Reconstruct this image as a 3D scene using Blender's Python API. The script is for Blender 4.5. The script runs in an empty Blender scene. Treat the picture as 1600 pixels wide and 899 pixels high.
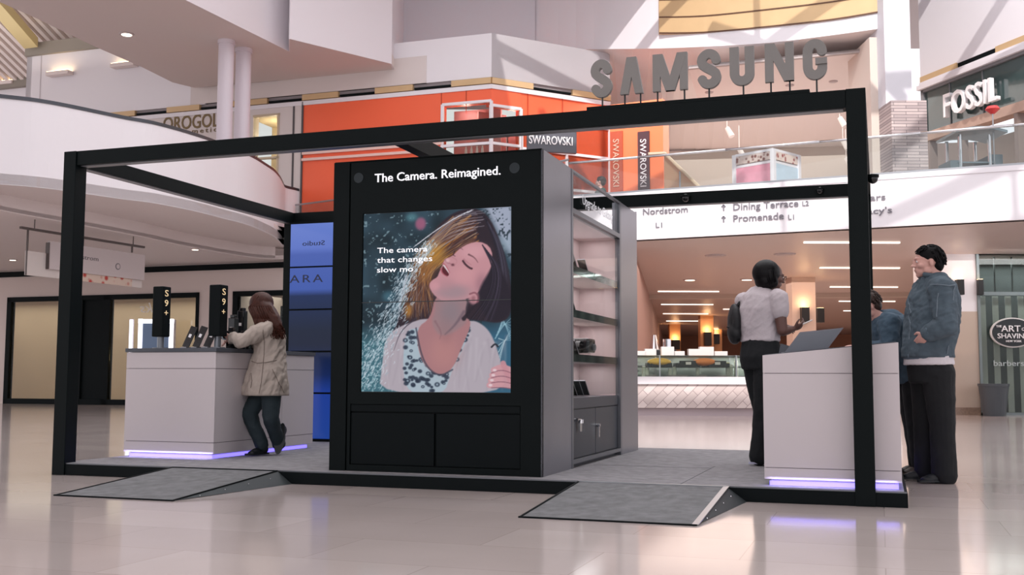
import bpy, bmesh, math, random
import numpy as np
from mathutils import Vector, Matrix
random.seed(7)
SC = bpy.context.scene
COL = SC.collection

# ------------------------------------------------------------------ camera
FPX = 1678.3                     # focal length in pixels of a 1600 wide frame
CZ = 0.79
PITCH, ROLL = 0.0853, -0.0033
cam_d = bpy.data.cameras.new('camera'); cam = bpy.data.objects.new('camera', cam_d); COL.objects.link(cam)
cam_d.sensor_width = 36.0; cam_d.lens = FPX / 1600 * 36.0; cam_d.clip_end = 400
FW = Vector((0, math.cos(PITCH), math.sin(PITCH)))
_rt = Vector((1, 0, 0)); _up = _rt.cross(FW)
RT = _rt * math.cos(ROLL) - _up * math.sin(ROLL)
UP = _rt * math.sin(ROLL) + _up * math.cos(ROLL)
CAM = Vector((0, 0, CZ))
cam.matrix_world = Matrix(((RT.x, UP.x, -FW.x, 0), (RT.y, UP.y, -FW.y, 0), (RT.z, UP.z, -FW.z, CZ), (0, 0, 0, 1)))
SC.camera = cam

# ------------------------------------------------------------------ world, sun, exposure
SC.view_settings.view_transform = 'Standard'; SC.view_settings.look = 'None'
SC.view_settings.gamma = 1; SC.view_settings.use_curve_mapping = False
SC.view_settings.exposure = 0.0
wd = bpy.data.worlds.new('sky'); SC.world = wd; wd.use_nodes = True
wbg = wd.node_tree.nodes['Background']; wbg.inputs[0].default_value = (0.97, 0.95, 1.0, 1); wbg.inputs[1].default_value = 1.25
sun_d = bpy.data.lights.new('sun', 'SUN'); sun = bpy.data.objects.new('sun', sun_d); COL.objects.link(sun)
sun_d.energy = 3.6; sun_d.angle = 0.012; sun_d.color = (1.0, 0.96, 0.92)
SUN_DIR = Vector((0.16 * math.cos(0.66), 0.99 * math.cos(0.66), -math.sin(0.66))).normalized()
sun.rotation_euler = SUN_DIR.to_track_quat('-Z', 'Y').to_euler()

def area(name, loc, rot, sx, sy, power, color=(1, 1, 1)):
    d = bpy.data.lights.new(name, 'AREA'); d.shape = 'RECTANGLE'; d.size = sx; d.size_y = sy
    d.energy = power; d.color = color
    o = bpy.data.objects.new(name, d); COL.objects.link(o); o.location = loc; o.rotation_euler = rot
    return o
def point(name, loc, power, color=(1, 1, 1), r=0.1):
    d = bpy.data.lights.new(name, 'POINT'); d.energy = power; d.color = color; d.shadow_soft_size = r
    o = bpy.data.objects.new(name, d); COL.objects.link(o); o.location = loc
    return o
# area lamps added under the roof as daylight fill for the court
area('skylight_fill', (0, 8, 12.2), (0, 0, 0), 16, 14, 720, (0.97, 0.97, 1.0))
area('skylight_fill', (2, 17, 13.0), (0, 0, 0), 20, 15, 1000, (0.97, 0.98, 1.0))
# light of the food hall and of the upper shops
area('food_hall_downlight', (9, 32, 3.6), (0, 0, -0.33), 8, 18, 560, (1.0, 0.80, 0.70))
area('food_hall_far_light', (14, 52, 3.6), (0, 0, -0.33), 10, 22, 480, (1.0, 0.70, 0.56))
area('upper_hall_fill', (7.5, 32, 5.6), (math.pi, 0, -0.33), 7, 8, 50, (1.0, 0.95, 0.92))  # unseen upward fill, added to brighten the upper hall ceiling
area('food_case_fill', (4.7, 24.38, 1.3), (0, 0, 0), 4.2, .3, 26, (1, .98, .95))  # added inside the food case to lift its dark back
area('food_hall_fill', (8, 30, 1.4), (math.pi, 0, -0.33), 9, 16, 70, (1.0, 0.78, 0.68))  # upward fill with no fixture, brightens the food hall ceiling
area('upper_hall_downlight', (7.5, 33, 8.5), (0, 0, -0.33), 8, 12, 520, (1.0, 0.95, 0.91))
area('shop_glow_left', (-12.5, 35.5, 3.4), (0, 0, -0.33), 14, 2.0, 210, (1.0, 0.88, 0.76))

# ------------------------------------------------------------------ frames
YAW = -0.3299
KX, KY = 6.4329, -7.1940
def K(x, y, z=0.0):              # kiosk plan coordinates -> world
    dx, dy = x - KX, y - KY
    return Vector((dx * math.cos(YAW) - dy * math.sin(YAW), dx * math.sin(YAW) + dy * math.cos(YAW), z))
def W(x, y, z=0.0): return Vector((x, y, z))
def _ray(u, v): return FW + RT * ((u - 800) / FPX) - UP * ((v - 449.5) / FPX)
def at(u, v, Y):                 # a sight line of the survey photo met at distance Y
    d = _ray(u, v); return CAM + d * (Y / d.y)
def atz(u, v, z):                # ... met at height z
    d = _ray(u, v); return CAM + d * ((z - CZ) / d.z)
def ux(u, Y): return at(u, 595, Y).x

# ------------------------------------------------------------------ materials
def lin(c):
    return tuple(((x / 255) / 12.92 if x / 255 <= .04045 else ((x / 255 + .055) / 1.055) ** 2.4) for x in c)
MATS = {}
def mat(name, rgb, rough=0.5, metal=0.0, noise=0.0, scale=8.0, bump=0.0, bscale=60.0, emit=None, estr=0.0, coat=0.0, spec=0.5):
    if name in MATS: return MATS[name]
    m = bpy.data.materials.new(name); m.use_nodes = True; nt = m.node_tree; b = nt.nodes['Principled BSDF']
    c = lin(rgb); b.inputs['Base Color'].default_value = (*c, 1)
    b.inputs['Roughness'].default_value = rough; b.inputs['Metallic'].default_value = metal
    b.inputs['Specular IOR Level'].default_value = spec
    if coat: b.inputs['Coat Weight'].default_value = coat
    tc = nt.nodes.new('ShaderNodeTexCoord')
    if noise:
        n = nt.nodes.new('ShaderNodeTexNoise'); n.inputs['Scale'].default_value = scale; n.inputs['Detail'].default_value = 4
        nt.links.new(tc.outputs['Object'], n.inputs['Vector'])
        mx = nt.nodes.new('ShaderNodeMix'); mx.data_type = 'RGBA'
        mx.inputs[6].default_value = (*[x * (1 - noise) for x in c], 1); mx.inputs[7].default_value = (*[min(1, x * (1 + noise)) for x in c], 1)
        nt.links.new(n.outputs['Fac'], mx.inputs[0]); nt.links.new(mx.outputs[2], b.inputs['Base Color'])
    if bump:
        n = nt.nodes.new('ShaderNodeTexNoise'); n.inputs['Scale'].default_value = bscale; n.inputs['Detail'].default_value = 5
        nt.links.new(tc.outputs['Object'], n.inputs['Vector'])
        bp = nt.nodes.new('ShaderNodeBump'); bp.inputs['Strength'].default_value = bump; bp.inputs['Distance'].default_value = 0.02
        nt.links.new(n.outputs['Fac'], bp.inputs['Height']); nt.links.new(bp.outputs['Normal'], b.inputs['Normal'])
    if emit:
        b.inputs['Emission Color'].default_value = (*lin(emit), 1); b.inputs['Emission Strength'].default_value = estr
    MATS[name] = m; return m

def glass_mat(name, tint=(235, 240, 240), refl=0.10, rough=0.02, graze=.45):
    if name in MATS: return MATS[name]
    m = bpy.data.materials.new(name); m.use_nodes = True; nt = m.node_tree; nt.nodes.clear()
    out = nt.nodes.new('ShaderNodeOutputMaterial'); mx = nt.nodes.new('ShaderNodeMixShader')
    t = nt.nodes.new('ShaderNodeBsdfTransparent'); t.inputs[0].default_value = (*lin(tint), 1)
    g = nt.nodes.new('ShaderNodeBsdfGlossy'); g.inputs['Roughness'].default_value = rough
    fr = nt.nodes.new('ShaderNodeLayerWeight'); fr.inputs[0].default_value = .5
    pw = nt.nodes.new('ShaderNodeMath'); pw.operation = 'POWER'; pw.inputs[1].default_value = 4.0
    ad = nt.nodes.new('ShaderNodeMath'); ad.operation = 'MULTIPLY_ADD'; ad.inputs[1].default_value = graze; ad.inputs[2].default_value = refl * .5; ad.use_clamp = True
    nt.links.new(fr.outputs['Facing'], pw.inputs[0]); nt.links.new(pw.outputs[0], ad.inputs[0]); nt.links.new(ad.outputs[0], mx.inputs[0])
    nt.links.new(t.outputs[0], mx.inputs[1]); nt.links.new(g.outputs[0], mx.inputs[2]); nt.links.new(mx.outputs[0], out.inputs[0])
    MATS[name] = m; return m

def brick_mat(name, c1, c2, mortar, scale, bw, bh, msize=0.01, rough=0.3, coord='Object', rot=None, noise=0.12, bump=0.0, spec=0.5):
    if name in MATS: return MATS[name]
    m = bpy.data.materials.new(name); m.use_nodes = True; nt = m.node_tree; b = nt.nodes['Principled BSDF']
    tc = nt.nodes.new('ShaderNodeTexCoord'); mp = nt.nodes.new('ShaderNodeMapping')
    if rot: mp.inputs['Rotation'].default_value = rot
    nt.links.new(tc.outputs[coord], mp.inputs['Vector'])
    br = nt.nodes.new('ShaderNodeTexBrick'); br.inputs['Scale'].default_value = scale
    br.inputs['Brick Width'].default_value = bw; br.inputs['Row Height'].default_value = bh
    br.inputs['Mortar Size'].default_value = msize
    br.inputs['Color1'].default_value = (*lin(c1), 1); br.inputs['Color2'].default_value = (*lin(c2), 1); br.inputs['Mortar'].default_value = (*lin(mortar), 1)
    nt.links.new(mp.outputs[0], br.inputs['Vector'])
    n = nt.nodes.new('ShaderNodeTexNoise'); n.inputs['Scale'].default_value = 1.6; n.inputs['Detail'].default_value = 6
    nt.links.new(mp.outputs[0], n.inputs['Vector'])
    mr = nt.nodes.new('ShaderNodeMapRange'); mr.inputs[3].default_value = 1 - noise; mr.inputs[4].default_value = 1 + noise
    nt.links.new(n.outputs['Fac'], mr.inputs[0])
    mul = nt.nodes.new('ShaderNodeVectorMath'); mul.operation = 'SCALE'
    nt.links.new(br.outputs['Color'], mul.inputs[0]); nt.links.new(mr.outputs[0], mul.inputs['Scale'])
    nt.links.new(mul.outputs[0], b.inputs['Base Color'])
    b.inputs['Roughness'].default_value = rough; b.inputs['Specular IOR Level'].default_value = spec
    if bump:
        bp = nt.nodes.new('ShaderNodeBump'); bp.inputs['Strength'].default_value = bump; bp.inputs['Distance'].default_value = .02
        nt.links.new(n.outputs['Fac'], bp.inputs['Height']); nt.links.new(bp.outputs['Normal'], b.inputs['Normal'])
    MATS[name] = m; return m

white = mat('white_paint', (228, 223, 227), 0.6)
white2 = mat('warm_white_plaster', (214, 203, 200), 0.6)
beige = mat('beige_plaster', (205, 188, 176), 0.65)
soffit = mat('soffit_plaster', (222, 211, 209), 0.7)
black = mat('black_powder_coat', (5, 13, 14), 0.5, noise=.1, bump=.02, bscale=300, spec=.12)
blackm = mat('black_matt', (8, 15, 17), 0.6, bump=.02, bscale=300, spec=.12)
strip = mat('aluminium_strip', (120, 122, 126), 0.4, 0.6)
lam = mat('white_laminate', (204, 195, 197), 0.35, noise=.02, scale=2)
laminate_gap = mat('panel_joint', (110, 98, 108), 0.6)
gold = mat('gold_panel', (204, 172, 130), 0.45, .1, noise=.08, scale=2)
orange = mat('orange_panel', (240, 100, 62), 0.45, noise=.03, scale=1.5)
orange2 = mat('orange_panel_light', (246, 128, 84), 0.35)
cgrey = mat('dark_grey_stone_top', (72, 76, 84), 0.4, noise=.1, scale=30)
carpet = mat('grey_carpet', (142, 140, 143), 0.95, noise=.45, scale=14, bump=.4, bscale=350)
rubber = mat('grey_rubber_ramp', (120, 121, 123), 0.85, noise=.5, scale=13, bump=.5, bscale=400)
metal = mat('brushed_metal', (170, 172, 176), 0.3, 0.9)
chrome = mat('chrome', (220, 220, 222), 0.12, 1.0)
panelgrey = mat('satin_grey_panel', (150, 150, 158), 0.34, 0.85)
glass = glass_mat('clear_glass')
glasst = glass_mat('shop_glass', (225, 228, 224), .04, graze=.2)
dglass = glass_mat('tinted_green_glass', (120, 142, 140), .12)

# ------------------------------------------------------------------ mesh helpers
def ngon(bm, pts, flip=False):
    vs = [bm.verts.new(p) for p in pts]
    if flip: vs.reverse()
    return bm.faces.new(vs)
def box(bm, F, x0, x1, y0, y1, z0, z1):
    a = [F(x, y, z) for z in (z0, z1) for (x, y) in ((x0, y0), (x1, y0), (x1, y1), (x0, y1))]
    v = [bm.verts.new(p) for p in a]
    for f in ((3, 2, 1, 0), (4, 5, 6, 7), (0, 1, 5, 4), (1, 2, 6, 5), (2, 3, 7, 6), (3, 0, 4, 7)):
        bm.faces.new([v[i] for i in f])
def prism(bm, pts, off):         # closed polygon of points swept by a vector
    off = Vector(off); n = len(pts)
    a = [bm.verts.new(Vector(p)) for p in pts]; b = [bm.verts.new(Vector(p) + off) for p in pts]
    bm.faces.new(a[::-1]); bm.faces.new(b)
    for i in range(n): bm.faces.new([a[i], a[(i + 1) % n], b[(i + 1) % n], b[i]])
def strip_wall(bm, pts, z0, z1, th):      # wall along a plan polyline (world xy), th = offset away from viewer
    n = len(pts); P = [Vector((p[0], p[1])) for p in pts]
    nor = []
    for i in range(n):
        d = (P[min(i + 1, n - 1)] - P[max(i - 1, 0)]).normalized(); nor.append(Vector((-d.y, d.x)))
    f = [[bm.verts.new((P[i].x, P[i].y, z)) for i in range(n)] for z in (z0, z1)]
    g = [[bm.verts.new((P[i].x + nor[i].x * th, P[i].y + nor[i].y * th, z)) for i in range(n)] for z in (z0, z1)]
    for i in range(n - 1):
        bm.faces.new([f[0][i], f[0][i + 1], f[1][i + 1], f[1][i]])
        bm.faces.new([g[0][i + 1], g[0][i], g[1][i], g[1][i + 1]])
        bm.faces.new([f[1][i], f[1][i + 1], g[1][i + 1], g[1][i]])
        bm.faces.new([f[0][i + 1], f[0][i], g[0][i], g[0][i + 1]])
    bm.faces.new([f[0][0], f[1][0], g[1][0], g[0][0]]); bm.faces.new([f[0][-1], g[0][-1], g[1][-1], f[1][-1]])
def slab(bm, plan, z0, z1):
    prism(bm, [(p[0], p[1], z0) for p in plan], (0, 0, z1 - z0))
def cyl(bm, p, q, r, r2=None, seg=16):
    p, q = Vector(p), Vector(q); r2 = r if r2 is None else r2
    d = (q - p).normalized(); a = d.orthogonal().normalized(); b = d.cross(a)
    A = [bm.verts.new(p + (a * math.cos(t) + b * math.sin(t)) * r) for t in [2 * math.pi * i / seg for i in range(seg)]]
    B = [bm.verts.new(q + (a * math.cos(t) + b * math.sin(t)) * r2) for t in [2 * math.pi * i / seg for i in range(seg)]]
    bm.faces.new(A[::-1]); bm.faces.new(B)
    for i in range(seg): bm.faces.new([A[i], A[(i + 1) % seg], B[(i + 1) % seg], B[i]])
def obox(bm, c, ax, ay, az):     # oriented box, centre and half-axis vectors
    c, ax, ay, az = map(Vector, (c, ax, ay, az))
    v = [bm.verts.new(c + ax * i + ay * j + az * k) for k in (-1, 1) for (i, j) in ((-1, -1), (1, -1), (1, 1), (-1, 1))]
    for f in ((3, 2, 1, 0), (4, 5, 6, 7), (0, 1, 5, 4), (1, 2, 6, 5), (2, 3, 7, 6), (3, 0, 4, 7)):
        bm.faces.new([v[i] for i in f])
def disc(bm, c, n, r, th=0.004, seg=24, sx=1.0): 
    cyl(bm, c, Vector(c) + Vector(n).normalized() * th, r, seg=seg)
def link(name, bm, m, parent=None, base=None, smooth=False, bevel=0.0, rotz=0.0):
    bmesh.ops.recalc_face_normals(bm, faces=bm.faces)
    if bevel: bmesh.ops.bevel(bm, geom=bm.edges[:], offset=bevel, segments=2, affect='EDGES', profile=.6)
    if parent is not None:
        mtx = parent.matrix_world_calc
    else:
        b = Vector(base) if base is not None else Vector((0, 0, 0))
        mtx = Matrix.Translation(b) @ Matrix.Rotation(rotz, 4, 'Z')
    bm.transform(mtx.inverted())
    me = bpy.data.meshes.new(name); bm.to_mesh(me); bm.free()
    if smooth:
        for p in me.polygons: p.use_smooth = True
    me.materials.append(m)
    o = bpy.data.objects.new(name, me); COL.objects.link(o)
    if parent is not None: o.parent = parent.ob if isinstance(parent, Node) else parent
    else: o.matrix_world = mtx
    return o
class Node:
    def __init__(s, ob, m): s.ob = ob; s.matrix_world_calc = m
def tag(o, label, cat, group=None):
    o['label'] = label; o['category'] = cat
    if group: o['group'] = group
    return o
def thing(name, label, cat, base, rotz=0.0, group=None):
    o = bpy.data.objects.new(name, None); COL.objects.link(o); o.empty_display_size = .1
    m = Matrix.Translation(Vector(base)) @ Matrix.Rotation(rotz, 4, 'Z'); o.matrix_world = m
    tag(o, label, cat, group); return Node(o, m)
def sub(o, parentnode):          # a mesh part used as a parent of sub-parts: identity local transform
    return Node(o, parentnode.matrix_world_calc)
def struct(name, bm, m, smooth=False, bevel=0.0, rotz=0.0, base=None):
    o = link(name, bm, m, base=base, smooth=smooth, bevel=bevel, rotz=rotz); o['kind'] = 'structure'; return o
def B(): return bmesh.new()

def text_bm(s, origin, ax, up, height=None, width=None, depth=0.01, offset=0.0, mirror=False, spacing=1.0, align='L', shear=0.0, xscale=None):
    """raised lettering: origin = lower left corner of the line, ax / up unit vectors; height = cap height"""
    cu = bpy.data.curves.new('t', 'FONT'); cu.body = s; cu.size = 1; cu.extrude = 0.5; cu.offset = offset
    cu.resolution_u = 3; cu.space_character = spacing; cu.shear = shear
    ob = bpy.data.objects.new('t', cu); COL.objects.link(ob)
    dg = bpy.context.evaluated_depsgraph_get(); me = bpy.data.meshes.new_from_object(ob.evaluated_get(dg))
    bpy.data.objects.remove(ob); bpy.data.curves.remove(cu)
    bm = bmesh.new(); bm.from_mesh(me); bpy.data.meshes.remove(me)
    xs = [v.co.x for v in bm.verts]; x0, x1 = min(xs), max(xs)
    cap = 0.72
    sy = (height / cap) if height else width / (x1 - x0)
    sx = (width / (x1 - x0)) if width else sy
    ax, up = Vector(ax).normalized(), Vector(up).normalized(); n = ax.cross(up)
    o = Vector(origin); wd_ = (x1 - x0) * sx
    sh = {'L': 0, 'C': -wd_ / 2, 'R': -wd_}[align]
    for v in bm.verts:
        x = (v.co.x - x0) * sx
        if mirror: x = wd_ - x
        v.co = o + ax * (x + sh) + up * (v.co.y * sy) + n * (v.co.z + .5) * depth
    return bm
def join(bm, other):
    me = bpy.data.meshes.new('j'); other.to_mesh(me); other.free(); bm.from_mesh(me); bpy.data.meshes.remove(me)
def kd(x, y, z=0): return K(KX + x, KY + y, z)    # direction in kiosk axes
KXv, KYv, ZV = kd(1, 0), kd(0, 1), Vector((0, 0, 1))
WXv, WYv = Vector((1, 0, 0)), Vector((0, 1, 0))

# ================================================================== SETTING
# floor of polished stone tiles
floor_m = brick_mat('polished_floor_tiles', (206, 194, 189), (192, 180, 176), (180, 167, 163), 1.0, 1.22, 0.61, 0.003, rough=0.10, noise=.09, spec=0.7)
bm = B(); box(bm, lambda x, y, z: Vector((x, y, z)), -60, 60, -14, 90, -0.3, 0.0)
fl = struct('floor', bm, floor_m, rotz=YAW)

# plan line of the left shop row on the ground floor: K-frame line through this point
P0 = at(100, 632, 32.3); P0.z = 0
def LW(s, d=0.0, z=0.0):         # s metres along the left ground floor shop wall, d behind it
    return P0 + KXv * s - KYv * (-d) + ZV * z
def s_of(u):                     # where the sight line u meets that wall
    d = _ray(u, 595); d = Vector((d.x, d.y, 0)); n = KYv
    t = (P0 - Vector((0, 0, 0))).dot(n) / d.dot(n); return (d * t - P0).dot(KXv)
def LF(x, y, z): return LW(x, y, z)
def zl(v, u):                    # height on that wall at pixel
    d = _ray(u, v); t = (P0 - Vector((0, 0, 0))).dot(KYv) / Vector((d.x, d.y, 0)).dot(KYv); return CZ + d.z * t
ZC = 4.08
# wall with openings
S = {k: s_of(k) for k in (-160, 8, 92, 120, 163, 308, 362, 455, 640)}
bm = B()
zt = 3.25
box(bm, LF, S[-160] - 6, S[640], 0, .25, zt, ZC)
box(bm, LF, S[-160] - 6, S[8], 0, .25, 0, zt)
box(bm, LF, S[308], S[362], 0, .25, 0, zt)
box(bm, LF, S[455] + .6, S[640], 0, .25, 0, zt)
struct('wall_left', bm, mat('taupe_plaster', (216, 200, 194), .7))
bm = B(); box(bm, LF, S[-160] - 6, S[640], -.06, 0, ZC - .20, ZC - .04); struct('trim_1', bm, blackm)
# shop interior behind
bm = B(); box(bm, LF, S[-160] - 6, S[455] + 1, 4.6, 4.8, 0, ZC); struct('wall_shop_back', bm, mat('cream_shop_wall', (206, 186, 164), .7, noise=.15, scale=.6))
bm = B(); box(bm, LF, S[308] - .2, S[308] + .1, .25, 4.6, 0, ZC); struct('wall_shop_side', bm, white2)
def window(n, s0, s1, zb, ztop, door=False):
    t = bpy.data.objects.new('window_%d' % n if not door else 'door_%d' % n, None); COL.objects.link(t)
    t['kind'] = 'structure'; m = Matrix.Translation(LF(s0, 0, 0)) @ Matrix.Rotation(YAW, 4, 'Z'); t.matrix_world = m
    nd = Node(t, m); w = .16
    bm = B()
    for a in ((s0, s0 + w, zb, ztop), (s1 - w * .5, s1, zb, ztop), (s0, s1, ztop - .14, ztop), (s0, s1, zb, zb + .16)):
        box(bm, LF, a[0], a[1], -.06, .12, a[2], a[3])
    link('window_frame', bm, blackm, nd)
    bm = B(); box(bm, LF, s0 + w, s1 - w * .5, .0, .02, zb + .16, ztop - .14)
    link('pane', bm, glasst if not door else blackm, nd); return nd
n1 = window(1, S[8], S[120] + .05, 0, zt)
window(1, S[120], S[163], 0, zt, True)
n2 = window(2, S[163], S[308], 0, zt)
n3 = window(3, S[362], S[455] + .6, 0, zt)
bm = text_bm('anks', LF(s_of(216), -.03, zl(489, 216)), KXv, ZV, height=.30, width=.95, depth=.01, mirror=True, shear=.3)
link('window_lettering', bm, mat('white_vinyl', (230, 225, 220), .5), n2)
# dark curtain and mannequin silhouette in window 3
bm = B()
for i in range(14):
    s0 = S[362] + .8 + i * .13; box(bm, LF, s0, s0 + .11, 1.2 + .04 * (i % 2), 1.28 + .04 * (i % 2), 0, 2.9)
tag(link('curtain', bm, blackm, base=LF(S[362] + 1.5, 1.2, 0)), 'black curtain hanging inside the shop window behind the left counter', 'curtain')
bm = B(); box(bm, LF, S[163] + 1.3, S[308] - .35, 2.2, 2.75, 0, .9)
tag(link('shop_counter', bm, mat('cream_unit', (226, 204, 170), .5), base=LF(S[163] + 2, 2.4, 0), bevel=.02), 'low cream display counter inside the left shop window', 'counter')
point('shop_lamp_glow', LF(S[308] - 1.3, 2.0, 1.5), 22, (1, .72, .42), .2)

# ground floor ceiling (left) and step of the soffit
def smooth_line(P, n=5):
    out = []
    for i in range(len(P) - 1):
        p0, p1, p2, p3 = [Vector(P[max(0, min(len(P) - 1, j))]) for j in (i - 1, i, i + 1, i + 2)]
        for k in range(n):
            t = k / n; out.append(tuple(.5 * ((2 * p1) + (p2 - p0) * t + (2 * p0 - 5 * p1 + 4 * p2 - p3) * t * t + (3 * p1 - p0 - 3 * p2 + p3) * t ** 3)))
    out.append(tuple(P[-1])); return out
curveA = [(atz(u, v, ZC).x, atz(u, v, ZC).y) for u, v in ((-330, 265), (-160, 292), (0, 329), (98, 347), (129, 353), (225, 371), (300, 387), (390, 402), (430, 405))]
curveA = smooth_line(curveA)
bm = B(); end = LW(S[640], 0); st = LW(S[-160] - 6, 5)
slab(bm, curveA + [(end.x, end.y), (LW(S[640], 5).x, LW(S[640], 5).y), (st.x, st.y)], ZC, ZC + .1)
struct('ceiling', bm, soffit)
ZS, ZP = 4.42, 6.06
bm = B(); strip_wall(bm, curveA, ZC + .02, ZS + .25, .12); struct('wall_soffit_step', bm, soffit, smooth=False)
fasc = [(u, Y * .94) for u, Y in ((-330, 20.4), (-160, 20.6), (0, 21.3), (50, 21.6), (99, 22.05), (180, 22.95), (225, 23.4), (270, 24.1), (310, 24.9), (345, 25.8), (370, 26.45), (390, 27.15), (405, 27.9), (420, 28.75), (430, 29.7), (436, 30.7), (440, 31.3), (455, 31.7), (462, 31.9))]
fasc = smooth_line([(ux(u, Y), Y) for u, Y in fasc], 4)
bm = B(); slab(bm, fasc + [(end.x - 3, end.y), (st.x, st.y)], ZS, ZS + .2); struct('ceiling', bm, soffit)
def resample(P, n):
    P = [Vector((p[0], p[1])) for p in P]; L = [0]
    for i in range(len(P) - 1): L.append(L[-1] + (P[i + 1] - P[i]).length)
    out = []
    for k in range(n):
        t = L[-1] * k / (n - 1); i = max(j for j in range(len(P)) if L[j] <= t + 1e-9); i = min(i, len(P) - 2); out.append(P[i].lerp(P[i + 1], (t - L[i]) / (L[i + 1] - L[i])))
    return out
bm = B(); ra, rb = resample(fasc, 60), resample([(x + .5 * (i / len(curveA)), y + .6) for i, (x, y) in enumerate(curveA)], 60)
va = [bm.verts.new((q.x, q.y, ZS - .004)) for q in ra]; vb = [bm.verts.new((q.x, q.y, ZS - .004)) for q in rb]
for i in range(59): bm.faces.new([va[i], va[i + 1], vb[i + 1], vb[i]])
struct('ceiling', bm, soffit)
bm = B(); strip_wall(bm, fasc, ZS - .006, ZP, .04); struct('wall_balcony_left', bm, white, smooth=False)
bm = B(); strip_wall(bm, [(x, y - .03) for x, y in fasc], ZP, ZP + .07, .08); struct('trim_2', bm, mat('dark_rail', (70, 72, 78), .35, .5))
bm = B(); L2z = 4.75; slab(bm, [(x, y + .2) for x, y in fasc] + [(end.x - 3, end.y), (st.x, st.y)], L2z - .1, L2z); struct('floor', bm, soffit)
# recessed downlights in that ceiling
dl_m = mat('downlight_lens', (255, 240, 225), .4, emit=(255, 238, 215), estr=3.0)
tr_m = mat('downlight_ring', (180, 165, 165), .4)
def downlight(u, v, z, on=True, lab='', r=.09, grp='round downlights in the ceilings'):
    p = atz(u, v, z); t = thing('downlight', lab, 'light', (p.x, p.y, z), group=grp)
    bm = B(); cyl(bm, (p.x, p.y, z), (p.x, p.y, z - .025), r * 1.3, r * 1.2, 20); link('trim_ring', bm, tr_m, t, smooth=False)
    bm = B(); cyl(bm, (p.x, p.y, z - .022), (p.x, p.y, z - .032), r * .9, seg=20); link('lens', bm, dl_m if on else tr_m, t)
    return t
downlight(20, 405.5, ZC, lab='lit round downlight in the ceiling at far left edge of frame')
downlight(305, 389, ZC, lab='lit round downlight in the curved ceiling above the left counter')
downlight(198, 53, 9.3, lab='lit round downlight in the sloping slab above the left balcony', r=.14)

# ------------------------------------------------------------------ upper left: shop row on level two
BZ = 8.75
Cc = at(768, 118, 28.1)          # corner of the orange shop
def UF(x, y, z): return Vector((Cc.x, Cc.y, 0)) + KXv * x + KYv * y + ZV * z
def us(u):
    d = _ray(u, 300); d = Vector((d.x, d.y, 0)); c = Vector((Cc.x, Cc.y, 0)); t = c.dot(KYv) / d.dot(KYv); return (d * t - c).dot(KXv)
U = {k: us(k) for k in (170, 180, 335, 343, 393, 434, 440, 455, 472, 525, 612, 690, 768)}
def uz(v, u):
    d = _ray(u, v); c = Vector((Cc.x, Cc.y, 0)); t = c.dot(KYv) / Vector((d.x, d.y, 0)).dot(KYv); return CZ + d.z * t
zb0, zb1 = 8.62, 8.84
# parapet above band, right face direction
RFe = at(953, 160, 29.9); RFe = Vector((RFe.x, RFe.y, 0)); Cg = Vector((Cc.x, Cc.y, 0))
Rv = (RFe - Cg).normalized(); RL = (RFe - Cg).length; Rn = Vector((-Rv.y, Rv.x, 0))
def RF(x, y, z): return Cg + Rv * x + Rn * y + ZV * z
ZT3 = 10.04
bm = B(); box(bm, UF, us(34), 0, 0, .3, zb1, ZT3)
ngon(bm, [UF(0, 0, zb1), RF(RL, 0, zb1), RF(RL, 0, ZT3), UF(0, 0, ZT3)])
struct('wall_upper_parapet', bm, white)
bm = B(); box(bm, RF, 0, RL, 0, .3, zb1, ZT3); struct('wall_upper_parapet', bm, white)
# gold / black dashed band
def band(F, s0, s1, cells, n):
    bm = B(); bb = B()
    for i in range(n):
        a = s0 + (s1 - s0) * i / n; b = s0 + (s1 - s0) * (i + 1) / n
        (box(bm, F, a, b, -.05, .1, zb0 + .04, zb1 - .02) if (i + cells) % 2 == 0 else box(bb, F, a + .04, b - .04, -.02, .1, zb0 + .06, zb1 - .11))
    return bm, bb
bm, bb = band(UF, U[170] - 1.4, .0, 1, 12)
struct('trim_3', bm, gold); struct('trim_4', bb, blackm)
bm, bb = band(RF, 0, RL, 0, 3); struct('trim_5', bm, gold); struct('trim_6', bb, blackm)
bm = B(); box(bm, UF, U[170] - 2, .02, -.03, .2, zb0 - .1, zb0 + .02); box(bm, RF, -.02, RL, -.03, .2, zb0 - .1, zb0 + .02); struct('trim_7', bm, white)
bm = B(); box(bm, UF, us(34), .0, .06, .3, zb0, zb1 + .1); box(bm, RF, 0, RL, .06, .3, zb0, zb1 + .1); struct('wall_upper_recess', bm, mat('grey_recess', (150, 140, 142), .6))
# shop row wall left of the orange shop
bm = B(); zf = L2z
box(bm, UF, us(34), U[393], 0, .3, zf, zb0); box(bm, UF, U[434], U[472], 0, .3, 4.0, zb0)
box(bm, UF, U[393], U[434], 0, .3, 8.35, zb0); box(bm, UF, U[393], U[434], 0, .3, 4.0, 5.0)
struct('wall_upper_left', bm, white2)
bm = B()
for u in (455.5,): box(bm, UF, us(u), us(u) + .05, -.02, .02, zf, zb0)
box(bm, UF, U[472] - .05, U[472], -.03, .03, zf, zb0)
struct('trim_8', bm, mat('shadow_joint', (80, 74, 76), .6))
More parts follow.
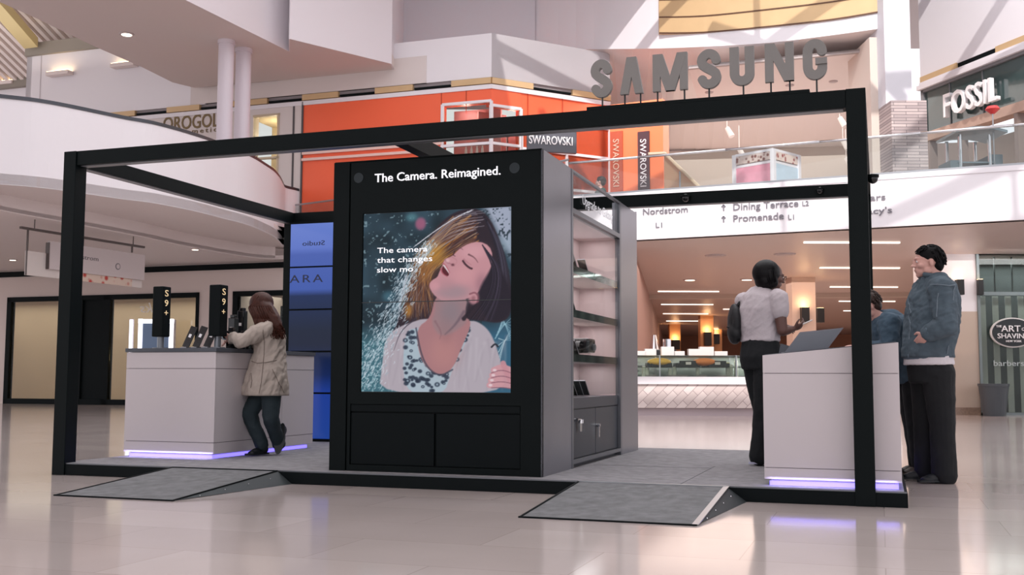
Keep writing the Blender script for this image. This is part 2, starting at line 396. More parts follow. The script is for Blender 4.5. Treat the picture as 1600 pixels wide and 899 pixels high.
# lit shop window between the columns and the orange shop
t = bpy.data.objects.new('window_4', None); COL.objects.link(t); t['kind'] = 'structure'; mm = Matrix.Translation(UF(U[393], 0, zf)); t.matrix_world = mm; w4 = Node(t, mm)
bm = B(); box(bm, UF, U[393] - .3, U[434], 1.5, 1.6, zf, 8.5); box(bm, UF, U[434], U[434] + .08, .2, 1.6, zf, 8.5); box(bm, UF, U[393] - .3, U[434], .2, 1.6, 8.36, 8.46); link('window_back', bm, mat('cream_lit_wall', (222, 203, 172), .6), w4)
bm = B(); box(bm, UF, U[393] - .05, U[434] + .0, 0.02, .05, zf, 8.35); link('pane', bm, glasst, w4)
bm = B()
for z in (8.30, 7.05): box(bm, UF, U[393], U[434] + .02, -.02, .06, z, z + .06)
box(bm, UF, U[434] - .06, U[434], -.02, .06, zf, 8.36); link('window_frame', bm, mat('beige_frame', (196, 178, 152), .5), w4)
point('shop_window_glow', UF(U[393] + .3, .8, 7.9), 30, (1, .85, .62), .1)
bm = B(); 
for i in range(9):
    c = UF(U[393] + .15 + .07 * i, .8, 5.9 + .12 * (i % 3)); cyl(bm, c, c + Vector((.02 * (i % 2), 0, .5)), .05, .01, 6)
tag(link('window_plant', bm, mat('dry_grass_green', (132, 132, 98), .8), base=UF(U[393] + .4, .8, 5.2)), 'pale green plants in the lit upper shop window beside the columns', 'plant')

# OROGOLD cosmetics sign
sign = thing('shop_sign', 'raised bronze OROGOLD cosmetics letters on the upper left shop front', 'sign', UF(us(255), -.03, uz(198, 255)), YAW)
ln = us(352) - us(252)
bronze = mat('bronze_letters', (112, 92, 62), .4, .5)
bm = text_bm('OROGOLD', UF(us(252), -.02, uz(201, 300)), KXv, ZV, height=.42, width=ln * 1.02, depth=-.06, offset=.01); link('lettering', bm, bronze, sign)
bm = text_bm('cosmetics', UF(us(272), -.02, uz(209, 300)), KXv, ZV, height=.15, width=ln * .72, depth=-.05, spacing=1.4); link('small_lettering', bm, bronze, sign)

# orange shop: left face, right face
bm = B(); zo = 4.0
wx0 = us(690)
box(bm, UF, U[472], wx0, 0, .3, zo, zb0 - .1); box(bm, UF, wx0, 0, 0, .3, uz(164, 700) + .0, zb0 - .1)
struct('wall_orange_left', bm, orange)
r1 = (at(814, 200, 28.6).x - Cg.x) / Rv.x
bm = B(); box(bm, RF, 0, r1, 0, .3, uz(164, 768), zb0 - .1); box(bm, RF, r1, RL + .1, .02, .3, zo, zb0 - .1); struct('wall_orange_right', bm, orange)
bm = B()
for u_, zz in ((688, 0), (727, 0)): box(bm, UF, us(u_), us(u_) + .02, -.012, .0, 7.9 if u_ > 700 else 8.2, zb0 - .1)
for x in (1.1, 2.2): box(bm, RF, x, x + .02, -.012, 0, 7.8, zb0 - .1)
struct('trim_9', bm, mat('orange_joint', (170, 60, 30), .6))
# shelf line across the orange wall (white stripe)
bm = B(); box(bm, UF, U[472], wx0, -.06, .02, uz(242, 480) , uz(237, 480)); box(bm, UF, U[472], wx0, -.08, .02, uz(252, 480), uz(248, 480) ); struct('trim_10', bm, mat('pale_pink_trim', (232, 196, 186), .5))
# corner window of the orange shop
def uwin(F, a, b, z0, z1, name, cols, rows, backc):
    t = bpy.data.objects.new(name, None); COL.objects.link(t); t['kind'] = 'structure'; mm = Matrix.Translation(F(a, 0, z0)); t.matrix_world = mm; nd = Node(t, mm)
    bm = B()
    for i in range(cols + 1):
        x = a + (b - a) * i / cols; box(bm, F, x - .035, x + .035, -.03, .06, z0, z1)
    for z in [z1] + rows: box(bm, F, a, b, -.028, .06, z - .035, z + .035)
    link('window_frame', bm, white, nd)
    bm = B(); box(bm, F, a, b, .02, .04, z0, z1); link('pane', bm, glasst, nd)
    bm = B(); box(bm, F, a + .02, b - .02, .8, .9, z0, z1); link('window_back', bm, backc, nd); return nd
rose = mat('rose_display_wall', (214, 140, 138), .6, noise=.15, scale=2)
nw = uwin(UF, wx0, 0, zo, uz(164, 690) + .0, 'window_5', 1, [7.05, 7.5], rose)
nw2 = uwin(RF, 0, r1, zo, uz(164, 768), 'window_6', 1, [7.05, 7.5], rose)
r2 = (at(901, 200, 29.4).x - Cg.x) / Rv.x
nw3 = uwin(RF, r1 + .02, RL - .02, zo, 7.85, 'window_7', 2, [7.0, 6.0], rose)
point('orange_shop_fill', UF(-.9, .45, 8.0), 14, (1, .8, .76), .1); point('orange_shop_fill', RF(.9, .45, 7.9), 14, (1, .8, .76), .1); point('orange_shop_fill', RF(2.4, .45, 7.3), 14, (1, .8, .76), .1)  # point lamps added inside to brighten the dark window displays
# small mannequin bust displays (jewellery) in the corner window
jm = mat('white_bust', (235, 228, 226), .5)
for i in range(4):
    c = UF(wx0 + .5 + i * .16, .5, 6.85)
    bm = B(); cyl(bm, c, c + Vector((0, 0, .2)), .05, .03, 10); cyl(bm, c + Vector((0, 0, .2)), c + Vector((0, 0, .26)), .018, .022, 8)
    tag(link('jewellery_bust', bm, jm, base=c), 'small white jewellery bust in the corner window of the orange shop, %s' % ['leftmost', 'second from the left', 'third from the left', 'fourth from the left', 'fifth from the left', 'sixth from the left', 'rightmost'][i if i < 3 else 6], 'bust', 'jewellery busts in the orange shop window')
bm = B(); box(bm, UF, wx0 + .1, -.1, .35, .75, 6.75, 6.85)
tag(link('display_shelf', bm, jm, base=UF(-1, .5, 6.75)), 'white display shelf carrying jewellery busts in the orange shop window', 'shelf')
# SWAROVSKI projecting sign
sp = at(862, 221, 28.0); sgn = thing('shop_sign', 'dark grey SWAROVSKI panel sign on the orange shop corner', 'sign', sp, math.atan2(Rv.y, Rv.x) * .0)
sa = Vector((1, .22, -.0)).normalized()
bm = B(); p0 = at(822, 240, 28.0); wdt = at(900, 240, 28.2) - p0; hh = (at(822, 204, 28) - p0).z
obox(bm, sp, sa * wdt.length / 2, Vector((-sa.y, sa.x, 0)) * .06, ZV * hh / 2); link('sign_board', bm, mat('slate_sign', (84, 84, 92), .35), sgn, bevel=.02)
bm = text_bm('SWAROVSKI', sp - sa * wdt.length * .44 + Vector((-.02, -.09, -.10)), sa, ZV, height=.23, width=wdt.length * .88, depth=-.03, offset=.008); link('lettering', bm, mat('white_letters', (240, 236, 238), .5), sgn)
# orange pier with a vertical banner and a panel standing in for its reflection
Pf = 29.0
a0, a1 = at(953, 200, Pf + .7), at(1036, 200, Pf)
bm = B(); pd = (Vector((a1.x, a1.y, 0)) - Vector((a0.x, a0.y, 0))); pL = pd.length; pd.normalize(); pn = Vector((-pd.y, pd.x, 0)); A0 = Vector((a0.x, a0.y, 0))
def PF(x, y, z): return A0 + pd * x + pn * y + ZV * z
box(bm, PF, 0, pL, 0, .5, 4.0, 8.5); struct('wall_orange_pier', bm, orange2)
def pxs(u):
    d = _ray(u, 300); d = Vector((d.x, d.y, 0)); t = A0.dot(pn) / d.dot(pn); return (d * t - A0).dot(pd)
def pz(v, u): 
    d = _ray(u, v); t = A0.dot(pn) / Vector((d.x, d.y, 0)).dot(pn); return CZ + d.z * t
for (u0, u1, lab, c1, c2) in ((998, 1016, 'dark maroon vertical SWAROVSKI banner on the orange pier', (74, 44, 52), (236, 226, 230)), (955, 974, 'rust coloured panel standing in for the reflection of the dark maroon banner', (176, 78, 52), (210, 170, 150))):
    ztb, zbb = pz(207, u0), pz(302, u0)
    bn = thing('banner', lab, 'banner', PF(pxs(u0), -.05, zbb), group='vertical banners on the orange pier')
    bm = B(); box(bm, PF, pxs(u0), pxs(u1), -.06, -.01, zbb, ztb); link('banner_panel', bm, mat('banner_%d' % u0, c1, .5), bn)
    bm = text_bm('SWAROVSKI', PF(pxs((u0 + u1) / 2) - .09, -.075, pz(219, u0)), -ZV, pd, height=.18, width=(ztb - zbb) * .78, depth=-.01, offset=.006); link('lettering', bm, mat('banner_text_%d' % u0, c2, .5), bn)

# upper court walls behind the parapets
bm = B(); q0, q1 = at(420, 60, 31.2), at(836, 60, 31.2); 
prism(bm, [(q0.x, 31.4, zb1), (q1.x, 31.4, zb1), (q1.x, 31.6, zb1), (q0.x, 31.6, zb1)], (0, 0, 5.5)); struct('wall_court_back', bm, mat('cool_white_paint', (205, 203, 210), .6))
# level three slab over the left balcony
z3 = 9.3
near = [atz(u, v, z3) for u, v in ((-60, -190), (200, -55), (290, 0), (453, 81), (453, 61), (612, 100))]
far = [atz(u, v, z3) for u, v in ((303, 137), (270, 129), (222, 105), (144, 71), (60, 30), (-120, -50))]
plan = [(p.x, p.y) for p in near] + [(UF(us(612), .1, 0).x, UF(us(612), .1, 0).y)] + [(p.x, p.y) for p in far]
bm = B(); slab(bm, plan, z3, z3 + .3); struct('ceiling', bm, mat('warm_grey_soffit', (214, 201, 197), .7))
bm = B()
for i in range(len(near) - 1):
    a, b = near[i], near[i + 1]; prism(bm, [(a.x, a.y, z3 - .006), (b.x, b.y, z3 - .006), (b.x, b.y, 13), (a.x, a.y, 13)], (.0, -.03, 0) if i != 3 else (-.03, 0, 0))
pe = near[-1]; prism(bm, [(pe.x, pe.y, z3 - .006), (pe.x, pe.y + 3, z3 - .006), (pe.x, pe.y + 3, 13), (pe.x, pe.y, 13)], (-.03, 0, 0)); struct('wall_upper_fascia', bm, mat('fascia_white', (222, 215, 220), .6))
# dropped edge under the crease
cr = [atz(u, v, z3 - .02) for u, v in ((150, -10), (303, 62), (340, 65), (470, 52))]
# wall slice under the slab (continuing back of level two) and far wall with wall lights
bm = B(); box(bm, UF, us(303) - .2, U[612] + 1, -.02, .2, zb1, z3 + .3); struct('wall_upper_left', bm, white2)
fy = 37.5
f0, f1 = at(-260, 100, fy), at(335, 100, fy)
ztl = uz(76, 150)
bm = B(); box(bm, UF, us(34), us(303) + .3, -.01, .28, zb1 - .02, ztl); box(bm, UF, us(34), us(34) + .2, -.01, 3.5, zb1 - 3, ztl); struct('wall_far_left', bm, white)
bm = B(); box(bm, UF, us(34) - 8, us(34) + .2, 2.2, 2.4, L2z, uz(100, 20)); struct('wall_far_left', bm, white)
bm = B(); box(bm, UF, us(56), us(56) + .03, -.02, 0, zb1, ztl); struct('trim_22', bm, mat('pale_joint', (190, 182, 186), .6))
sc_m = mat('wall_light_shell', (225, 212, 208), .5); gl_m = mat('wall_light_glow', (255, 225, 180), .5, emit=(255, 226, 178), estr=6)
for (u, v, wpx, off, lab) in ((98, 117, 42, 0, 'long trough wall light glowing upward on the far upper left wall, middle of three'), (199, 104, 43, 0, 'trough wall light glowing upward just under the sloping upper slab'), (10, 132, 42, 2.2, 'trough wall light at the left edge of frame above the balcony')):
    d = _ray(u, v); tt = (Vector((Cc.x, Cc.y, 0)) + KYv * off).dot(KYv) / Vector((d.x, d.y, 0)).dot(KYv); c = CAM + d * tt - KYv * .15; hw = wpx / FPX * c.y / 2 * 1.05
    t = thing('wall_light', lab, 'light', c, group='trough wall lights')
    bm = B(); obox(bm, c, KXv * hw, KYv * .12, (0, 0, .06)); link('shell', bm, sc_m, t, bevel=.01)
    bm = B(); obox(bm, c + Vector((0, 0, .065)), KXv * hw * .95, KYv * .1, (0, 0, .006)); link('lamp', bm, gl_m, t)
# corrugated roof and gold beam seen past the slab
corr = mat('corrugated_roof', (232, 220, 214), .5, emit=(232, 220, 214), estr=0.0)
def roofz(y): return ztl + .55 + (36.8 - y) * .42
bm = B(); p_ = UF(us(150), 0, 0)
for i in range(34):
    a, b = UF(us(150) - 6.5 + i * .30, 4.2, ztl + .35 - 1.365), UF(us(150) - 6.5 + i * .30, -5.5, ztl + 3.4)
    prism(bm, [a, a + KXv * .15, b + KXv * .15, b], (0, 0, .12))
struct('ceiling', bm, corr)
bm = B(); a, b = UF(us(150) - 8, 4.2, ztl + .47 - 1.365), UF(us(150) + 4, 4.2, ztl + .47 - 1.365); prism(bm, [a, b, b + (UF(0, -9.7, 0) - UF(0, 0, 0)) + ZV * 4.415, a + (UF(0, -9.7, 0) - UF(0, 0, 0)) + ZV * 4.415], (0, 0, .08)); struct('ceiling', bm, mat('roof_deck_shade', (176, 152, 138), .7))  # brown deck colour stands in for shadow between the pale ribs
bm = B(); box(bm, UF, us(34), us(160), -.12, .3, ztl - .02, ztl + .38); box(bm, UF, us(34) - 8, us(34), 2.0, 2.5, uz(100, 20) - .05, uz(100, 20) + .4); struct('trim_12', bm, mat('grey_beam', (140, 132, 122), .6))
bm = B(); a = UF(us(52), -.3, ztl + .15); b = UF(us(52), -5.5, ztl + 3.0); prism(bm, [a - KXv * .3, a + KXv * .22, b + KXv * .22, b - KXv * .3], (0, 0, .3)); struct('trim_11', bm, mat('gold_beam', (186, 168, 122), .5))
area('roof_fill', UF(us(60), -2.5, ztl - .6), (math.pi, 0, YAW), 5, 3, 60, (1, .95, .9))  # fill lamp added to brighten the dark corrugated roof
# twin round columns
for (u, vt, lab) in ((354, 64, 'left of the twin round white columns, nearer the camera'), (381, 77, 'right of the twin round white columns beside the OROGOLD sign')):
    p = atz(u, vt, z3); r = 12.2 / FPX * p.y
    bm = B(); cyl(bm, (p.x, p.y, L2z), (p.x, p.y, z3), r, seg=32); cyl(bm, (p.x, p.y, z3 - .1), (p.x, p.y, z3), r * 1.12, seg=32)
    tag(link('column', bm, mat('column_paint', (214, 204, 212), .45), base=(p.x, p.y, L2z), smooth=False), lab, 'column', 'twin round columns')
# small cameras / sprinkler on walls
def wallcam(p, lab, s=1.0):
    t = thing('security_camera', lab, 'camera', p)
    bm = B(); cyl(bm, p + Vector((0, .12, .12)) * s, p + Vector((0, 0, .12)) * s, .03 * s); cyl(bm, p + Vector((0, 0, .14)) * s, p + Vector((0, 0, -.02)) * s, .02 * s); link('bracket', bm, metal, t)
    bm = B(); cyl(bm, p, p + Vector((-.06, -.12, -.08)) * s, .05 * s, .045 * s); link('housing', bm, metal, t)
wallcam(at(259, 136, 32.6), 'small metal camera hanging under the sloping slab above the balcony', 1.6)
wallcam(atz(601, 38, 10.1) if False else at(601, 38, 28.5), 'small camera fixed to the white upper fascia near its right end', 1.6)

# ------------------------------------------------------------------ right: bulkhead, hall, fascia
def wall_var(bm, pts, z1, th):       # wall along (x, y, z0) points with its own lower edge
    for i in range(len(pts) - 1):
        a, b = Vector(pts[i]), Vector(pts[i + 1]); prism(bm, [a, b, (b.x, b.y, z1), (a.x, a.y, z1)], (0, th, 0))
def bpt(u, v, Y): q = at(u, v, Y); return (q.x, q.y, q.z)
BU = smooth_line([bpt(800, 78, 32.0), bpt(900, 77, 30.6), bpt(1016, 76, 28.2), bpt(1100, 73, 26.9), bpt(1200, 67, 25.8), bpt(1300, 55, 24.9), bpt(1400, 41, 24.1)], 4)
bm = B(); wall_var(bm, BU, 13.4, .2); struct('wall_bulkhead', bm, white)
GU = smooth_line([bpt(1030, 52.5, 27.82), bpt(1100, 51.5, 26.87), bpt(1200, 42.5, 25.77), bpt(1300, 31.5, 24.87), bpt(1388, 17, 24.17)], 4)
bm = B(); wall_var(bm, GU, 13.3, .1); struct('trim_13', bm, gold)
bm = B()
for k in (0, .43, .9, 1.4):
    for i in range(len(GU) - 1):
        a, b = Vector(GU[i]) + Vector((0, -.02, k)), Vector(GU[i + 1]) + Vector((0, -.02, k)); prism(bm, [a, b, b + ZV * .03, a + ZV * .03], (0, .04, 0))
struct('trim_14', bm, mat('brown_joint', (92, 62, 44), .6))
# level two hall ceiling with raised tray
hw_ = mat('hall_ceiling_white', (226, 214, 211), .6)
bm = B(); n_ = [p for p in BU if p[0] > 1.2]
far_ = [(13.5 * (1 - t) + 2.0 * t, 40.0, BZ) for t in [i / (len(n_) - 1) for i in range(len(n_))]][::-1]
for i in range(len(n_) - 1):
    vs = [bm.verts.new(q) for q in ((n_[i][0], n_[i][1] + .02, n_[i][2]), (n_[i + 1][0], n_[i + 1][1] + .02, n_[i + 1][2]), far_[i + 1], far_[i])]; bm.faces.new(vs)
struct('ceiling', bm, hw_)
bm = B(); tr = [atz(u, v, BZ) for u, v in ((1076, 99), (1373, 70), (1374, 128), (1090, 150))]
slab(bm, [(p.x, p.y) for p in tr], BZ - .10, BZ - .06); struct('ceiling', bm, mat('tray_plaster', (224, 212, 208), .6))
bm = B(); p, q = tr[0], tr[1]; prism(bm, [(p.x, p.y, BZ - .14), (q.x, q.y, BZ - .14), (q.x, q.y + .12, BZ - .14), (p.x, p.y + .12, BZ - .14)], (0, 0, .08)); struct('trim_15', bm, mat('grey_joint', (168, 156, 154), .6))
bm = B(); prism(bm, [(1.5, 38, 3.6), (19, 35, 3.6), (19, 35.3, 3.6), (1.5, 38.3, 3.6)], (0, 0, 5.2)); struct('wall_hall_back', bm, mat('beige_hall_wall', (206, 190, 180), .7))
h0 = at(1036, 200, 29.0); bm = B(); prism(bm, [(h0.x, 29.2, 4.7), (h0.x + .1, 29.2, 4.7), (h0.x + 1.2, 38, 4.7), (h0.x + 1.1, 38, 4.7)], (0, 0, 4.1)); struct('wall_hall_left', bm, mat('beige_hall_wall', (206, 190, 180), .7))
# ceiling track lights
tm = mat('track_light_white', (236, 226, 222), .4)
for (u, v, lab) in ((1136, 200, 'white spotlight hanging from the upper hall ceiling above the dark beam, left one'), (1155, 233, 'white spotlight below the glass rail line over the picture kiosk'), (1317, 220, 'white spotlight beside the right post, upper one'), (1322, 247, 'white spotlight beside the right post, lower one'), (1312, 184, 'white spotlight just under the top beam near the right post')):
    p = at(u, v, 30.5 + (v - 180) * .03); t = thing('track_spotlight', lab, 'light', p, group='white spotlights of the upper hall')
    bm = B(); cyl(bm, (p.x, p.y, BZ + .25), p, .012, seg=8); link('stem', bm, tm, t)
    bm = B(); cyl(bm, p, p + Vector((.12, -.1, -.28)), .07, .09, 14); link('lamp_head', bm, tm, t)
for (u, v, wh) in ((1302, 127, 'right of the big letter G'), (1234, 133, 'under the big letter N'), (1108, 144, 'under the second big letter S')):
    downlight(u, v, BZ - .10, on=False, lab='flat unlit downlight in the upper hall ceiling ' + wh, grp='unlit downlights behind the letters')

# white fascia of level two with directions
FB, FT, FR = 3.75, 4.77, 5.54
fa = [(880, 23.3), (1000, 22.6), (1150, 21.85), (1300, 21.1), (1450, 20.35), (1600, 19.6), (1800, 18.6)]
_a, _b = Vector((ux(1000, 22.6), 22.6)), Vector((ux(1600, 19.6), 19.6))
fap = [tuple(_a + (_b - _a) * t) for t in (-.22, 0, .26, .52, .78, 1.0, 1.35)]
bm = B(); strip_wall(bm, fap, FB, FT, .25); struct('wall_fascia_right', bm, white)
bm = B(); strip_wall(bm, [(x, y - .02) for x, y in fap], FT - .10, FT + .0, .05); struct('trim_16', bm, white)
# the slab behind it leaves an opening for the escalator at the left
bm = B(); slab(bm, [(x, y + .2) for x, y in fap[1:]] + [(20, 26), (20, 38), (7.0, 38), (fap[1][0] + 1.5, 27)], FT - .25, FT - .05); struct('floor', bm, mat('hall_floor', (198, 182, 176), .35))
bm = B(); slab(bm, [(x, y + .1) for x, y in fap] + [(26, 26), (46, 75), (0, 75), (.6, 24)], FB, FB + .1)
hall_ceiling = mat('food_hall_ceiling', (196, 176, 170), .38, spec=.5)
struct('ceiling', bm, hall_ceiling)
# glass balustrade
rl = thing('glass_balustrade', 'long clear glass balustrade with bright metal top rail above the white fascia', 'balustrade', (fap[3][0], fap[3][1], FT))
bm = B(); strip_wall(bm, [(x, y + .08) for x, y in fap], FT, FR - .02, .02); link('glass_panel', bm, glass, rl)
bm = B(); 
for i in range(len(fap) - 1): cyl(bm, (fap[i][0], fap[i][1] + .09, FR), (fap[i + 1][0], fap[i + 1][1] + .09, FR), .028, seg=10)
link('top_rail', bm, chrome, rl, smooth=True)
bm = B(); strip_wall(bm, [(x, y + .05) for x, y in fap], FT - .01, FT + .05, .09); link('base_channel', bm, metal, rl)
# left continuation: balustrade in front of the orange shop
lb = [(ux(455, 29.6), 29.6), (ux(525, 28.6), 28.6), (ux(700, 26.4), 26.4), fap[0]]
bm = B(); strip_wall(bm, lb, FB, FT, .25); struct('wall_fascia_middle', bm, white)
rl2 = thing('glass_balustrade', 'clear glass balustrade in front of the orange shop wall left of the black tower', 'balustrade', (lb[1][0], lb[1][1], FT))
bm = B(); strip_wall(bm, [(x, y + .08) for x, y in lb], FT, 5.62, .02); link('glass_panel', bm, glass, rl2)
bm = B()
for i in range(3): cyl(bm, (lb[i][0], lb[i][1] + .09, 5.62), (lb[i + 1][0], lb[i + 1][1] + .09, 5.62), .025, seg=10)
link('top_rail', bm, metal, rl2)
# lettering of directions on the fascia (wall lettering things)
def fpt(u, v):
    d = _ray(u, v)
    for i in range(len(fap) - 1):
        a, b = Vector((*fap[i], 0)), Vector((*fap[i + 1], 0)); dd = (b - a).normalized(); n = Vector((-dd.y, dd.x, 0))
        t = a.dot(n) / Vector((d.x, d.y, 0)).dot(n); h = CAM + d * t
        s = (Vector((h.x, h.y, 0)) - a).dot(dd)
        if s <= (b - a).length + 1e-6: return h, dd
    return h, dd
wl = mat('grey_wall_letters', (112, 108, 116), .5)
def ftext(s, u0, u1, v, hpx, lab, arrow=None):
    p, dd = fpt(u0, v); q, _ = fpt(u1, v)
    n = Vector((dd.y, -dd.x, 0)); w = (Vector((q.x, q.y, 0)) - Vector((p.x, p.y, 0))).length
    o = Vector((p.x, p.y, p.z)) + n * .012; hgt = hpx / FPX * p.y
    bm = text_bm(s, o, dd, ZV, height=hgt, width=w, depth=.015, offset=.008)
    if arrow:
        c = o - dd * (.20) + ZV * hgt * .45; L = hgt * .42
        d1 = {'L': -dd, 'U': ZV}[arrow]; d2 = {'L': ZV, 'U': dd}[arrow]
        obox(bm, c, d1 * L, n * .006, d2 * .014)
        for sg in (1, -1):
            dv = (-d1 + d2 * sg).normalized(); obox(bm, c + d1 * L + dv * L * .45, dv * L * .5, n * .006, dv.cross(n).normalized() * .014)
    tag(link('wall_lettering', bm, wl, base=o), lab, 'lettering', 'grey direction lettering on the white fascia')
ftext('Nordstrom', 1005, 1075, 336, 10, 'grey Nordstrom direction lettering with left arrow on the white fascia', 'L')
ftext('L1', 1025, 1035, 356, 8, 'small grey L1 under the Nordstrom direction lettering')
ftext('Dining Terrace', 1146, 1248, 329, 11, 'grey Dining Terrace lettering with up arrow on the white fascia', 'U')
ftext('L2', 1254, 1264, 322, 8, 'small grey L2 at the end of the Dining Terrace line')
ftext('Promenade', 1146, 1225, 347, 11, 'grey Promenade lettering with up arrow on the white fascia', 'U')
ftext('L1', 1232, 1241, 343.5, 8, 'small grey L1 at the end of the Promenade line')
ftext('Sears', 1341, 1384, 315, 10, 'grey Sears direction lettering partly hidden by the right post')
ftext("Macy's", 1340, 1394, 336, 10, "grey Macy's direction lettering partly hidden by the right post")

# stone clad pier and Fossil shop
def vbox(u0, u1, Y, dep, z0, z1, name, m, rot=0):
    a, b = at(u0, 300, Y), at(u1, 300, Y); bm = B()
    box(bm, W, a.x, b.x, Y, Y + dep, z0, z1); return bm
stone = brick_mat('stacked_stone', (186, 170, 168), (156, 142, 142), (104, 94, 96), 1.0, .55, .07, .006, rough=.8, rot=(math.pi / 2, 0, 0), noise=.2, bump=.6)
struct('wall_stone_pier', vbox(1396, 1452, 23.6, 1.5, FT - .05, at(1420, 157, 23.6).z, '', stone), stone)
bm = B(); zz = at(1420, 157, 23.6).z
box(bm, W, ux(1396, 23.9), ux(1438, 23.9), 23.9, 25.2, zz, 13.4); struct('wall_upper_right_pier', bm, mat('cool_white_paint', (205, 203, 210), .6))
bm = B(); box(bm, W, ux(1372, 24.4), ux(1397, 24.4), 24.4, 26, FT - .05, BZ); struct('wall_hall_right', bm, mat('beige_hall_wall', (206, 190, 180), .7))
F0, F1 = at(1438, 120, 28.1), at(1600, 52, 24.55); F0 = Vector((F0.x, F0.y, 0)); F1 = Vector((F1.x, F1.y, 0))
fd = (F1 - F0).normalized(); fn = Vector((-fd.y, fd.x, 0)); FL = (F1 - F0).length
def FF(x, y, z): return F0 + fd * x + fn * y + ZV * z
def fs(u):
    d = _ray(u, 300); d = Vector((d.x, d.y, 0)); t = F0.dot(fn) / d.dot(fn); return (d * t - F0).dot(fd)
def fz(v, u):
    d = _ray(u, v); t = F0.dot(fn) / Vector((d.x, d.y, 0)).dot(fn); return CZ + d.z * t
bm = B(); box(bm, FF, 0, FL + 8, 0, .4, 8.84, 13.4); struct('wall_upper_right', bm, white)
bm = B(); box(bm, FF, 0, FL + 8, -.05, .3, 8.62, 8.70); box(bm, FF, -.05, FL + 8, -.1, .3, 8.5, 8.62); struct('trim_17', bm, white)
bm = B(); box(bm, FF, 0, fs(1502), -.02, .3, 8.70, 8.86); box(bm, FF, fs(1564), FL + 8, -.02, .3, 8.70, 8.86); struct('trim_18', bm, gold)
bm = B(); box(bm, FF, fs(1502), fs(1564), .02, .3, 8.70, 8.84); struct('trim_19', bm, blackm)
fos = thing('shop_sign', 'dark green glass FOSSIL sign panel with white raised letters at upper right', 'sign', FF(0.2, -.05, 7.3))
bm = B(); box(bm, FF, fs(1446), FL + 8, .05, .1, 7.32, 8.46); link('sign_panel', bm, mat('dark_green_glass', (62, 78, 78), .12, 0, coat=.5), fos)
bm = B(); box(bm, FF, fs(1444), FL + 8, -.02, .12, 8.42, 8.52); box(bm, FF, fs(1444), fs(1448), -.02, .12, 7.3, 8.5)
for u in (1487, 1539): box(bm, FF, fs(u), fs(u) + .02, .02, .06, 7.32, 8.46)
link('sign_frame', bm, mat('grey_frame', (120, 120, 124), .4), fos)
L0, L1_ = fs(1489), fs(1574)
bm = text_bm('FOSSIL', FF(L0, -.10, fz(183, 1489)), fd, ZV, height=.60, width=(L1_ - L0), depth=.12, offset=.012); link('lettering', bm, mat('white_letters', (240, 236, 238), .5), fos)
bm = B(); box(bm, FF, fs(1450), FL + 8, -.05, .3, 7.08, 7.32); struct('trim_20', bm, mat('wood_lintel', (176, 148, 134), .5, noise=.2, scale=3))
bm = B(); box(bm, FF, fs(1452), FL + 8, 1.4, 1.5, FT, 7.1); struct('wall_fossil_inside', bm, mat('fossil_shop_wall', (178, 164, 154), .6, noise=.2, scale=.9))
bm = B()
for u in (1452, 1500, 1590): box(bm, FF, fs(u), fs(u) + .12, -.03, .2, FT, 7.08)
struct('trim_21', bm, mat('wood_frame_grey', (128, 112, 106), .5))
# round display cart on level two
cp = at(1519, 262, 21.3); cart = thing('display_cart', 'grey glass display cart with curved canopy behind the upper right balustrade', 'cart', (cp.x, cp.y, FT))
cm = mat('grey_teal_metal', (112, 124, 130), .35, .4)
zt_ = at(1519, 216, 21.3).z; hw = 40 / FPX * 21.3
bm = B()
for dx in (-hw * .7, hw * .45): cyl(bm, (cp.x + dx, cp.y - .3, FT - .05), (cp.x + dx, cp.y - .3, zt_), .035)
for dx in (-hw * .7, hw * .45): cyl(bm, (cp.x + dx, cp.y + .35, FT - .05), (cp.x + dx, cp.y + .35, zt_), .035)
link('post', bm, chrome, cart)
bm = B()
for k in range(7):
    a = -1 + k / 3; b = -1 + (k + 1) / 3
    if k < 6: prism(bm, [(cp.x + a * hw, cp.y - .5, zt_ + .08 * (1 - a * a)), (cp.x + b * hw, cp.y - .5, zt_ + .08 * (1 - b * b)), (cp.x + b * hw, cp.y - .5, zt_ + .05 + .08 * (1 - b * b)), (cp.x + a * hw, cp.y - .5, zt_ + .05 + .08 * (1 - a * a))], (0, 1.0, 0))
link('canopy', bm, cm, cart)
bm = B()
for z in (FT + .08, FT + .32): box(bm, W, cp.x - hw * .8, cp.x + hw * .6, cp.y - .32, cp.y + .36, z, z + .03)
link('shelf', bm, cm, cart)
bm = B(); box(bm, W, cp.x + hw * .5, cp.x + hw * .95, cp.y - .3, cp.y + .3, FT, FT + .5); box(bm, W, cp.x - hw * 1.1, cp.x - hw * .75, cp.y - .3, cp.y + .3, FT - .04, FT + .38); link('side_bin', bm, mat('dark_teal_bin', (84, 96, 102), .5), cart)
rp = at(1551, 178, 21.0); t = thing('pole_sign', 'small red funnel shaped sign on a thin pole above the display cart', 'lamp', (rp.x, rp.y, zt_))  # red funnel on a pole, taken for a small sign
bm = B(); cyl(bm, (rp.x, rp.y, FT), rp, .015, seg=8); link('pole', bm, metal, t)
bm = B(); cyl(bm, rp, rp + Vector((0, 0, .09)), .04, .14, 16); cyl(bm, rp + Vector((0, 0, .09)), rp + Vector((0, 0, .15)), .14, .10, 16); link('lamp_head', bm, mat('red_plastic', (214, 60, 60), .4), t)

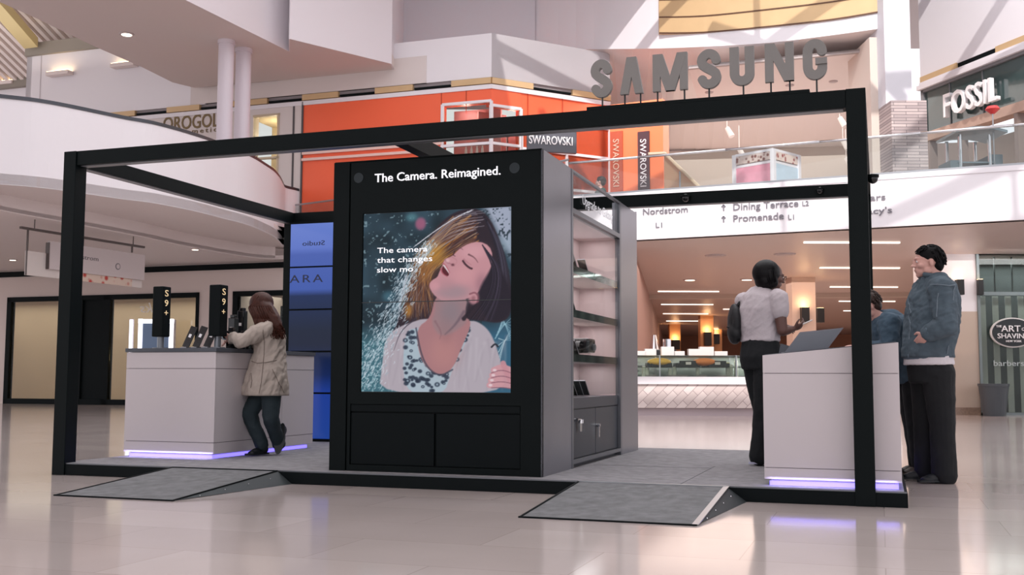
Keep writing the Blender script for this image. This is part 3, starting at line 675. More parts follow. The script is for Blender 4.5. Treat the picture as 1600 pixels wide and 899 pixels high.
# picture kiosk on level two
pk = at(1198, 275, 25.5); t = thing('picture_kiosk', 'white box kiosk with floral and pastel picture panels behind the upper balustrade', 'kiosk', (pk.x, pk.y, FT - .05), .75)
hwid = 26 / FPX * 25.5 * 1.35; ztop = at(1198, 243, 25.5).z
R45 = Matrix.Rotation(.75, 3, 'Z')
def PK(x, y, z): v = R45 @ Vector((x, y, 0)); return Vector((pk.x + v.x, pk.y + v.y, z))
bm = B()
for sx in (-1, 1):
    for sy in (-1, 1): box(bm, PK, sx * hwid - .05, sx * hwid + .05, sy * hwid - .05, sy * hwid + .05, FT - .05, ztop)
zm = at(1198, 261, 25.5).z
for z in (ztop - .04, zm - .04): box(bm, PK, -hwid, hwid, -hwid, hwid, z, z + .06)
link('frame', bm, white, t)
def floral(name, c1, c2, sc):
    m = mat(name, c1, .5); nt = m.node_tree; v = nt.nodes.new('ShaderNodeTexVoronoi'); v.inputs['Scale'].default_value = sc
    cr = nt.nodes.new('ShaderNodeValToRGB'); cr.color_ramp.elements[0].color = (*lin(c1), 1); cr.color_ramp.elements[1].color = (*lin(c2), 1); cr.color_ramp.elements[0].position = .25; cr.color_ramp.elements[1].position = .5
    tc = nt.nodes.new('ShaderNodeTexCoord'); nt.links.new(tc.outputs['Object'], v.inputs['Vector'])
    nt.links.new(v.outputs['Distance'], cr.inputs[0]); nt.links.new(cr.outputs[0], nt.nodes['Principled BSDF'].inputs['Base Color']); return m
fl1 = floral('floral_print', (150, 60, 62), (226, 206, 196), 9)
fl2 = floral('floral_print_dark', (120, 70, 64), (208, 188, 180), 10)
bm = B(); box(bm, PK, -hwid + .05, hwid - .05, -hwid - .02, -hwid, zm + .04, ztop - .05); link('picture_panel', bm, fl1, t)
bm = B(); box(bm, PK, -hwid - .02, -hwid, -hwid + .05, hwid - .05, zm + .04, ztop - .05); link('picture_panel', bm, fl2, t)
bm = B(); box(bm, PK, -hwid + .05, hwid - .05, -hwid - .02, -hwid, FT, zm - .05); link('picture_panel', bm, mat('pale_blue_poster', (190, 208, 222), .5, noise=.15, scale=6), t)
bm = B(); box(bm, PK, -hwid - .02, -hwid, -hwid + .05, hwid - .05, FT, zm - .05); link('picture_panel', bm, mat('pink_poster', (222, 150, 168), .5, noise=.2, scale=6), t)
bm = B(); box(bm, PK, -hwid + .01, hwid - .01, -hwid + .01, hwid - .01, FT - .04, ztop - .02); link('core', bm, white2, t)

# escalator balustrade seen behind the glass
e0, e1 = at(1038, 240, 27.5), at(1100, 300, 25.0)
t = thing('escalator', 'escalator balustrade with beige handrail descending beside the orange pier', 'escalator', (e1.x, e1.y, e1.z - 1.2))
bm = B(); cyl(bm, e0, e1, .05, seg=10); cyl(bm, e0, e0 + Vector((-.4, .1, .0)), .05); link('handrail', bm, mat('beige_handrail', (190, 166, 140), .4), t)
bm = B(); prism(bm, [e0, e1, e1 - ZV * 1.1, e0 - ZV * 1.1], (0, .06, 0)); link('balustrade_panel', bm, mat('beige_panel', (204, 178, 150), .4), t)
bm = B()
for k in range(1): 
    for f_ in (.42,): q = e0.lerp(e1, f_); cyl(bm, q, q - ZV * 1.1, .03)
link('post', bm, metal, t)

# ------------------------------------------------------------------ food hall (ground floor, right)
hw_m = mat('brown_hall_wall', (186, 136, 112), .6, noise=.1, scale=.6)
bm = B(); prism(bm, [(8, 74, 0), (44, 62, 0), (44, 62.3, 0), (8, 74.3, 0)], (0, 0, FB)); struct('wall_food_hall_back', bm, hw_m)
a, b = at(998, 500, 24.2), at(1036, 500, 74)
bm = B(); prism(bm, [(a.x - .3, 24.2, 0), (a.x - .1, 24.2, 0), (b.x, 74, 0), (b.x - .3, 74, 0)], (0, 0, FB)); struct('wall_food_hall_left', bm, mat('mauve_brown_wall', (170, 132, 122), .6))
strip_m = mat('linear_ceiling_light', (255, 244, 232), .4, emit=(255, 240, 222), estr=2.2)
for (u0, u1, v, g) in ((1028, 1124, 455, 0), (1033, 1115, 475.5, 0), (1036, 1107, 490, 0), (1041, 1095, 501.5, 0), (1256, 1407, 378, 1), (1281, 1407, 418, 1), (1297, 1404, 448, 1), (1311, 1400, 470.5, 1), (1318, 1396, 485.5, 1), (1140, 1200, 466, 2), (1130, 1180, 483, 2)):
    p, q = atz(u0, v, FB), atz(u1, v, FB); q.y = p.y
    bm = B(); box(bm, W, p.x, q.x, p.y - .035, p.y + .035, FB - .03, FB)
    lab = ['linear ceiling light in the left row of the food hall, %s' % ['nearest', 'second', 'third', 'farthest'][[455, 475.5, 490, 501.5].index(v)] if g == 0 else '', 'linear ceiling light in the right row of the food hall, %s from the fascia' % ['first', 'second', 'third', 'fourth', 'fifth'][[378, 418, 448, 470.5, 485.5].index(v)] if g == 1 else '', 'short linear ceiling light behind the head of the woman in grey, %s' % ('nearer' if v == 466 else 'farther')][g]
    tag(link('linear_light', bm, strip_m, base=((p.x + q.x) / 2, p.y, FB - .03)), lab, 'light', 'linear ceiling lights of the food hall')
for (u, v, on, lab) in ((1078, 437, 1, 'small downlight above the left row of linear lights'), (1167, 436.5, 1, 'small downlight left of the dark haired woman\'s head'), (1226, 397, 0, 'flat air vent in the food hall ceiling above the pillar'), (1118, 399, 0, 'flat air vent in the food hall ceiling near the fascia')):
    downlight(u, v, FB, on=bool(on), lab=lab, r=.16 if on else .2)
# columns with wall lights
wlm = mat('warm_wall_light_glow', (255, 214, 150), .5, emit=(255, 206, 140), estr=9)
def hall_col(u0, u1, vt, m, lab, name='column', sc=True, sv=None):
    Y = (FB - CZ) * FPX / (594.5 - vt); a, b = ux(u0, Y), ux(u1, Y); c = (a + b) / 2
    bm = B(); box(bm, W, a, b, Y, Y + (b - a), 0, FB); tag(link(name, bm, m, base=(c, Y, 0)), lab, 'column')
    return a, b, Y
tan = mat('tan_column', (206, 152, 108), .5)
pill = mat('pillar_plaster', (214, 190, 176), .6)
cols = [hall_col(1240, 1277, 433, pill, 'broad pale square pillar behind the woman in the grey shirt'),
        hall_col(1095.5, 1116, 494, tan, 'tan square column with a wall light, widest above the food counter'),
        hall_col(1047, 1064, 508, tan, 'tan square column above the left end of the food counter'),
        hall_col(1117, 1129, 516, tan, 'narrow tan column to the right of the widest tan one')]
lampm = mat('black_lamp_body', (20, 18, 20), .4)
def wlight(p, lab, h=.36, w=.17, pw=14, col=(1, .66, .36), up=True):
    t = thing('wall_light', lab, 'light', p)
    bm = B(); obox(bm, p, (w / 2, 0, 0), (0, w / 2, 0), (0, 0, h / 2)); link('lamp_body', bm, lampm, t, bevel=.008)
    bm = B(); obox(bm, p + Vector((0, 0, h / 2 + .003)), (w * .4, 0, 0), (0, w * .4, 0), (0, 0, .003)); link('lens', bm, wlm, t)
    point('wall_light_beam', p + Vector((0, -.02, h / 2 + .14)), pw, col, .15)
for (u, v, ci, pw, lab, h, w) in ((1257.5, 492, 0, 5, 'black wall light on the broad pale pillar', .42, .22), (1105.5, 530, 1, 12, 'black wall light on the widest tan column', .62, .32), (1055.5, 539, 2, 12, 'black wall light on the tan column left of the widest one', .5, .42), (1119, 530, 3, 8, 'black wall light on the narrow tan column', .6, .35)):
    Y = cols[ci][2] - .12; wlight(at(u, v, Y), lab, h, w, pw)
for (u, v, lab) in ((1237.5, 493, 'black wall light left of the broad pale pillar'), (1281.5, 493, 'black wall light right of the broad pale pillar')):
    wlight(at(u, v, 31.3), lab, .42, .2, 4)
# doorway on hall left wall
# food counter with glass case
ya = .79 * FPX / 55.5
fc = thing('food_counter', 'long food counter with white slab, patterned marble front and glass display case', 'counter', (5, ya, 0))
x0, x1 = 2.4, 8.6
bm = B(); box(bm, W, x0, x1, ya + .1, ya + 1.0, 0, .17); link('plinth', bm, mat('grey_plinth', (186, 170, 174), .4), fc)
marble = mat('chevron_marble', (206, 188, 186), .3, noise=.10, scale=14)
nt = marble.node_tree; b_ = nt.nodes['Principled BSDF']; tc = nt.nodes.new('ShaderNodeTexCoord'); mp = nt.nodes.new('ShaderNodeMapping'); mp.inputs['Rotation'].default_value = (math.pi / 2, 0, .78); nt.links.new(tc.outputs['Object'], mp.inputs[0])
br = nt.nodes.new('ShaderNodeTexBrick'); br.inputs['Scale'].default_value = 1.6; br.inputs['Mortar Size'].default_value = .012
br.inputs['Color1'].default_value = (*lin((224, 210, 206)), 1); br.inputs['Color2'].default_value = (*lin((200, 184, 180)), 1); br.inputs['Mortar'].default_value = (*lin((170, 150, 150)), 1)
nt.links.new(mp.outputs[0], br.inputs['Vector']); nt.links.new(br.outputs[0], b_.inputs['Base Color'])
bm = B(); box(bm, W, x0, x1, ya, ya + 1.0, .17, .69); link('marble_front', bm, marble, fc)
bm = B(); box(bm, W, x0, x1, ya - .06, ya + 1.05, .69, .86); link('counter_slab', bm, white, fc, bevel=.01)
bm = B()
for (a, b) in ((x0, 5.0), (5.05, 6.55), (6.6, 7.2)):
    box(bm, W, a, b, ya + .1, ya + .115, .86, 1.32); box(bm, W, a, b, ya + .1, ya + .8, 1.32, 1.335)
link('glass_case', bm, glasst, fc)
bm = B()
for x in (x0, 3.3, 5.0, 6.55, 7.2):
    for yy in (ya + .1, ya + .8): box(bm, W, x - .015, x + .015, yy, yy + .03, .86, 1.34)
for z in (.88, 1.10, 1.33): box(bm, W, x0, 7.2, ya + .78, ya + .82, z, z + .02)
link('case_frame', bm, metal, fc)
bm = B(); box(bm, W, x0, 7.0, ya + .2, ya + .75, 1.06, 1.075); link('case_shelf', bm, glasst, fc)
bm = B(); box(bm, W, x0, 7.0, ya + .82, ya + .86, .86, 1.33); link('case_back', bm, mat('case_grey_back', (158, 166, 164), .4), fc)
dkt = mat('dark_food_tray', (30, 32, 34), .4); fdy = mat('yellow_pastry', (224, 176, 76), .6); fdo = mat('orange_pastry', (222, 128, 60), .6); wt = mat('white_carton', (214, 208, 206), .5)
for i, (u, lab) in enumerate(((1029, 'left'), (1073, 'middle'), (1118, 'right'))):
    c = at(u, 571, ya + .45); t = thing('food_tray', 'black food tray on the glass shelf of the display case, %s one' % lab, 'tray', (c.x, c.y, 1.075), group='black trays in the food display case')
    bm = B(); box(bm, W, c.x - .28, c.x + .28, c.y - .2, c.y + .2, 1.075, 1.17); box(bm, W, c.x - .2, c.x + .2, c.y - .24, c.y - .2, 1.0 + .08, 1.22); link('tray', bm, dkt, t, bevel=.008)
    bm = B(); box(bm, W, c.x - .06, c.x + .06, c.y - .255, c.y - .243, 1.13, 1.19); link('price_card', bm, wt, t)
for (u, v, m, lab) in ((1030, 562, fdy, 'yellow pastry pile on the left black food tray'), (1101, 564, fdo, 'orange pastry pile between middle and right food trays')):
    c = at(u, v, ya + .3); bm = B(); bmesh.ops.create_icosphere(bm, subdivisions=3, radius=1, matrix=Matrix.Translation((c.x, c.y, 1.19)) @ Matrix.Diagonal((.27, .15, .09, 1)))
    tag(link('pastry_pile', bm, m, base=(c.x, c.y, 1.1), smooth=True), lab, 'pastry')
for i, (u, w) in enumerate(((1003, .14), (1018, .16), (1045, .18), (1063, .14), (1086, .16), (1106, .2), (1128, .18))):
    c = at(u, 552, ya + .45); h = .10 + .05 * (i % 3); bm = B(); box(bm, W, c.x - w, c.x + w * .6, c.y - .1, c.y + .1, 1.335, 1.335 + h); 
    tag(link('carton', bm, wt, base=(c.x, c.y, 1.335), bevel=.006), 'small white carton on top of the glass food case, %s' % ['leftmost', 'second from the left', 'third from the left', 'fourth from the left', 'fifth from the left', 'sixth from the left', 'rightmost'][i], 'carton', 'white cartons on the glass food case')
for i, u in enumerate((1018, 1050, 1066, 1096, 1127)):
    c = at(u, 583, ya + .3); bm = B(); cyl(bm, (c.x, c.y, .86), (c.x, c.y, .9), .1, .14, 16)
    tag(link('plate', bm, wt, base=(c.x, c.y, .86)), 'white plate on the slab inside the glass food case, %s' % ['leftmost', 'second from the left', 'third from the left', 'fourth from the left', 'fifth from the left', 'sixth from the left', 'rightmost'][i if i < 4 else 6], 'plate', 'white plates in the food case')
jarm = mat('glass_jar_goods', (196, 200, 190), .3, noise=.3, scale=20); yel = mat('yellow_carton', (226, 206, 92), .5)
ORD8 = ['first', 'second', 'third', 'fourth', 'fifth', 'sixth', 'seventh', 'eighth']
for i, u in enumerate((1006, 1011, 1047, 1054, 1090, 1137, 1142, 1150)):
    c = at(u, 580, ya + .35); zb_0 = .86; h = (.22, .18, .16, .2, .18, .3, .26, .34)[i]
    t = thing('jar', 'pale jar on the slab inside the glass food case, %s from the left' % ORD8[i], 'jar', (c.x, c.y, zb_0), group='pale jars in the food case')
    bm = B(); cyl(bm, (c.x, c.y, zb_0), (c.x, c.y, zb_0 + h), .045, .04, 14); link('glass_body', bm, jarm, t)
    bm = B(); cyl(bm, (c.x, c.y, zb_0 + h), (c.x, c.y, zb_0 + h + .02), .042, seg=14); link('lid', bm, yel if i == 5 else wt, t)
# espresso machine behind the case
c = at(1032, 545, ya + 1.6); t = thing('coffee_machine', 'dark coffee machine with chrome dome behind the left end of the food case', 'machine', (c.x, c.y, .86))
bm = B(); box(bm, W, c.x - .35, c.x + .35, c.y - .2, c.y + .2, 0, 1.5); link('body', bm, dkt, t, bevel=.02)
bm = B(); cyl(bm, (c.x - .15, c.y, 1.5), (c.x - .15, c.y, 1.85), .13, .05); cyl(bm, (c.x + .15, c.y, 1.5), (c.x + .15, c.y, 1.75), .1, .1); link('hopper', bm, chrome, t)
# back counter line of the hall: chairs and low white wall
bm = B(); box(bm, W, 4.5, 13, 33.5, 34.1, 0, 1.55); tag(link('service_counter', bm, wt, base=(8, 33.5, 0), bevel=.02), 'white service counter farther inside the food hall', 'counter')

# right pier on ground floor and Art of Shaving shop
yp = .79 * FPX / 53
bm = B(); xa, xb = ux(1462, yp), ux(1532, yp)
zt1 = at(1500, 487, yp).z
box(bm, W, xa, xb, yp, yp + 1.2, zt1, FB); struct('wall_ground_pier', bm, white)
bm = B(); box(bm, W, xa, xb, yp - .01, yp + 1.2, at(1500, 637, yp).z, zt1); struct('wall_ground_pier_lower', bm, mat('tan_dado', (190, 172, 158), .5))
bm = B(); box(bm, W, xa, xb + .02, yp - .03, yp + 1.2, 0, at(1500, 637, yp).z); struct('baseboard_right', bm, mat('granite_base', (140, 118, 104), .3, noise=.4, scale=25))
wlight(at(1499.5, 449, yp - .1), 'black wall light on the white pier left of the striped shop window', .36, .16, 0.7, (1, .9, .85))
wlight(at(1531.5, 449, yp - .1), 'black wall light at the edge of the striped shop window', .36, .12, .6, (1, .9, .85))
ys = yp - .05
sx0 = ux(1532, ys)
bm = B(); box(bm, W, sx0 - .02, sx0 + 8, ys, ys + .3, at(1560, 390, ys).z, FB); struct('wall_shop_header', bm, white2)
ztp = at(1560, 390, ys).z; zmid = at(1560, 459, ys).z
t = bpy.data.objects.new('window_8', None); COL.objects.link(t); t['kind'] = 'structure'; mm = Matrix.Translation((sx0, ys, 0)); t.matrix_world = mm; sh = Node(t, mm)
bm = B(); box(bm, W, sx0, sx0 + .06, ys, ys + .1, 0, ztp); box(bm, W, sx0, sx0 + 8, ys, ys + .1, ztp - .05, ztp); box(bm, W, sx0, sx0 + 8, ys, ys + .1, zmid - .04, zmid + .04); box(bm, W, sx0, sx0 + 8, ys, ys + .1, 0, .06); link('window_frame', bm, mat('grey_teal_frame', (120, 130, 132), .4, .3), sh)
bm = B(); box(bm, W, sx0 + .06, sx0 + 8, ys + .04, ys + .06, .06, ztp - .05); link('pane', bm, glasst, sh)
bm = B(); box(bm, W, sx0, sx0 + 8, ys + 1.2, ys + 1.3, 0, ztp + .1); link('window_back', bm, mat('teal_shop_dark', (48, 56, 58), .6), sh)
bm = B()
for i in range(26):
    x = sx0 + .15 + i * .30; box(bm, W, x, x + .14, ys + .25, ys + .27, .06, zmid - .04)
link('stripe_panel', bm, mat('pale_stripe', (196, 202, 202), .6), sh)
bm = B()
for i in range(14):
    x = sx0 + .25 + i * .42; box(bm, W, x, x + .03, ys + .6, ys + .63, zmid, ztp)
link('upper_slat', bm, mat('dark_slat', (40, 48, 50), .6), sh)
area('striped_shop_fill', (sx0 + 3, ys + .75, 3.6), (0, 0, 0), 6, .5, 130, (.95, 1, 1)); area('striped_shop_front_fill', (sx0 + 3, ys - 1.0, 3.7), (math.radians(25), 0, 0), 6, .3, 80, (1, 1, 1))  # fill lamps added behind and before the glass to lighten the stripes
# oval sign
oc = at(1583, 520, ys - .06); t = thing('shop_sign', 'dark oval THE ART OF SHAVING sign with white rim on the striped window', 'sign', oc)
def oval(c, a, b, yb, yf, seg=40): 
    bm = B(); prism(bm, [(c.x + a * math.cos(2 * math.pi * i / seg), yb, c.z + b * math.sin(2 * math.pi * i / seg)) for i in range(seg)], (0, yf - yb, 0)); return bm
sc_ = ys / FPX
link('rim', oval(oc, 35 * sc_, 23.5 * sc_, ys - .0, ys - .05), wt, t)
link('sign_board', oval(oc, 32.5 * sc_, 21.5 * sc_, ys - .04, ys - .065), mat('charcoal_sign', (34, 40, 44), .5), t)
bm = text_bm('ART', oc + Vector((-19 * sc_, -.03, 1.5 * sc_)), WXv, ZV, height=10 * sc_, width=30 * sc_, depth=-.02, offset=.004)
join(bm, text_bm('OF', oc + Vector((13 * sc_, -.03, 3 * sc_)), WXv, ZV, height=5 * sc_, depth=-.02)); join(bm, text_bm('THE', oc + Vector((-27 * sc_, -.03, 8 * sc_)), WXv, ZV, height=3.6 * sc_, depth=-.02))
join(bm, text_bm('SHAVING', oc + Vector((-25 * sc_, -.03, -9 * sc_)), WXv, ZV, height=8 * sc_, width=50 * sc_, depth=-.02, offset=.004)); join(bm, text_bm('NEW YORK', oc + Vector((-12 * sc_, -.03, -15 * sc_)), WXv, ZV, height=3.4 * sc_, width=24 * sc_, depth=-.02))
link('lettering', bm, mat('white_letters', (240, 236, 238), .5), t)
bp = at(1553, 572, ys - .01); bm = text_bm('barberspa', bp, WXv, ZV, height=9 * sc_, width=62 * sc_, depth=-.01); tag(link('window_lettering', bm, mat('pale_grey_vinyl', (188, 196, 198), .5), base=bp), 'pale grey barberspa lettering on the striped shop window', 'lettering')
# planter
pc = at(1554, 650, ys - .55); pc.z = 0; k_ = pc.y / FPX
t = thing('planter', 'tall tapered dark grey planter in front of the striped shop window', 'planter', pc)
bm = B(); cyl(bm, pc, pc + ZV * 46 * k_, 16.5 * k_, 22 * k_, 32); link('pot', bm, mat('grey_planter', (74, 80, 86), .45), t)
bm = B(); cyl(bm, pc + ZV * 46 * k_, pc + ZV * 50 * k_, 23 * k_, 23 * k_, 32); link('rim', bm, mat('grey_planter', (74, 80, 86), .45), t)

# ------------------------------------------------------------------ unseen roof and skylight ribs, laid out to shape the sun patches
rf_m = mat('unseen_roof', (210, 206, 208), .7)
bm = B()
box(bm, W, -26, 26, -14, 7.0, 13.4, 13.7); box(bm, W, -26, -1.2, 7.0, 40, 13.4, 13.7); box(bm, W, -1.2, 15, 25.3, 40, 13.4, 13.7); box(bm, W, 15, 26, 7.0, 40, 13.4, 13.7)
struct('ceiling', bm, rf_m)
rib = mat('skylight_rib', (200, 200, 204), .5)
bm = B()
for i in range(5):
    y = 8.5 + i * 3.9; obox(bm, (7, y, 13.5), (9, 0.9, 0), (0, .075, 0), (0, 0, .16))
for i in range(4):
    x = .4 + i * 4.1; obox(bm, (x, 16, 13.5), (.08, 0, 0), (1.5, 10, 0), (0, 0, .16))
for i in range(3):
    x = 1.5 + i * 4.6; obox(bm, (x, 14, 12.6), Vector((2.4, 1.6, .7)), (.07, -.1, 0), (0, 0, .09)); obox(bm, (x, 20, 12.6), Vector((-1.8, 2.2, .7)), (.08, .07, 0), (0, 0, .09))
struct('ceiling', bm, rib)

# ================================================================== KIOSK
PT = 0.097; KW = 6.385; KD = 3.64; KH = 2.68
screen_dark = mat('display_black', (8, 12, 14), .15)
led = mat('violet_led', (150, 140, 255), .4, emit=(128, 114, 255), estr=1.7)
def kthing(name, lab, cat, x, y, z=0, group=None): return thing(name, lab, cat, K(x, y, z), YAW, group)
# platform
pl = kthing('kiosk_platform', 'low black edged grey carpeted platform carrying the kiosk', 'platform', 3, 0)
bm = B(); box(bm, K, 0.0, KW + .19, 0.0, KD + .1, 0, PT - .008); link('platform_base', bm, blackm, pl, bevel=.004)
bm = B(); box(bm, K, 0.02, KW + .17, 0.02, KD + .08, PT - .008, PT); link('carpet', bm, carpet, pl)
bm = B(); box(bm, K, 0.005, KW + .185, 0.005, .018, PT - .008, PT + .001); link('edge_strip', bm, mat('dull_steel_edge', (110, 112, 116), .4, .7), pl)
bm = B()
box(bm, K, 5.15, 5.155, 0.02, 1.6, PT, PT + .001); box(bm, K, 4.2, 5.15, 1.4, 1.405, PT, PT + .001)
link('carpet_seam', bm, mat('dark_seam', (70, 72, 78), .9), pl)
# portal frame
fr = kthing('portal_frame', 'large black steel portal frame standing around the kiosk', 'frame', 0, 0)
bw = .123; bh = .12
for (x0, x1, y0, y1, zb) in ((0, bw, -.012, bw, 0), (KW - bw, KW + .0, -.012, bw, 0), (0, bw, KD - bw, KD, PT), (KW - bw, KW, KD - bw, KD, PT)):
    bm = B(); box(bm, K, x0, x1, y0, y1, zb, KH); link('post', bm, black, fr, bevel=.004)
for (x0, x1, y0, y1) in ((bw, KW - bw, 0, bw), (bw, KW - bw, KD - bw, KD), (0, bw, bw, KD - bw), (KW - bw, KW, bw, KD - bw), (2.98, 3.08, bw, KD - bw)):
    bm = B(); box(bm, K, x0, x1, y0, y1, KH - bh, KH); link('beam', bm, black, fr, bevel=.004)
bm = B()
box(bm, K, bw + .02, KW - bw - .02, .03, bw - .02, KH - bh - .006, KH - bh); box(bm, K, .03, bw - .02, bw, KD - bw, KH - bh - .006, KH - bh); box(bm, K, bw, KW - bw, KD - bw + .02, KD - .02, KH - bh - .006, KH - bh)
link('light_channel', bm, strip, fr)
bm = B(); box(bm, K, 4.52, KW - .35, .0, bw, KH, KH + .022); link('sign_mounting_plate', bm, black, fr)
bm = B(); box(bm, K, 2.98, 3.10, 1.2, 1.32, 2.46, KH - bh); link('support_stub', bm, black, fr)
# little round cameras on the beams
def ballcam(x, y, z, lab, s=1.0):
    t = kthing('dome_camera', lab, 'camera', x, y, z)
    bm = B(); cyl(bm, K(x, y, z), K(x, y, z - .02 * s), .05 * s, .05 * s, 20); link('mount_plate', bm, black, t)
    bm = B(); bmesh.ops.create_icosphere(bm, subdivisions=3, radius=.042 * s, matrix=Matrix.Translation(K(x, y, z - .03 * s))); link('dome', bm, mat('dark_lens', (10, 12, 16), .08), t, smooth=True)
ballcam(4.62, KD - bw - .03, KH - .035, 'small black round camera on the rear beam nearer the tower')
ballcam(5.92, KD - bw - .03, KH - .035, 'small black round camera on the rear beam nearer the right post', .8)
ballcam(KW + .03, .08, 2.12, 'small grey round device on the outer side of the right post', .8)

# roof letters SAMSUNG
let = kthing('letter_sign', 'row of large grey SAMSUNG letters standing on rods on the front beam', 'sign', 5.3, .06, KH)
lm = mat('letter_grey_face', (124, 121, 118), .45, .2, noise=.03, scale=3)
rods = mat('rod_dark', (40, 44, 46), .4, .4)
def arcpts(cx, cy, rx, ry, a0, a1, n): return [(cx + rx * math.cos(math.radians(a0 + (a1 - a0) * i / n)), cy + ry * math.sin(math.radians(a0 + (a1 - a0) * i / n))) for i in range(n + 1)]
def strokes(bm, pts, w):
    for i in range(len(pts) - 1):
        a, b = K(pts[i][0], .03, pts[i][1]), K(pts[i + 1][0], .03, pts[i + 1][1]); d = (b - a); n = d.normalized().cross(KYv) * w / 2
        e = KYv * (.0005 * i)
        prism(bm, [a + n + e, b + n + e, b - n + e, a - n + e], KYv * .035)
        if i: cyl(bm, a + e * 1.0 + KYv * .0002, a + e + KYv * .035, w / 2, seg=20)
def strokepoly(pts, w):           # thick polyline outline
    L, R = [], []
    for i, p in enumerate(pts):
        a = Vector(pts[max(i - 1, 0)]); b = Vector(pts[min(i + 1, len(pts) - 1)]); d = (b - a).normalized(); n = Vector((-d.y, d.x)) * w / 2
        L.append((p[0] + n.x, p[1] + n.y)); R.append((p[0] - n.x, p[1] - n.y))
    return L + R[::-1]
# outlines in a cell of width w and height 1
st_ = .235
def S_letter(w):
    rx = w / 2 - st_ / 2
    return [('s', arcpts(w / 2, .70, rx, .20, -8, 180, 14) + [(st_ / 2 + .02, .62), (w * .38, .545), (w * .62, .455), (w - st_ / 2 - .02, .38)] + arcpts(w / 2, .30, rx, .20, 0, -172, 14))]
def G_letter(w):
    rx = w / 2 - st_ / 2
    return [('s', arcpts(w / 2, .68, rx, .22, -8, 180, 14) + arcpts(w / 2, .32, rx, .22, 180, 350, 14) + [(w - st_ / 2, .44)]), [(w * .52, .36), (w, .36), (w, .52), (w * .52, .52)]]
def U_letter(w):
    rx = w / 2 - st_ / 2
    return [('s', [(st_ / 2, 1)] + arcpts(w / 2, .30, rx, .20, 180, 360, 14) + [(w - st_ / 2, 1)])]
def A_letter(w): return [[(0, 0), (.22, 0), (w / 2 + .11, 1), (w / 2 - .13, 1)], [(w, 0), (w - .22, 0), (w / 2 - .11, 1), (w / 2 + .13, 1)]]
def M_letter(w): return [[(0, 0), (.20, 0), (.20, 1), (0, 1)], [(w - .20, 0), (w, 0), (w, 1), (w - .20, 1)], [(.0, 1), (.27, 1), (w * .5 + .12, 0), (w * .5 - .12, 0)], [(w - .27, 1), (w, 1), (w * .5 + .12, 0), (w * .5 - .12, 0)]]
def N_letter(w): return [[(0, 0), (.21, 0), (.21, 1), (0, 1)], [(w - .21, 0), (w, 0), (w, 1), (w - .21, 1)], [(.0, 1), (.25, 1), (w, 0), (w - .25, 0)]]
def kx_at(u):
    d = _ray(u, 120); dk = Vector((d.x, d.y)); # intersect with K plane y=.06
    o = K(0, .06); n = KYv; t = o.dot(n) / Vector((d.x, d.y, 0)).dot(n); return (Vector((d.x, d.y, 0)) * t - o).dot(KXv)
LH = .262
for (ch, fn_, u0, u1, rod) in (('S', S_letter, 924, 957, (941.5,)), ('A', A_letter, 970, 1006, (976.5, 1001)), ('M', M_letter, 1021, 1075, (1027.5, 1069.5)), ('S', S_letter, 1090, 1127, (1108,)), ('U', U_letter, 1141, 1179, (1161.5,)), ('N', N_letter, 1196, 1241, (1204.5, 1234)), ('G', G_letter, 1255, 1293, (1276,))):
    xa, xb = kx_at(u0), kx_at(u1); w = (xb - xa) / LH
    zb = KH + .10 + .006 * 0
    bm = B()
    for ip_, poly in enumerate(fn_(w)): 
        if poly[0] == 's': strokes(bm, [(xa + px_ * LH, zb + py_ * LH) for px_, py_ in poly[1]], st_ * LH); continue
        bb = B(); prism(bb, [K(xa + px_ * LH, .0285 - .0006 * ip_, zb + py_ * LH) for px_, py_ in poly], -KYv * -.035)
        bmesh.ops.triangulate(bb, faces=[f for f in bb.faces if len(f.verts) > 4]); join(bm, bb)
    link('letter', bm, lm, let)
    bm = B()
    for r in rod:
        x = kx_at(r); cyl(bm, K(x, .055, KH), K(x, .055, zb + .03), .006, seg=8)
    link('mounting_rod', bm, rods, let)

# ------------------------------------------------------------------ tower
TX0, TX1, TY0, TZ = 2.4485, 4.143, .166, 2.464
tw = kthing('display_tower', 'tall black display tower with a video wall and a glass product case', 'display', 3.3, .2, PT)
bm = B(); box(bm, K, TX0, TX1 - .003, TY0 + .03, .94, PT, TZ); link('body', bm, black, tw, bevel=.004)
# front skin with opening for the video wall and the service doors
bm = B(); f0_, f1_ = TY0, TY0 + .03
sx0_, sx1_, sz0, sz1 = 2.70, 3.905, .69, 2.055
box(bm, K, TX0, TX0 + .135, f0_ - .004, f1_, PT, TZ); box(bm, K, TX0 + .145, sx0_, f0_, f1_, .60, TZ - .0); box(bm, K, sx1_, TX1, f0_, f1_, .60, TZ)
box(bm, K, sx0_, sx1_, f0_, f1_, sz1, TZ); box(bm, K, sx0_, sx1_, f0_, f1_, .60, sz0)
box(bm, K, TX0 + .145, TX1, f0_, f1_, PT, .145); box(bm, K, TX0 + .145, TX0 + .17, f0_, f1_, .145, .60); box(bm, K, 3.98, TX1, f0_, f1_, .145, .60)
link('front_panel', bm, black, tw)
for (a, b) in ((TX0 + .175, 3.305), (3.325, 3.975)):
    bm = B(); box(bm, K, a, b, f0_ + .008, f1_, .15, .535); link('service_door', bm, blackm, tw, bevel=.003)
bm = B(); box(bm, K, TX0 + .175, 3.975, f0_ + .004, f1_, .545, .595); link('door_head_rail', bm, blackm, tw)
for x in (2.66, 3.93):
    bm = B(); disc(bm, K(x, f0_, 2.335), -KYv, .04, .004); link('speaker_disc', bm, mat('speaker_cloth', (38, 46, 50), .8), tw)
txt_m = mat('lit_white_letters', (240, 240, 244), .5, emit=(235, 235, 240), estr=.7)
bm = text_bm('The Camera. Reimagined.', K(2.80, f0_ - .001, 2.292), KXv, ZV, height=.067, width=1.022, depth=.008, offset=.004); link('lettering', bm, txt_m, tw)
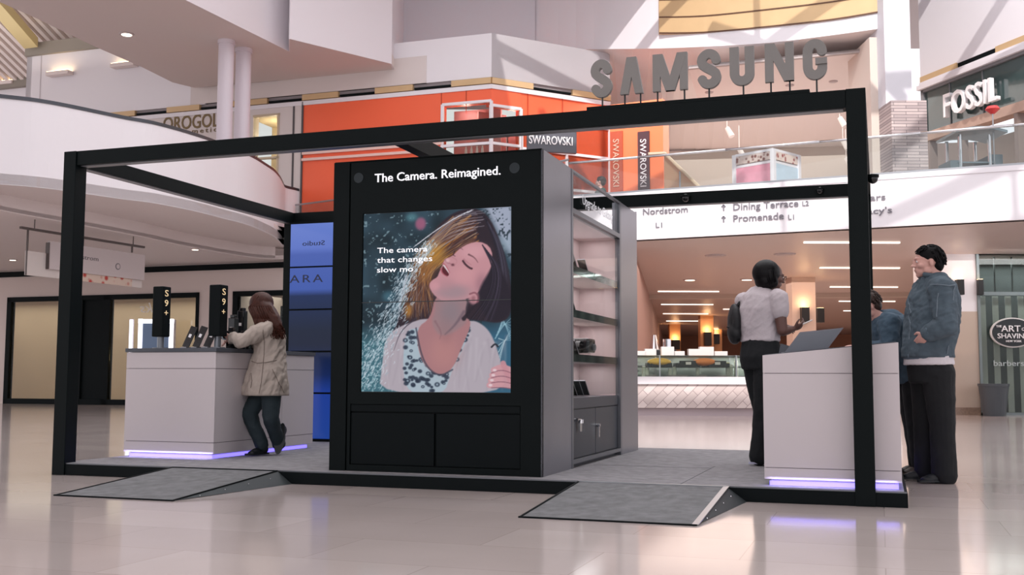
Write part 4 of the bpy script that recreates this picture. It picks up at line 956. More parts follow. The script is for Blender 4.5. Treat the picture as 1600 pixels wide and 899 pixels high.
bm = B(); box(bm, K, 2.95, 3.75, f0_ - .002, f0_, 2.10, 2.15); 
bm.free()
# side panels
bm = B(); box(bm, K, TX1 - .01, TX1, TY0 + .0, .94, PT, TZ); link('side_panel', bm, panelgrey, tw)
bm = B(); box(bm, K, 4.06, TX1, 2.66, 3.37, PT, TZ); link('rear_side_panel', bm, panelgrey, tw, bevel=.003)
bm = B(); box(bm, K, TX0, 3.72, .94, 3.36, PT, 2.10); link('rear_body', bm, black, tw)
bm = B(); box(bm, K, TX0 + .005, TX1 - .005, TY0 + .0, .95, TZ - .01, TZ + .004); link('top_cap', bm, black, tw)
bm = text_bm('Samsung', K(TX1 + .001, .55, 1.90), KYv, ZV, height=.07, width=.32, depth=.002); bm.free()
# case
thin_glass = glass_mat('antireflective_glass', (240, 242, 242), .05, graze=.12)
CY0, CY1 = .98, 2.62
bm = B()
box(bm, K, 4.10, TX1 + .004, .94, .985, PT, TZ); box(bm, K, 4.10, TX1 + .004, 2.60, 2.655, PT, TZ)
box(bm, K, 4.10, TX1 + .004, CY0, 2.60, 2.115, 2.155); box(bm, K, 4.12, TX1 + .004, CY0, 2.60, TZ - .02, TZ)
box(bm, K, 4.12, TX1 + .004, CY0, 2.60, .13, .16)
link('case_frame', bm, mat('satin_case_frame', (118, 120, 126), .35, .6), tw)
bm = B(); box(bm, K, 4.128, 4.134, CY0, 2.60, 2.155, TZ - .02); link('header_glass', bm, thin_glass, tw)
bm = B(); box(bm, K, 4.128, 4.134, CY0, 2.60, .66, 2.115); link('case_glass', bm, thin_glass, tw)
bm = text_bm('Upgrade to Galaxy', K(4.138, 1.30, 2.235), KYv, ZV, height=.085, width=1.05, depth=.002, offset=.0); link('header_lettering', bm, mat('silver_letters', (214, 216, 220), .3, .3, emit=(200, 200, 205), estr=.25), tw)
inner = mat('pale_pink_case_lining', (226, 206, 206), .6)
bm = B(); box(bm, K, 3.72, 3.75, .945, 2.655, .58, 2.115); box(bm, K, 3.75, 4.10, 2.615, 2.655, .58, 2.115); box(bm, K, 3.75, 4.10, .945, .965, .58, 2.115); link('case_lining', bm, inner, tw)
bm = B(); box(bm, K, 3.74, 4.10, .945, 2.655, 2.10, 2.13); link('case_ceiling', bm, inner, tw)
shelf_z = (1.70, 1.345, .99)
for z in shelf_z:
    bm = B(); box(bm, K, 3.76, 4.115, CY0, 2.60, z - .055, z - .0); o = link('case_shelf', bm, white2, tw)
    bm = B(); box(bm, K, 4.115, 4.121, CY0, 2.60, z - .058, z + .004); link('shelf_edge', bm, mat('dark_mirror_edge', (50, 62, 64), .08, .6), sub(o, tw))
bm = B(); box(bm, K, 3.74, 4.125, CY0, 2.60, .56, .645); link('case_plinth', bm, mat('dark_slate_metal', (62, 66, 76), .4, .4), tw)
bm = B(); box(bm, K, 3.75, 4.10, CY0, 2.60, PT, .56); link('cupboard_body', bm, mat('dark_slate_metal', (62, 66, 76), .4, .4), tw)
slate = mat('slate_door', (54, 60, 70), .4, .35)
for (a, b, side) in ((CY0 + .01, 1.775, 1), (1.785, 2.59, 0)):
    bm = B(); box(bm, K, 4.10, 4.118, a, b, .165, .55); d = link('cupboard_door', bm, slate, tw, bevel=.003)
    y_ = a + .12 if side else a + .03
    bm = B()
    if side: 
        cyl(bm, K(4.118, y_, .47), K(4.15, y_, .47), .012); cyl(bm, K(4.145, y_ + .10, .47), K(4.145, y_ + .10, .44), .02); cyl(bm, K(4.14, y_, .47), K(4.14, y_ + .12, .47), .007); obox(bm, K(4.142, y_ + .10, .41), KXv * .004, KYv * .03, ZV * .035)
    else: cyl(bm, K(4.118, y_, .40), K(4.15, y_, .40), .014); box(bm, K, 4.135, 4.145, y_ - .012, y_ + .012, .30, .40)
    link('lock' if side else 'handle', bm, chrome, sub(d, tw))
# case lighting
for z in (2.09, 1.63, 1.275, .92):
    area('case_light', K(3.93, 1.8, z), (0, 0, YAW), .2, 1.5, 2.4, (1, .92, .93))

# video wall picture -------------------------------------------------
def paint():
    w, h = 270, 330
    yy, xx = np.mgrid[0:h, 0:w]; X = xx / (w - 1) * 680.0 + 8; Y = 55 + (h - 1 - yy) / (h - 1) * 823.0   # photo drawing units, y down
    rng = np.random.RandomState(3)
    img = np.zeros((h, w, 3)); 
    def noise(s, seed):
        r = np.random.RandomState(seed); g = r.rand(int(900 / s) + 3, int(800 / s) + 3)
        gx, gy = X / s, Y / s; ix, iy = gx.astype(int), gy.astype(int); fx, fy = gx - ix, gy - iy; fx = fx * fx * (3 - 2 * fx); fy = fy * fy * (3 - 2 * fy)
        return (g[iy, ix] * (1 - fx) + g[iy, ix + 1] * fx) * (1 - fy) + (g[iy + 1, ix] * (1 - fx) + g[iy + 1, ix + 1] * fx) * fy
    def put(mask, c):
        m = np.clip(mask, 0, 1)[..., None]; img[:] = img * (1 - m) + np.asarray(c, float) * m
    def poly(pts, soft=3.0):
        # signed distance by winding for a soft edge
        inside = np.zeros(X.shape, bool); dist = np.full(X.shape, 1e9); n = len(pts)
        for i in range(n):
            (x0, y0), (x1, y1) = pts[i], pts[(i + 1) % n]
            c = ((y0 > Y) != (y1 > Y)) & (X < (x1 - x0) * (Y - y0) / ((y1 - y0) or 1e-9) + x0); inside ^= c
            dx, dy = x1 - x0, y1 - y0; t = np.clip(((X - x0) * dx + (Y - y0) * dy) / (dx * dx + dy * dy + 1e-9), 0, 1)
            dist = np.minimum(dist, np.hypot(X - x0 - t * dx, Y - y0 - t * dy))
        return np.clip(.5 + np.where(inside, dist, -dist) / soft, 0, 1)
    def smoothpts(pts, closed=True, it=2):
        for _ in range(it):
            q = []; n = len(pts)
            for i in range(n if closed else n - 1):
                a, b = pts[i], pts[(i + 1) % n]; q += [(a[0] * .75 + b[0] * .25, a[1] * .75 + b[1] * .25), (a[0] * .25 + b[0] * .75, a[1] * .25 + b[1] * .75)]
            pts = q if closed else [pts[0]] + q + [pts[-1]]
        return pts
    def stroke(pts, r, c, a=1.0, soft=2.0, taper=True):
        pts = smoothpts(pts, False, 2); n = len(pts)
        xs = [p[0] for p in pts]; ys = [p[1] for p in pts]; pad = r + soft + 2
        x0i = int(max(0, (min(xs) - pad - 8) / 680 * (w - 1))); x1i = int(min(w, (max(xs) + pad - 8) / 680 * (w - 1) + 2))
        y0i = int(max(0, (h - 1) - (max(ys) + pad - 55) / 823 * (h - 1))); y1i = int(min(h, (h - 1) - (min(ys) - pad - 55) / 823 * (h - 1) + 2))
        if x1i <= x0i or y1i <= y0i: return
        sl = (slice(y0i, y1i), slice(x0i, x1i)); XX, YY = X[sl], Y[sl]; best = np.full(XX.shape, -1e9)
        for i in range(n - 1):
            (ax_, ay_), (bx_, by_) = pts[i], pts[i + 1]; dx, dy = bx_ - ax_, by_ - ay_
            t = np.clip(((XX - ax_) * dx + (YY - ay_) * dy) / (dx * dx + dy * dy + 1e-9), 0, 1)
            rr = r * (1 - .85 * ((i + t) / (n - 1))) if taper else r
            best = np.maximum(best, rr - np.hypot(XX - ax_ - t * dx, YY - ay_ - t * dy))
        m = (np.clip(.5 + best / soft, 0, 1) * a)[..., None]; img[sl] = img[sl] * (1 - m) + np.asarray(c, float) * m
    def blob(cx, cy, rx, ry, c, a=1.0, p=1.5):
        put(a * np.exp(-(((X - cx) / rx) ** 2 + ((Y - cy) / ry) ** 2) ** p), c)
    # backdrop
    n1, n2, n3 = noise(60, 1), noise(18, 2), noise(7, 3)
    base = np.array([38, 58, 70]); img[:] = base + (n1[..., None] - .5) * np.array([26, 34, 40])
    put(np.clip((n2 * n3 - .48) * 6, 0, .75) * (X < 360) * (Y < 640), (132, 158, 168))
    put(np.clip((Y - 560) / 120, 0, .85) * (X < 260), (66, 112, 126))
    put(np.clip((n3 - .62) * 4, 0, .6) * (Y > 640) * (X < 220), (170, 206, 214))
    put(poly([(560, 40), (700, 40), (700, 300), (650, 220), (600, 120)], 40), (160, 168, 188))
    put(np.clip((n3 * n2 - .3) * 5, 0, .9) * (X > 560) * (Y < 420) * (Y > 60), (38, 52, 62))
    put(poly([(630, 196), (700, 190), (700, 250), (630, 255)], 30) * .5, (150, 170, 186))
    blob(278, 112, 26, 30, (176, 96, 128), .8, 3); blob(235, 80, 28, 20, (96, 150, 160), .6); blob(130, 440, 30, 26, (80, 130, 150), .6)
    put(np.clip((Y - 540) / 100, 0, .9) * (X > 560), (52, 100, 128))
    for k in range(7): stroke([(620 + 6 * k, 640 - 14 * k), (650, 590 - 8 * k), (695, 545 + 20 * k)], 3, (150, 190, 206), .7)
    for k in range(5): stroke([(635, 760 - 30 * k), (660, 650), (690, 600 + 12 * k)], 2.5, (190, 215, 225), .7)
    # dark hair mass around the head
    hair = smoothpts([(300, 200), (370, 110), (440, 62), (530, 48), (590, 95), (630, 180), (668, 290), (690, 400), (692, 540), (640, 575), (560, 560), (500, 555), (480, 545), (430, 600), (330, 560), (250, 600), (150, 700), (140, 640), (200, 500), (240, 360)])
    put(poly(hair, 8), (44, 34, 44))
    # golden sweep
    gs = smoothpts([(330, 190), (400, 130), (520, 120), (470, 200), (400, 270), (350, 340), (330, 400), (350, 450), (300, 520), (215, 545), (200, 500), (240, 400), (270, 300)])
    put(poly(gs, 90) * .4, (112, 72, 56))
    for i in range(250):
        t = rng.rand(); 
        sx, sy = 545 - 120 * rng.rand(), 80 + 130 * t
        ex, ey = 190 + 170 * rng.rand() * (1 - t * .2), 560 - 120 * rng.rand()
        mx_, my_ = 330 - 60 * (1 - t) + 40 * rng.randn() * .4, 230 + 90 * t
        c = [(196, 128, 52), (140, 84, 50), (92, 54, 46), (190, 150, 100), (52, 34, 40), (160, 146, 146), (58, 36, 40), (84, 52, 46), (44, 30, 38), (120, 78, 60)][rng.randint(10)]
        stroke([(sx, sy), (mx_, my_), ((mx_ + ex) / 2 - 10, (my_ + ey) / 2), (ex, ey)], 2.6, c, .55, 3)
    blob(345, 255, 55, 60, (232, 170, 60), .55); blob(300, 330, 40, 60, (208, 140, 60), .4); blob(225, 510, 18, 30, (206, 140, 50), .6)
    for i in range(15):     # thin light strands at the crown
        o = i * 13 + 5 * rng.rand(); e = 60 * rng.rand(); stroke([(530 - o * .1 + e, 60 + o * .5 + e * .2), (450 - o * .3, 72 + o * .6), (365 - o * .3, 130 + o * .7), (300 - o * .3, 215 + o * .7)], 1.6, (186, 178, 190), .5, 2)
    for i in range(60):
        o = rng.rand(); stroke([(560 + 60 * o, 80 + 100 * o), (610 + 50 * o, 200 + 60 * o), (640 + 40 * o, 380), (600 + 80 * o, 540)], 2, (78, 74, 92) if i % 2 else (24, 20, 30), .5, 3)
    # cardigan, top, neck and chest
    card = smoothpts([(120, 620), (200, 575), (250, 560), (300, 545), (500, 560), (540, 562), (590, 600), (620, 660), (650, 760), (665, 890), (90, 890), (105, 760)])
    put(poly(card, 6), (176, 166, 176))
    for i in range(30):
        x = 110 + i * 19; stroke([(x + 30 * rng.rand(), 620 + 60 * rng.rand()), (x + 24 * math.sin(i * 2.3), 740), (x - 16 + 20 * rng.rand(), 820 + 60 * rng.rand())], 6, (150, 140, 152) if i % 2 else (200, 192, 200), .28, 12)
    top = smoothpts([(215, 600), (262, 590), (500, 570), (516, 590), (470, 700), (420, 800), (395, 890), (225, 890), (200, 760)])
    put(poly(top, 5), (168, 184, 196))
    for i in range(180):
        px_, py_ = 205 + 300 * rng.rand(), 590 + 290 * rng.rand()
        mk = poly_in(px_, py_, top)
        if mk:
            r_ = 6 + 5 * rng.rand(); blob(px_, py_, r_ * 1.2, r_, (34, 44, 62), .85, 3)
            if i % 3 == 0: blob(px_, py_, r_ * .5, r_ * .5, (150, 168, 182), .9, 3)
    chest = smoothpts([(262, 590), (330, 545), (350, 430), (500, 440), (480, 540), (520, 566), (470, 680), (430, 780), (370, 806), (310, 770), (275, 700)])
    put(poly(chest, 5), (168, 120, 124))
    blob(390, 700, 70, 80, (186, 132, 130), .6); blob(420, 520, 50, 60, (120, 116, 128), .6); blob(400, 600, 30, 60, (150, 108, 112), .5)
    neck = smoothpts([(345, 455), (510, 440), (480, 540), (500, 572), (380, 640), (330, 570), (350, 510)]); put(poly(neck, 14) * .5, (140, 126, 132))
    stroke([(480, 520), (440, 580), (395, 620)], 8, (96, 80, 92), .6, 8); stroke([(350, 560), (380, 610), (372, 640)], 5, (130, 96, 104), .6, 6)
    stroke([(262, 590), (285, 705), (320, 775), (375, 808), (430, 778)], 4, (60, 60, 76), .7, 3, False)
    # face
    face = smoothpts([(462, 232), (500, 212), (548, 204), (592, 226), (608, 270), (600, 330), (572, 390), (540, 440), (500, 460), (440, 468), (385, 470), (350, 448), (328, 420), (320, 392), (332, 374), (358, 360), (364, 344), (372, 325), (380, 308), (384, 294), (392, 278), (424, 268), (442, 250)], True, 1)
    put(poly(face, 4), (196, 142, 150))
    blob(520, 250, 60, 36, (214, 160, 168), .7); blob(430, 430, 80, 36, (140, 130, 138), .6); blob(400, 395, 40, 30, (178, 134, 142), .5); blob(480, 350, 50, 40, (206, 150, 156), .7)
    blob(560, 400, 30, 50, (150, 108, 120), .6); blob(348, 400, 22, 18, (206, 150, 158), .7)
    # mouth
    put(poly(smoothpts([(384, 302), (396, 320), (412, 346), (408, 358), (392, 352), (376, 334)]), 3), (92, 34, 44))
    stroke([(388, 308), (400, 326), (410, 342)], 4, (228, 218, 220), .9, 2); stroke([(374, 322), (380, 344), (404, 360)], 4, (170, 86, 98), .9, 3); stroke([(384, 298), (400, 312), (416, 344)], 3, (176, 92, 104), .9, 3)
    # nose, eyes, brows
    stroke([(392, 280), (400, 296), (418, 300), (436, 312)], 3.5, (140, 92, 104), .7, 4); blob(428, 306, 8, 6, (84, 44, 54), .8)
    blob(404, 286, 10, 9, (228, 186, 190), .7); stroke([(424, 270), (450, 286), (440, 306)], 3, (170, 118, 128), .5, 5)
    stroke([(474, 290), (486, 308), (506, 324), (514, 326)], 4.5, (58, 34, 44), .9, 3, False); stroke([(478, 282), (494, 298), (512, 310)], 3, (160, 104, 116), .6, 4)
    stroke([(500, 262), (526, 276), (542, 300)], 4, (92, 60, 66), .8, 4); stroke([(436, 246), (428, 262), (440, 268)], 4, (62, 38, 46), .8, 3); stroke([(446, 236), (462, 230), (474, 240)], 3, (90, 60, 68), .7, 3)
    # ear
    blob(524, 458, 26, 30, (196, 142, 150), .95, 3); stroke([(506, 440), (530, 432), (546, 452), (540, 480)], 4, (130, 80, 92), .8, 3, False); blob(522, 462, 10, 14, (140, 90, 100), .7)
    put(poly(smoothpts([(545, 420), (600, 330), (618, 290), (690, 420), (690, 545), (600, 570), (560, 520), (550, 470)]), 14), (36, 30, 42))
    for i in range(40):
        o = rng.rand(); stroke([(560 + 30 * o, 220 + 40 * o), (612 + 40 * o, 330), (590 + 60 * o, 450), (500 + 120 * o, 560)], 2, (70, 62, 80) if i % 2 else (22, 18, 28), .6, 3)
    stroke([(480, 550), (520, 500), (545, 480)], 10, (38, 30, 40), .9, 6)
    # water spray along the flung hair
    for i in range(900):
        t = rng.rand(); cxp = np.interp(t, [0, .25, .5, .75, 1], [330, 215, 165, 95, 25]); cyp = np.interp(t, [0, .25, .5, .75, 1], [200, 360, 500, 650, 860])
        px_, py_ = cxp + rng.randn() * (16 + 26 * t), cyp + rng.randn() * 14; d = rng.rand() * 16 + 5
        stroke([(px_, py_), (px_ - d * .3 + rng.randn() * 5, py_ + d * .6), (px_ - d * .6, py_ + d)], 2.0, (206, 218, 228) if i % 3 else (150, 176, 190), .75, 2)
    for i in range(120):
        t = rng.rand(); px_ = 520 - 260 * t; py_ = 60 + 150 * t ** 1.3; stroke([(px_, py_), (px_ - 8, py_ + 4), (px_ - 18, py_ + 12)], 2, (200, 200, 210), .6, 2)
    stroke([(215, 350), (190, 460), (175, 560)], 7, (196, 198, 210), .6, 6); stroke([(262, 545), (190, 600), (160, 690)], 4, (60, 54, 66), .7, 3)
    # hand
    for k in range(4): stroke([(700, 850 - 22 * k), (650, 842 - 26 * k), (596 + 6 * k, 846 - 22 * k)], 13, (204, 150, 158), .95, 4, False)
    stroke([(690, 830), (670, 790), (655, 750)], 12, (196, 140, 150), .95, 4, False)
    for k in range(4): stroke([(700, 862 - 22 * k), (650, 855 - 26 * k), (604, 858 - 22 * k)], 2, (120, 80, 96), .7, 2, False); blob(600 + 6 * k, 846 - 22 * k, 9, 6, (232, 214, 220), .8, 3)
    stroke([(604, 678), (620, 662), (632, 676)], 4, (34, 36, 46), .9, 3, False)
    return w, h, img
def poly_in(px_, py_, pts):
    c = False; n = len(pts)
    for i in range(n):
        (x0, y0), (x1, y1) = pts[i], pts[(i + 1) % n]
        if ((y0 > py_) != (y1 > py_)) and px_ < (x1 - x0) * (py_ - y0) / ((y1 - y0) or 1e-9) + x0: c = not c
    return c
def vc_material(name, strength):
    m = bpy.data.materials.new(name); m.use_nodes = True; nt = m.node_tree; b = nt.nodes['Principled BSDF']
    a = nt.nodes.new('ShaderNodeVertexColor'); a.layer_name = 'picture'
    b.inputs['Base Color'].default_value = (.01, .01, .01, 1); b.inputs['Roughness'].default_value = .35; b.inputs['Specular IOR Level'].default_value = .08
    nt.links.new(a.outputs['Color'], b.inputs['Emission Color']); b.inputs['Emission Strength'].default_value = strength; return m
def picture_grid(w, h, img, o, ax, up, W_, H_, name, m, parent):
    xs = np.linspace(0, W_, w); zs = np.linspace(0, H_, h)
    o = np.array(o); ax = np.array(ax); up = np.array(up)
    co = (o + xs[None, :, None] * ax + zs[:, None, None] * up).reshape(-1, 3)
    i = np.arange((h - 1) * (w - 1)); r, c = i // (w - 1), i % (w - 1); v = r * w + c
    faces = np.stack([v, v + 1, v + 1 + w, v + w], 1)
    inv = parent.matrix_world_calc.inverted(); M = np.array(inv); co = co @ M[:3, :3].T + M[:3, 3]
    me = bpy.data.meshes.new(name); me.vertices.add(len(co)); me.vertices.foreach_set('co', co.ravel())
    me.loops.add(faces.size); me.loops.foreach_set('vertex_index', faces.ravel().astype(np.int32)); me.polygons.add(len(faces)); me.polygons.foreach_set('loop_start', (np.arange(len(faces)) * 4).astype(np.int32))
    me.update(calc_edges=True)
    c_ = img / 255.0; c_ = np.where(c_ <= .04045, c_ / 12.92, ((c_ + .055) / 1.055) ** 2.4).reshape(-1, 3); c_ = np.clip(c_, 0, 1)
    at_ = me.color_attributes.new('picture', 'FLOAT_COLOR', 'POINT'); at_.data.foreach_set('color', np.concatenate([c_, np.ones((len(c_), 1))], 1).ravel())
    me.materials.append(m); ob = bpy.data.objects.new(name, me); COL.objects.link(ob); ob.parent = parent.ob; return ob
bm = B(); box(bm, K, sx0_, sx1_, f0_ + .012, f1_, sz0, sz1); scr = link('video_wall', bm, screen_dark, tw)
w_, h_, im_ = paint(); im_ = np.clip(im_, 0, 255)
picture_grid(w_, h_, im_, K(sx0_ + .004, f0_ + .0105, sz0 + .004), KXv, ZV, sx1_ - sx0_ - .008, sz1 - sz0 - .008, 'picture', vc_material('video_picture', .92), sub(scr, tw))
bm = B(); zsm = sz0 + (sz1 - sz0) * .497; box(bm, K, sx0_, sx1_, f0_ + .004, f0_ + .012, zsm - .003, zsm + .003); link('screen_joint', bm, screen_dark, sub(scr, tw))
bm = B()
for i, (s, w) in enumerate((('The camera', .415), ('that changes', .455), ('slow mo', .30))): join(bm, text_bm(s, K(2.823, f0_ + .0095, 1.745 - i * .074), KXv, ZV, height=.043, width=w, depth=.002, offset=.002))
link('caption', bm, txt_m, sub(scr, tw))

# products on the case shelves --------------------------------------
phm = mat('phone_black_glass', (14, 14, 18), .12); phs = mat('phone_silver_edge', (150, 150, 156), .3, .8); acry = glass_mat('acrylic', (250, 250, 250), .05)
def shelf_phone(y, z, lab, x=3.98, L=.15, grp='phones leaning in the glass product case'):
    t = kthing('phone', lab, 'phone', x, y, z, grp)
    up = (ZV * .62 - KYv * .78).normalized(); wd2 = KXv; n = up.cross(wd2).normalized()
    c = K(x, y, z + .012) + up * L / 2
    bm = B(); obox(bm, c, wd2 * .036, up * L / 2, n * .005); link('body', bm, phs, t, bevel=.003)
    bm = B(); obox(bm, c + n * .0055, wd2 * .033, up * (L / 2 - .006), n * .0012); link('screen', bm, phm, t)
    bm = B(); obox(bm, c - n * .005, wd2 * .033, up * (L / 2 - .006), n * .0012); link('back_glass', bm, phm, t)
    bm = B(); box(bm, K, x - .03, x + .03, y - .045, y + .02, z, z + .012); link('stand', bm, acry, t)
for y, lab in ((1.62, 'black phone on the top case shelf, nearer the headset'), (1.98, 'black phone on the top case shelf, farther from the headset')): shelf_phone(y, shelf_z[0], lab, L=.20)
shelf_phone(1.55, shelf_z[1], 'single dark phone leaning on the second case shelf', L=.22)
for k, y in enumerate((1.15, 1.38, 1.58, 1.78, 1.98)): shelf_phone(y, .645, 'dark phone on the bottom of the case, %s of five from the front' % ['first', 'second', 'third', 'fourth', 'last'][k], L=.20, grp='five phones on the case floor')
# headset on top shelf and camera unit on third shelf
def gadget(y, z, lab, s=1.0):
    t = kthing('headset', lab, 'headset', 3.98, y, z)
    bm = B(); box(bm, K, 3.90, 4.06, y - .10 * s, y + .10 * s, z + .03, z + .13 * s); link('visor', bm, phm, t, bevel=.02)
    bm = B(); cyl(bm, K(4.06, y + .05, z + .08), K(4.075, y + .05, z + .08), .03); link('lens', bm, phs, t)
    bm = B(); box(bm, K, 3.93, 4.03, y - .06, y + .06, z, z + .03); link('stand', bm, acry, t)
    bm = B(); n_ = 14
    for i in range(n_):
        a0_, a1__ = math.pi * (.5 + i / n_), math.pi * (.5 + (i + 1) / n_)
        p_, q_ = K(3.98, y - .1 * s + .09 * math.cos(a0_), z + .08 + .05 * math.sin(a0_)), K(3.98, y - .1 * s + .09 * math.cos(a1__), z + .08 + .05 * math.sin(a1__)); obox(bm, (p_ + q_) / 2, KXv * .02, (q_ - p_) * .55, (q_ - p_).cross(KXv).normalized() * .004)
    link('strap', bm, phm, t)
gadget(1.20, shelf_z[0], 'dark virtual reality headset at the front of the top case shelf', 1.1)
gadget(1.90, shelf_z[2], 'dark virtual reality headset on the third case shelf', 1.2)
def ring(y, z, lab, r=.06, up=.0):
    t = kthing('smart_watch', lab, 'watch', 3.98, y, z, 'watches in the glass product case')
    bm = B(); n_ = 20; c = K(3.98, y, z + r + .012)
    for i in range(n_):
        a = 2 * math.pi * i / n_; b = 2 * math.pi * (i + 1) / n_
        p_ = c + (KYv * math.cos(a) * .75 + ZV * math.sin(a)) * r; q_ = c + (KYv * math.cos(b) * .75 + ZV * math.sin(b)) * r
        obox(bm, (p_ + q_) / 2, KXv * .012, (q_ - p_) * .55, (q_ - p_).cross(KXv).normalized() * .003)
    link('band', bm, phm, t)
    bm = B(); cyl(bm, c + KYv * r * .7 + ZV * 0, c + KYv * (r * .7 + .012), .02); link('dial', bm, phs, t)
    bm = B(); box(bm, K, 3.95, 4.01, y - .03, y + .03, z, z + .014); link('stand', bm, acry, t)
ring(1.08, shelf_z[1], 'large looped watch band at the front of the second case shelf', .09)
ring(1.18, shelf_z[2], 'looped watch on the third case shelf, front one', .06); ring(1.38, shelf_z[2], 'looped watch on the third case shelf, middle one', .06)
shelf_phone(1.64, shelf_z[2], 'slim phone leaning beside the looped watches on the third case shelf', L=.19)

# ------------------------------------------------------------------ ramps
def ramp(x0, x1, yl, lab, strip_right):
    t = kthing('access_ramp', lab, 'ramp', (x0 + x1) / 2, -.6, 0)
    bm = B(); v = [bm.verts.new(K(*p)) for p in ((x0, yl, .004), (x1, yl, .004), (x1, 0.0, PT - .004), (x0, 0.0, PT - .004), (x0, yl, 0), (x1, yl, 0), (x1, 0, 0), (x0, 0, 0))]
    for f in ((0, 1, 2, 3), (7, 6, 5, 4), (0, 4, 5, 1), (2, 6, 7, 3)): bm.faces.new([v[i] for i in f])
    for f in ((1, 5, 6, 2), (0, 3, 7, 4)): bm.faces.new([v[i] for i in f])
    link('ramp_deck', bm, rubber, t)
    flare = .13
    for (xa, xb, sm) in ((x1, x1 + flare, mat('dark_ramp_side', (58, 64, 66), .5, .3)), (x0, x0 - flare * .15, mat('dark_ramp_side', (58, 64, 66), .5, .3))):
        bm = B(); a, b, c, d = K(xa, yl, .004), K(xa, 0.0, PT - .004), K(xb, -.005, 0), K(xa, -.005, 0)
        va = [bm.verts.new(p) for p in (a, b, c, d)]
        for f in ((0, 1, 2), (0, 2, 3), (1, 3, 2), (0, 3, 1)): bm.faces.new([va[i] for i in f])
        link('side_flare', bm, sm, t)
    bm = B(); p_, q_ = K(x1, yl, .006), K(x1, -.005, PT - .002); dv = (q_ - p_)
    obox(bm, (p_ + q_) / 2, dv / 2, KXv * (.018 if strip_right else .006), dv.cross(KXv).normalized() * .003); link('edge_strip', bm, metal if strip_right else blackm, t)
    bm = B(); p_, q_ = K(x0, yl, .006), K(x0, -.005, PT - .002); dv = (q_ - p_)
    obox(bm, (p_ + q_) / 2, dv / 2, KXv * .006, dv.cross(KXv).normalized() * .003); box(bm, K, x0 - .01, x1 + .01, yl - .012, yl + .006, 0, .009); link('border_strip', bm, blackm, t)
    bm = B(); box(bm, K, x0, x1, -.02, 0.0, PT - .004, PT + .002); link('top_strip', bm, metal if strip_right else blackm, t)
    bm = B()
    for k in range(4):
        f = .2 + .22 * k; c = K(x1 + .035 * f + .02, yl + (0 - yl) * f, (PT) * f * .6); bmesh.ops.create_icosphere(bm, subdivisions=1, radius=.0045, matrix=Matrix.Translation(c))
    link('screw_head', bm, chrome, t)
ramp(1.17, 2.10, -1.27, 'grey access ramp in front of the left counter', False)
ramp(4.46, 5.46, -1.27, 'grey access ramp with bright metal edge right of the black tower', True)

# ------------------------------------------------------------------ left counter
lc = kthing('service_counter', 'white panelled left counter with grey top and violet glow at its foot', 'counter', .5, 1.8, PT)
def kyat(u, x):
    d = _ray(u, 600); o = K(x, 0); t_ = o.dot(KXv) / Vector((d.x, d.y, 0)).dot(KXv); return (Vector((d.x, d.y, 0)) * t_ - o).dot(KYv)
cx0, cx1, cy0, cy1 = .055, .985, .80, kyat(490, .985); zt = 1.055
bm = B(); box(bm, K, cx0 + .05, cx1 - .05, cy0 + .05, cy1 - .05, PT, PT + .045); link('plinth', bm, lam, lc)
bm = B(); box(bm, K, cx0 + .035, cx1 - .035, cy0 + .035, cy0 + .05, PT, PT + .03); box(bm, K, cx1 - .05, cx1 - .035, cy0 + .05, cy1 - .05, PT, PT + .03); link('light_strip', bm, led, lc)
bm = B(); box(bm, K, cx0 + .01, cx1 - .01, cy0 + .01, cy1 - .01, PT + .042, zt - .04); link('body', bm, laminate_gap, lc)
def panels(F, x0, x1, y0, y1, z0, z1, seams, vs, par, top=None, th=.01):
    zs = [z0] + seams + [z1]
    for i in range(len(zs) - 1):
        for (a, b) in vs[0]:
            bm = B(); box(bm, F, a, b, y0, y0 + th, zs[i] + .0025, zs[i + 1] - .0025); link('front_panel', bm, lam, par)
        for (a, b) in vs[1]:
            bm = B(); box(bm, F, x1 - th, x1, a, b, zs[i] + .0025, zs[i + 1] - .0025); link('side_panel', bm, lam, par)
panels(K, cx0, cx1, cy0, cy1, PT + .04, zt - .035, [.235, .875], [[(cx0, cx1 - .0)], [(cy0 + .012, kyat(441, .985)), (kyat(441, .985) + .004, cy1)]], lc)
bm = B(); box(bm, K, cx0 - .01, cx1 + .012, cy0 - .012, cy1 + .01, zt - .035, zt); link('countertop', bm, cgrey, lc, bevel=.003)
area('led_glow', K((cx0 + cx1) / 2, cy0 - .03, PT + .05), (math.radians(20), 0, YAW), .9, .03, 1.2, (.5, .45, 1))
# items on left counter
def totem(x, y, lab, w=.15, z=zt, h=.46, glow=1.0):
    t = kthing('accessory_totem', lab, 'display stand', x, y, z)
    bm = B(); box(bm, K, x - w / 2, x + w / 2, y - w / 2, y + w / 2, z + .11, z + .11 + h); link('totem_body', bm, blackm, t, bevel=.01)
    bm = B(); cyl(bm, K(x, y, z), K(x, y, z + .012), .07, seg=24); cyl(bm, K(x, y, z), K(x, y, z + .12), .03); link('stand', bm, mat('grey_stand', (120, 124, 130), .3, .4), t)
    bm = B()
    for i, ch in enumerate('S9+'): join(bm, text_bm(ch, K(x + w / 2 + .001, y - .035, z + h + .02 - i * .09), KYv, ZV, height=.06, depth=.002, width=.05))
    link('side_lettering', bm, mat('warm_lit_letters', (255, 225, 180), .5, emit=(255, 224, 170), estr=2.2 * glow), t)
def kpos(u, y, z=0):              # K x where sight line u meets kiosk plane y
    d = _ray(u, 530); o = K(0, y); t = o.dot(KYv) / Vector((d.x, d.y, 0)).dot(KYv); return (Vector((d.x, d.y, 0)) * t - o).dot(KXv)
totem(kpos(251, 1.05), 1.05, 'black accessory totem near the left end of the left counter', .115, glow=.15)
totem(kpos(340, 1.05), 1.05, 'black accessory totem with glowing letters near the corner of the left counter', .12)
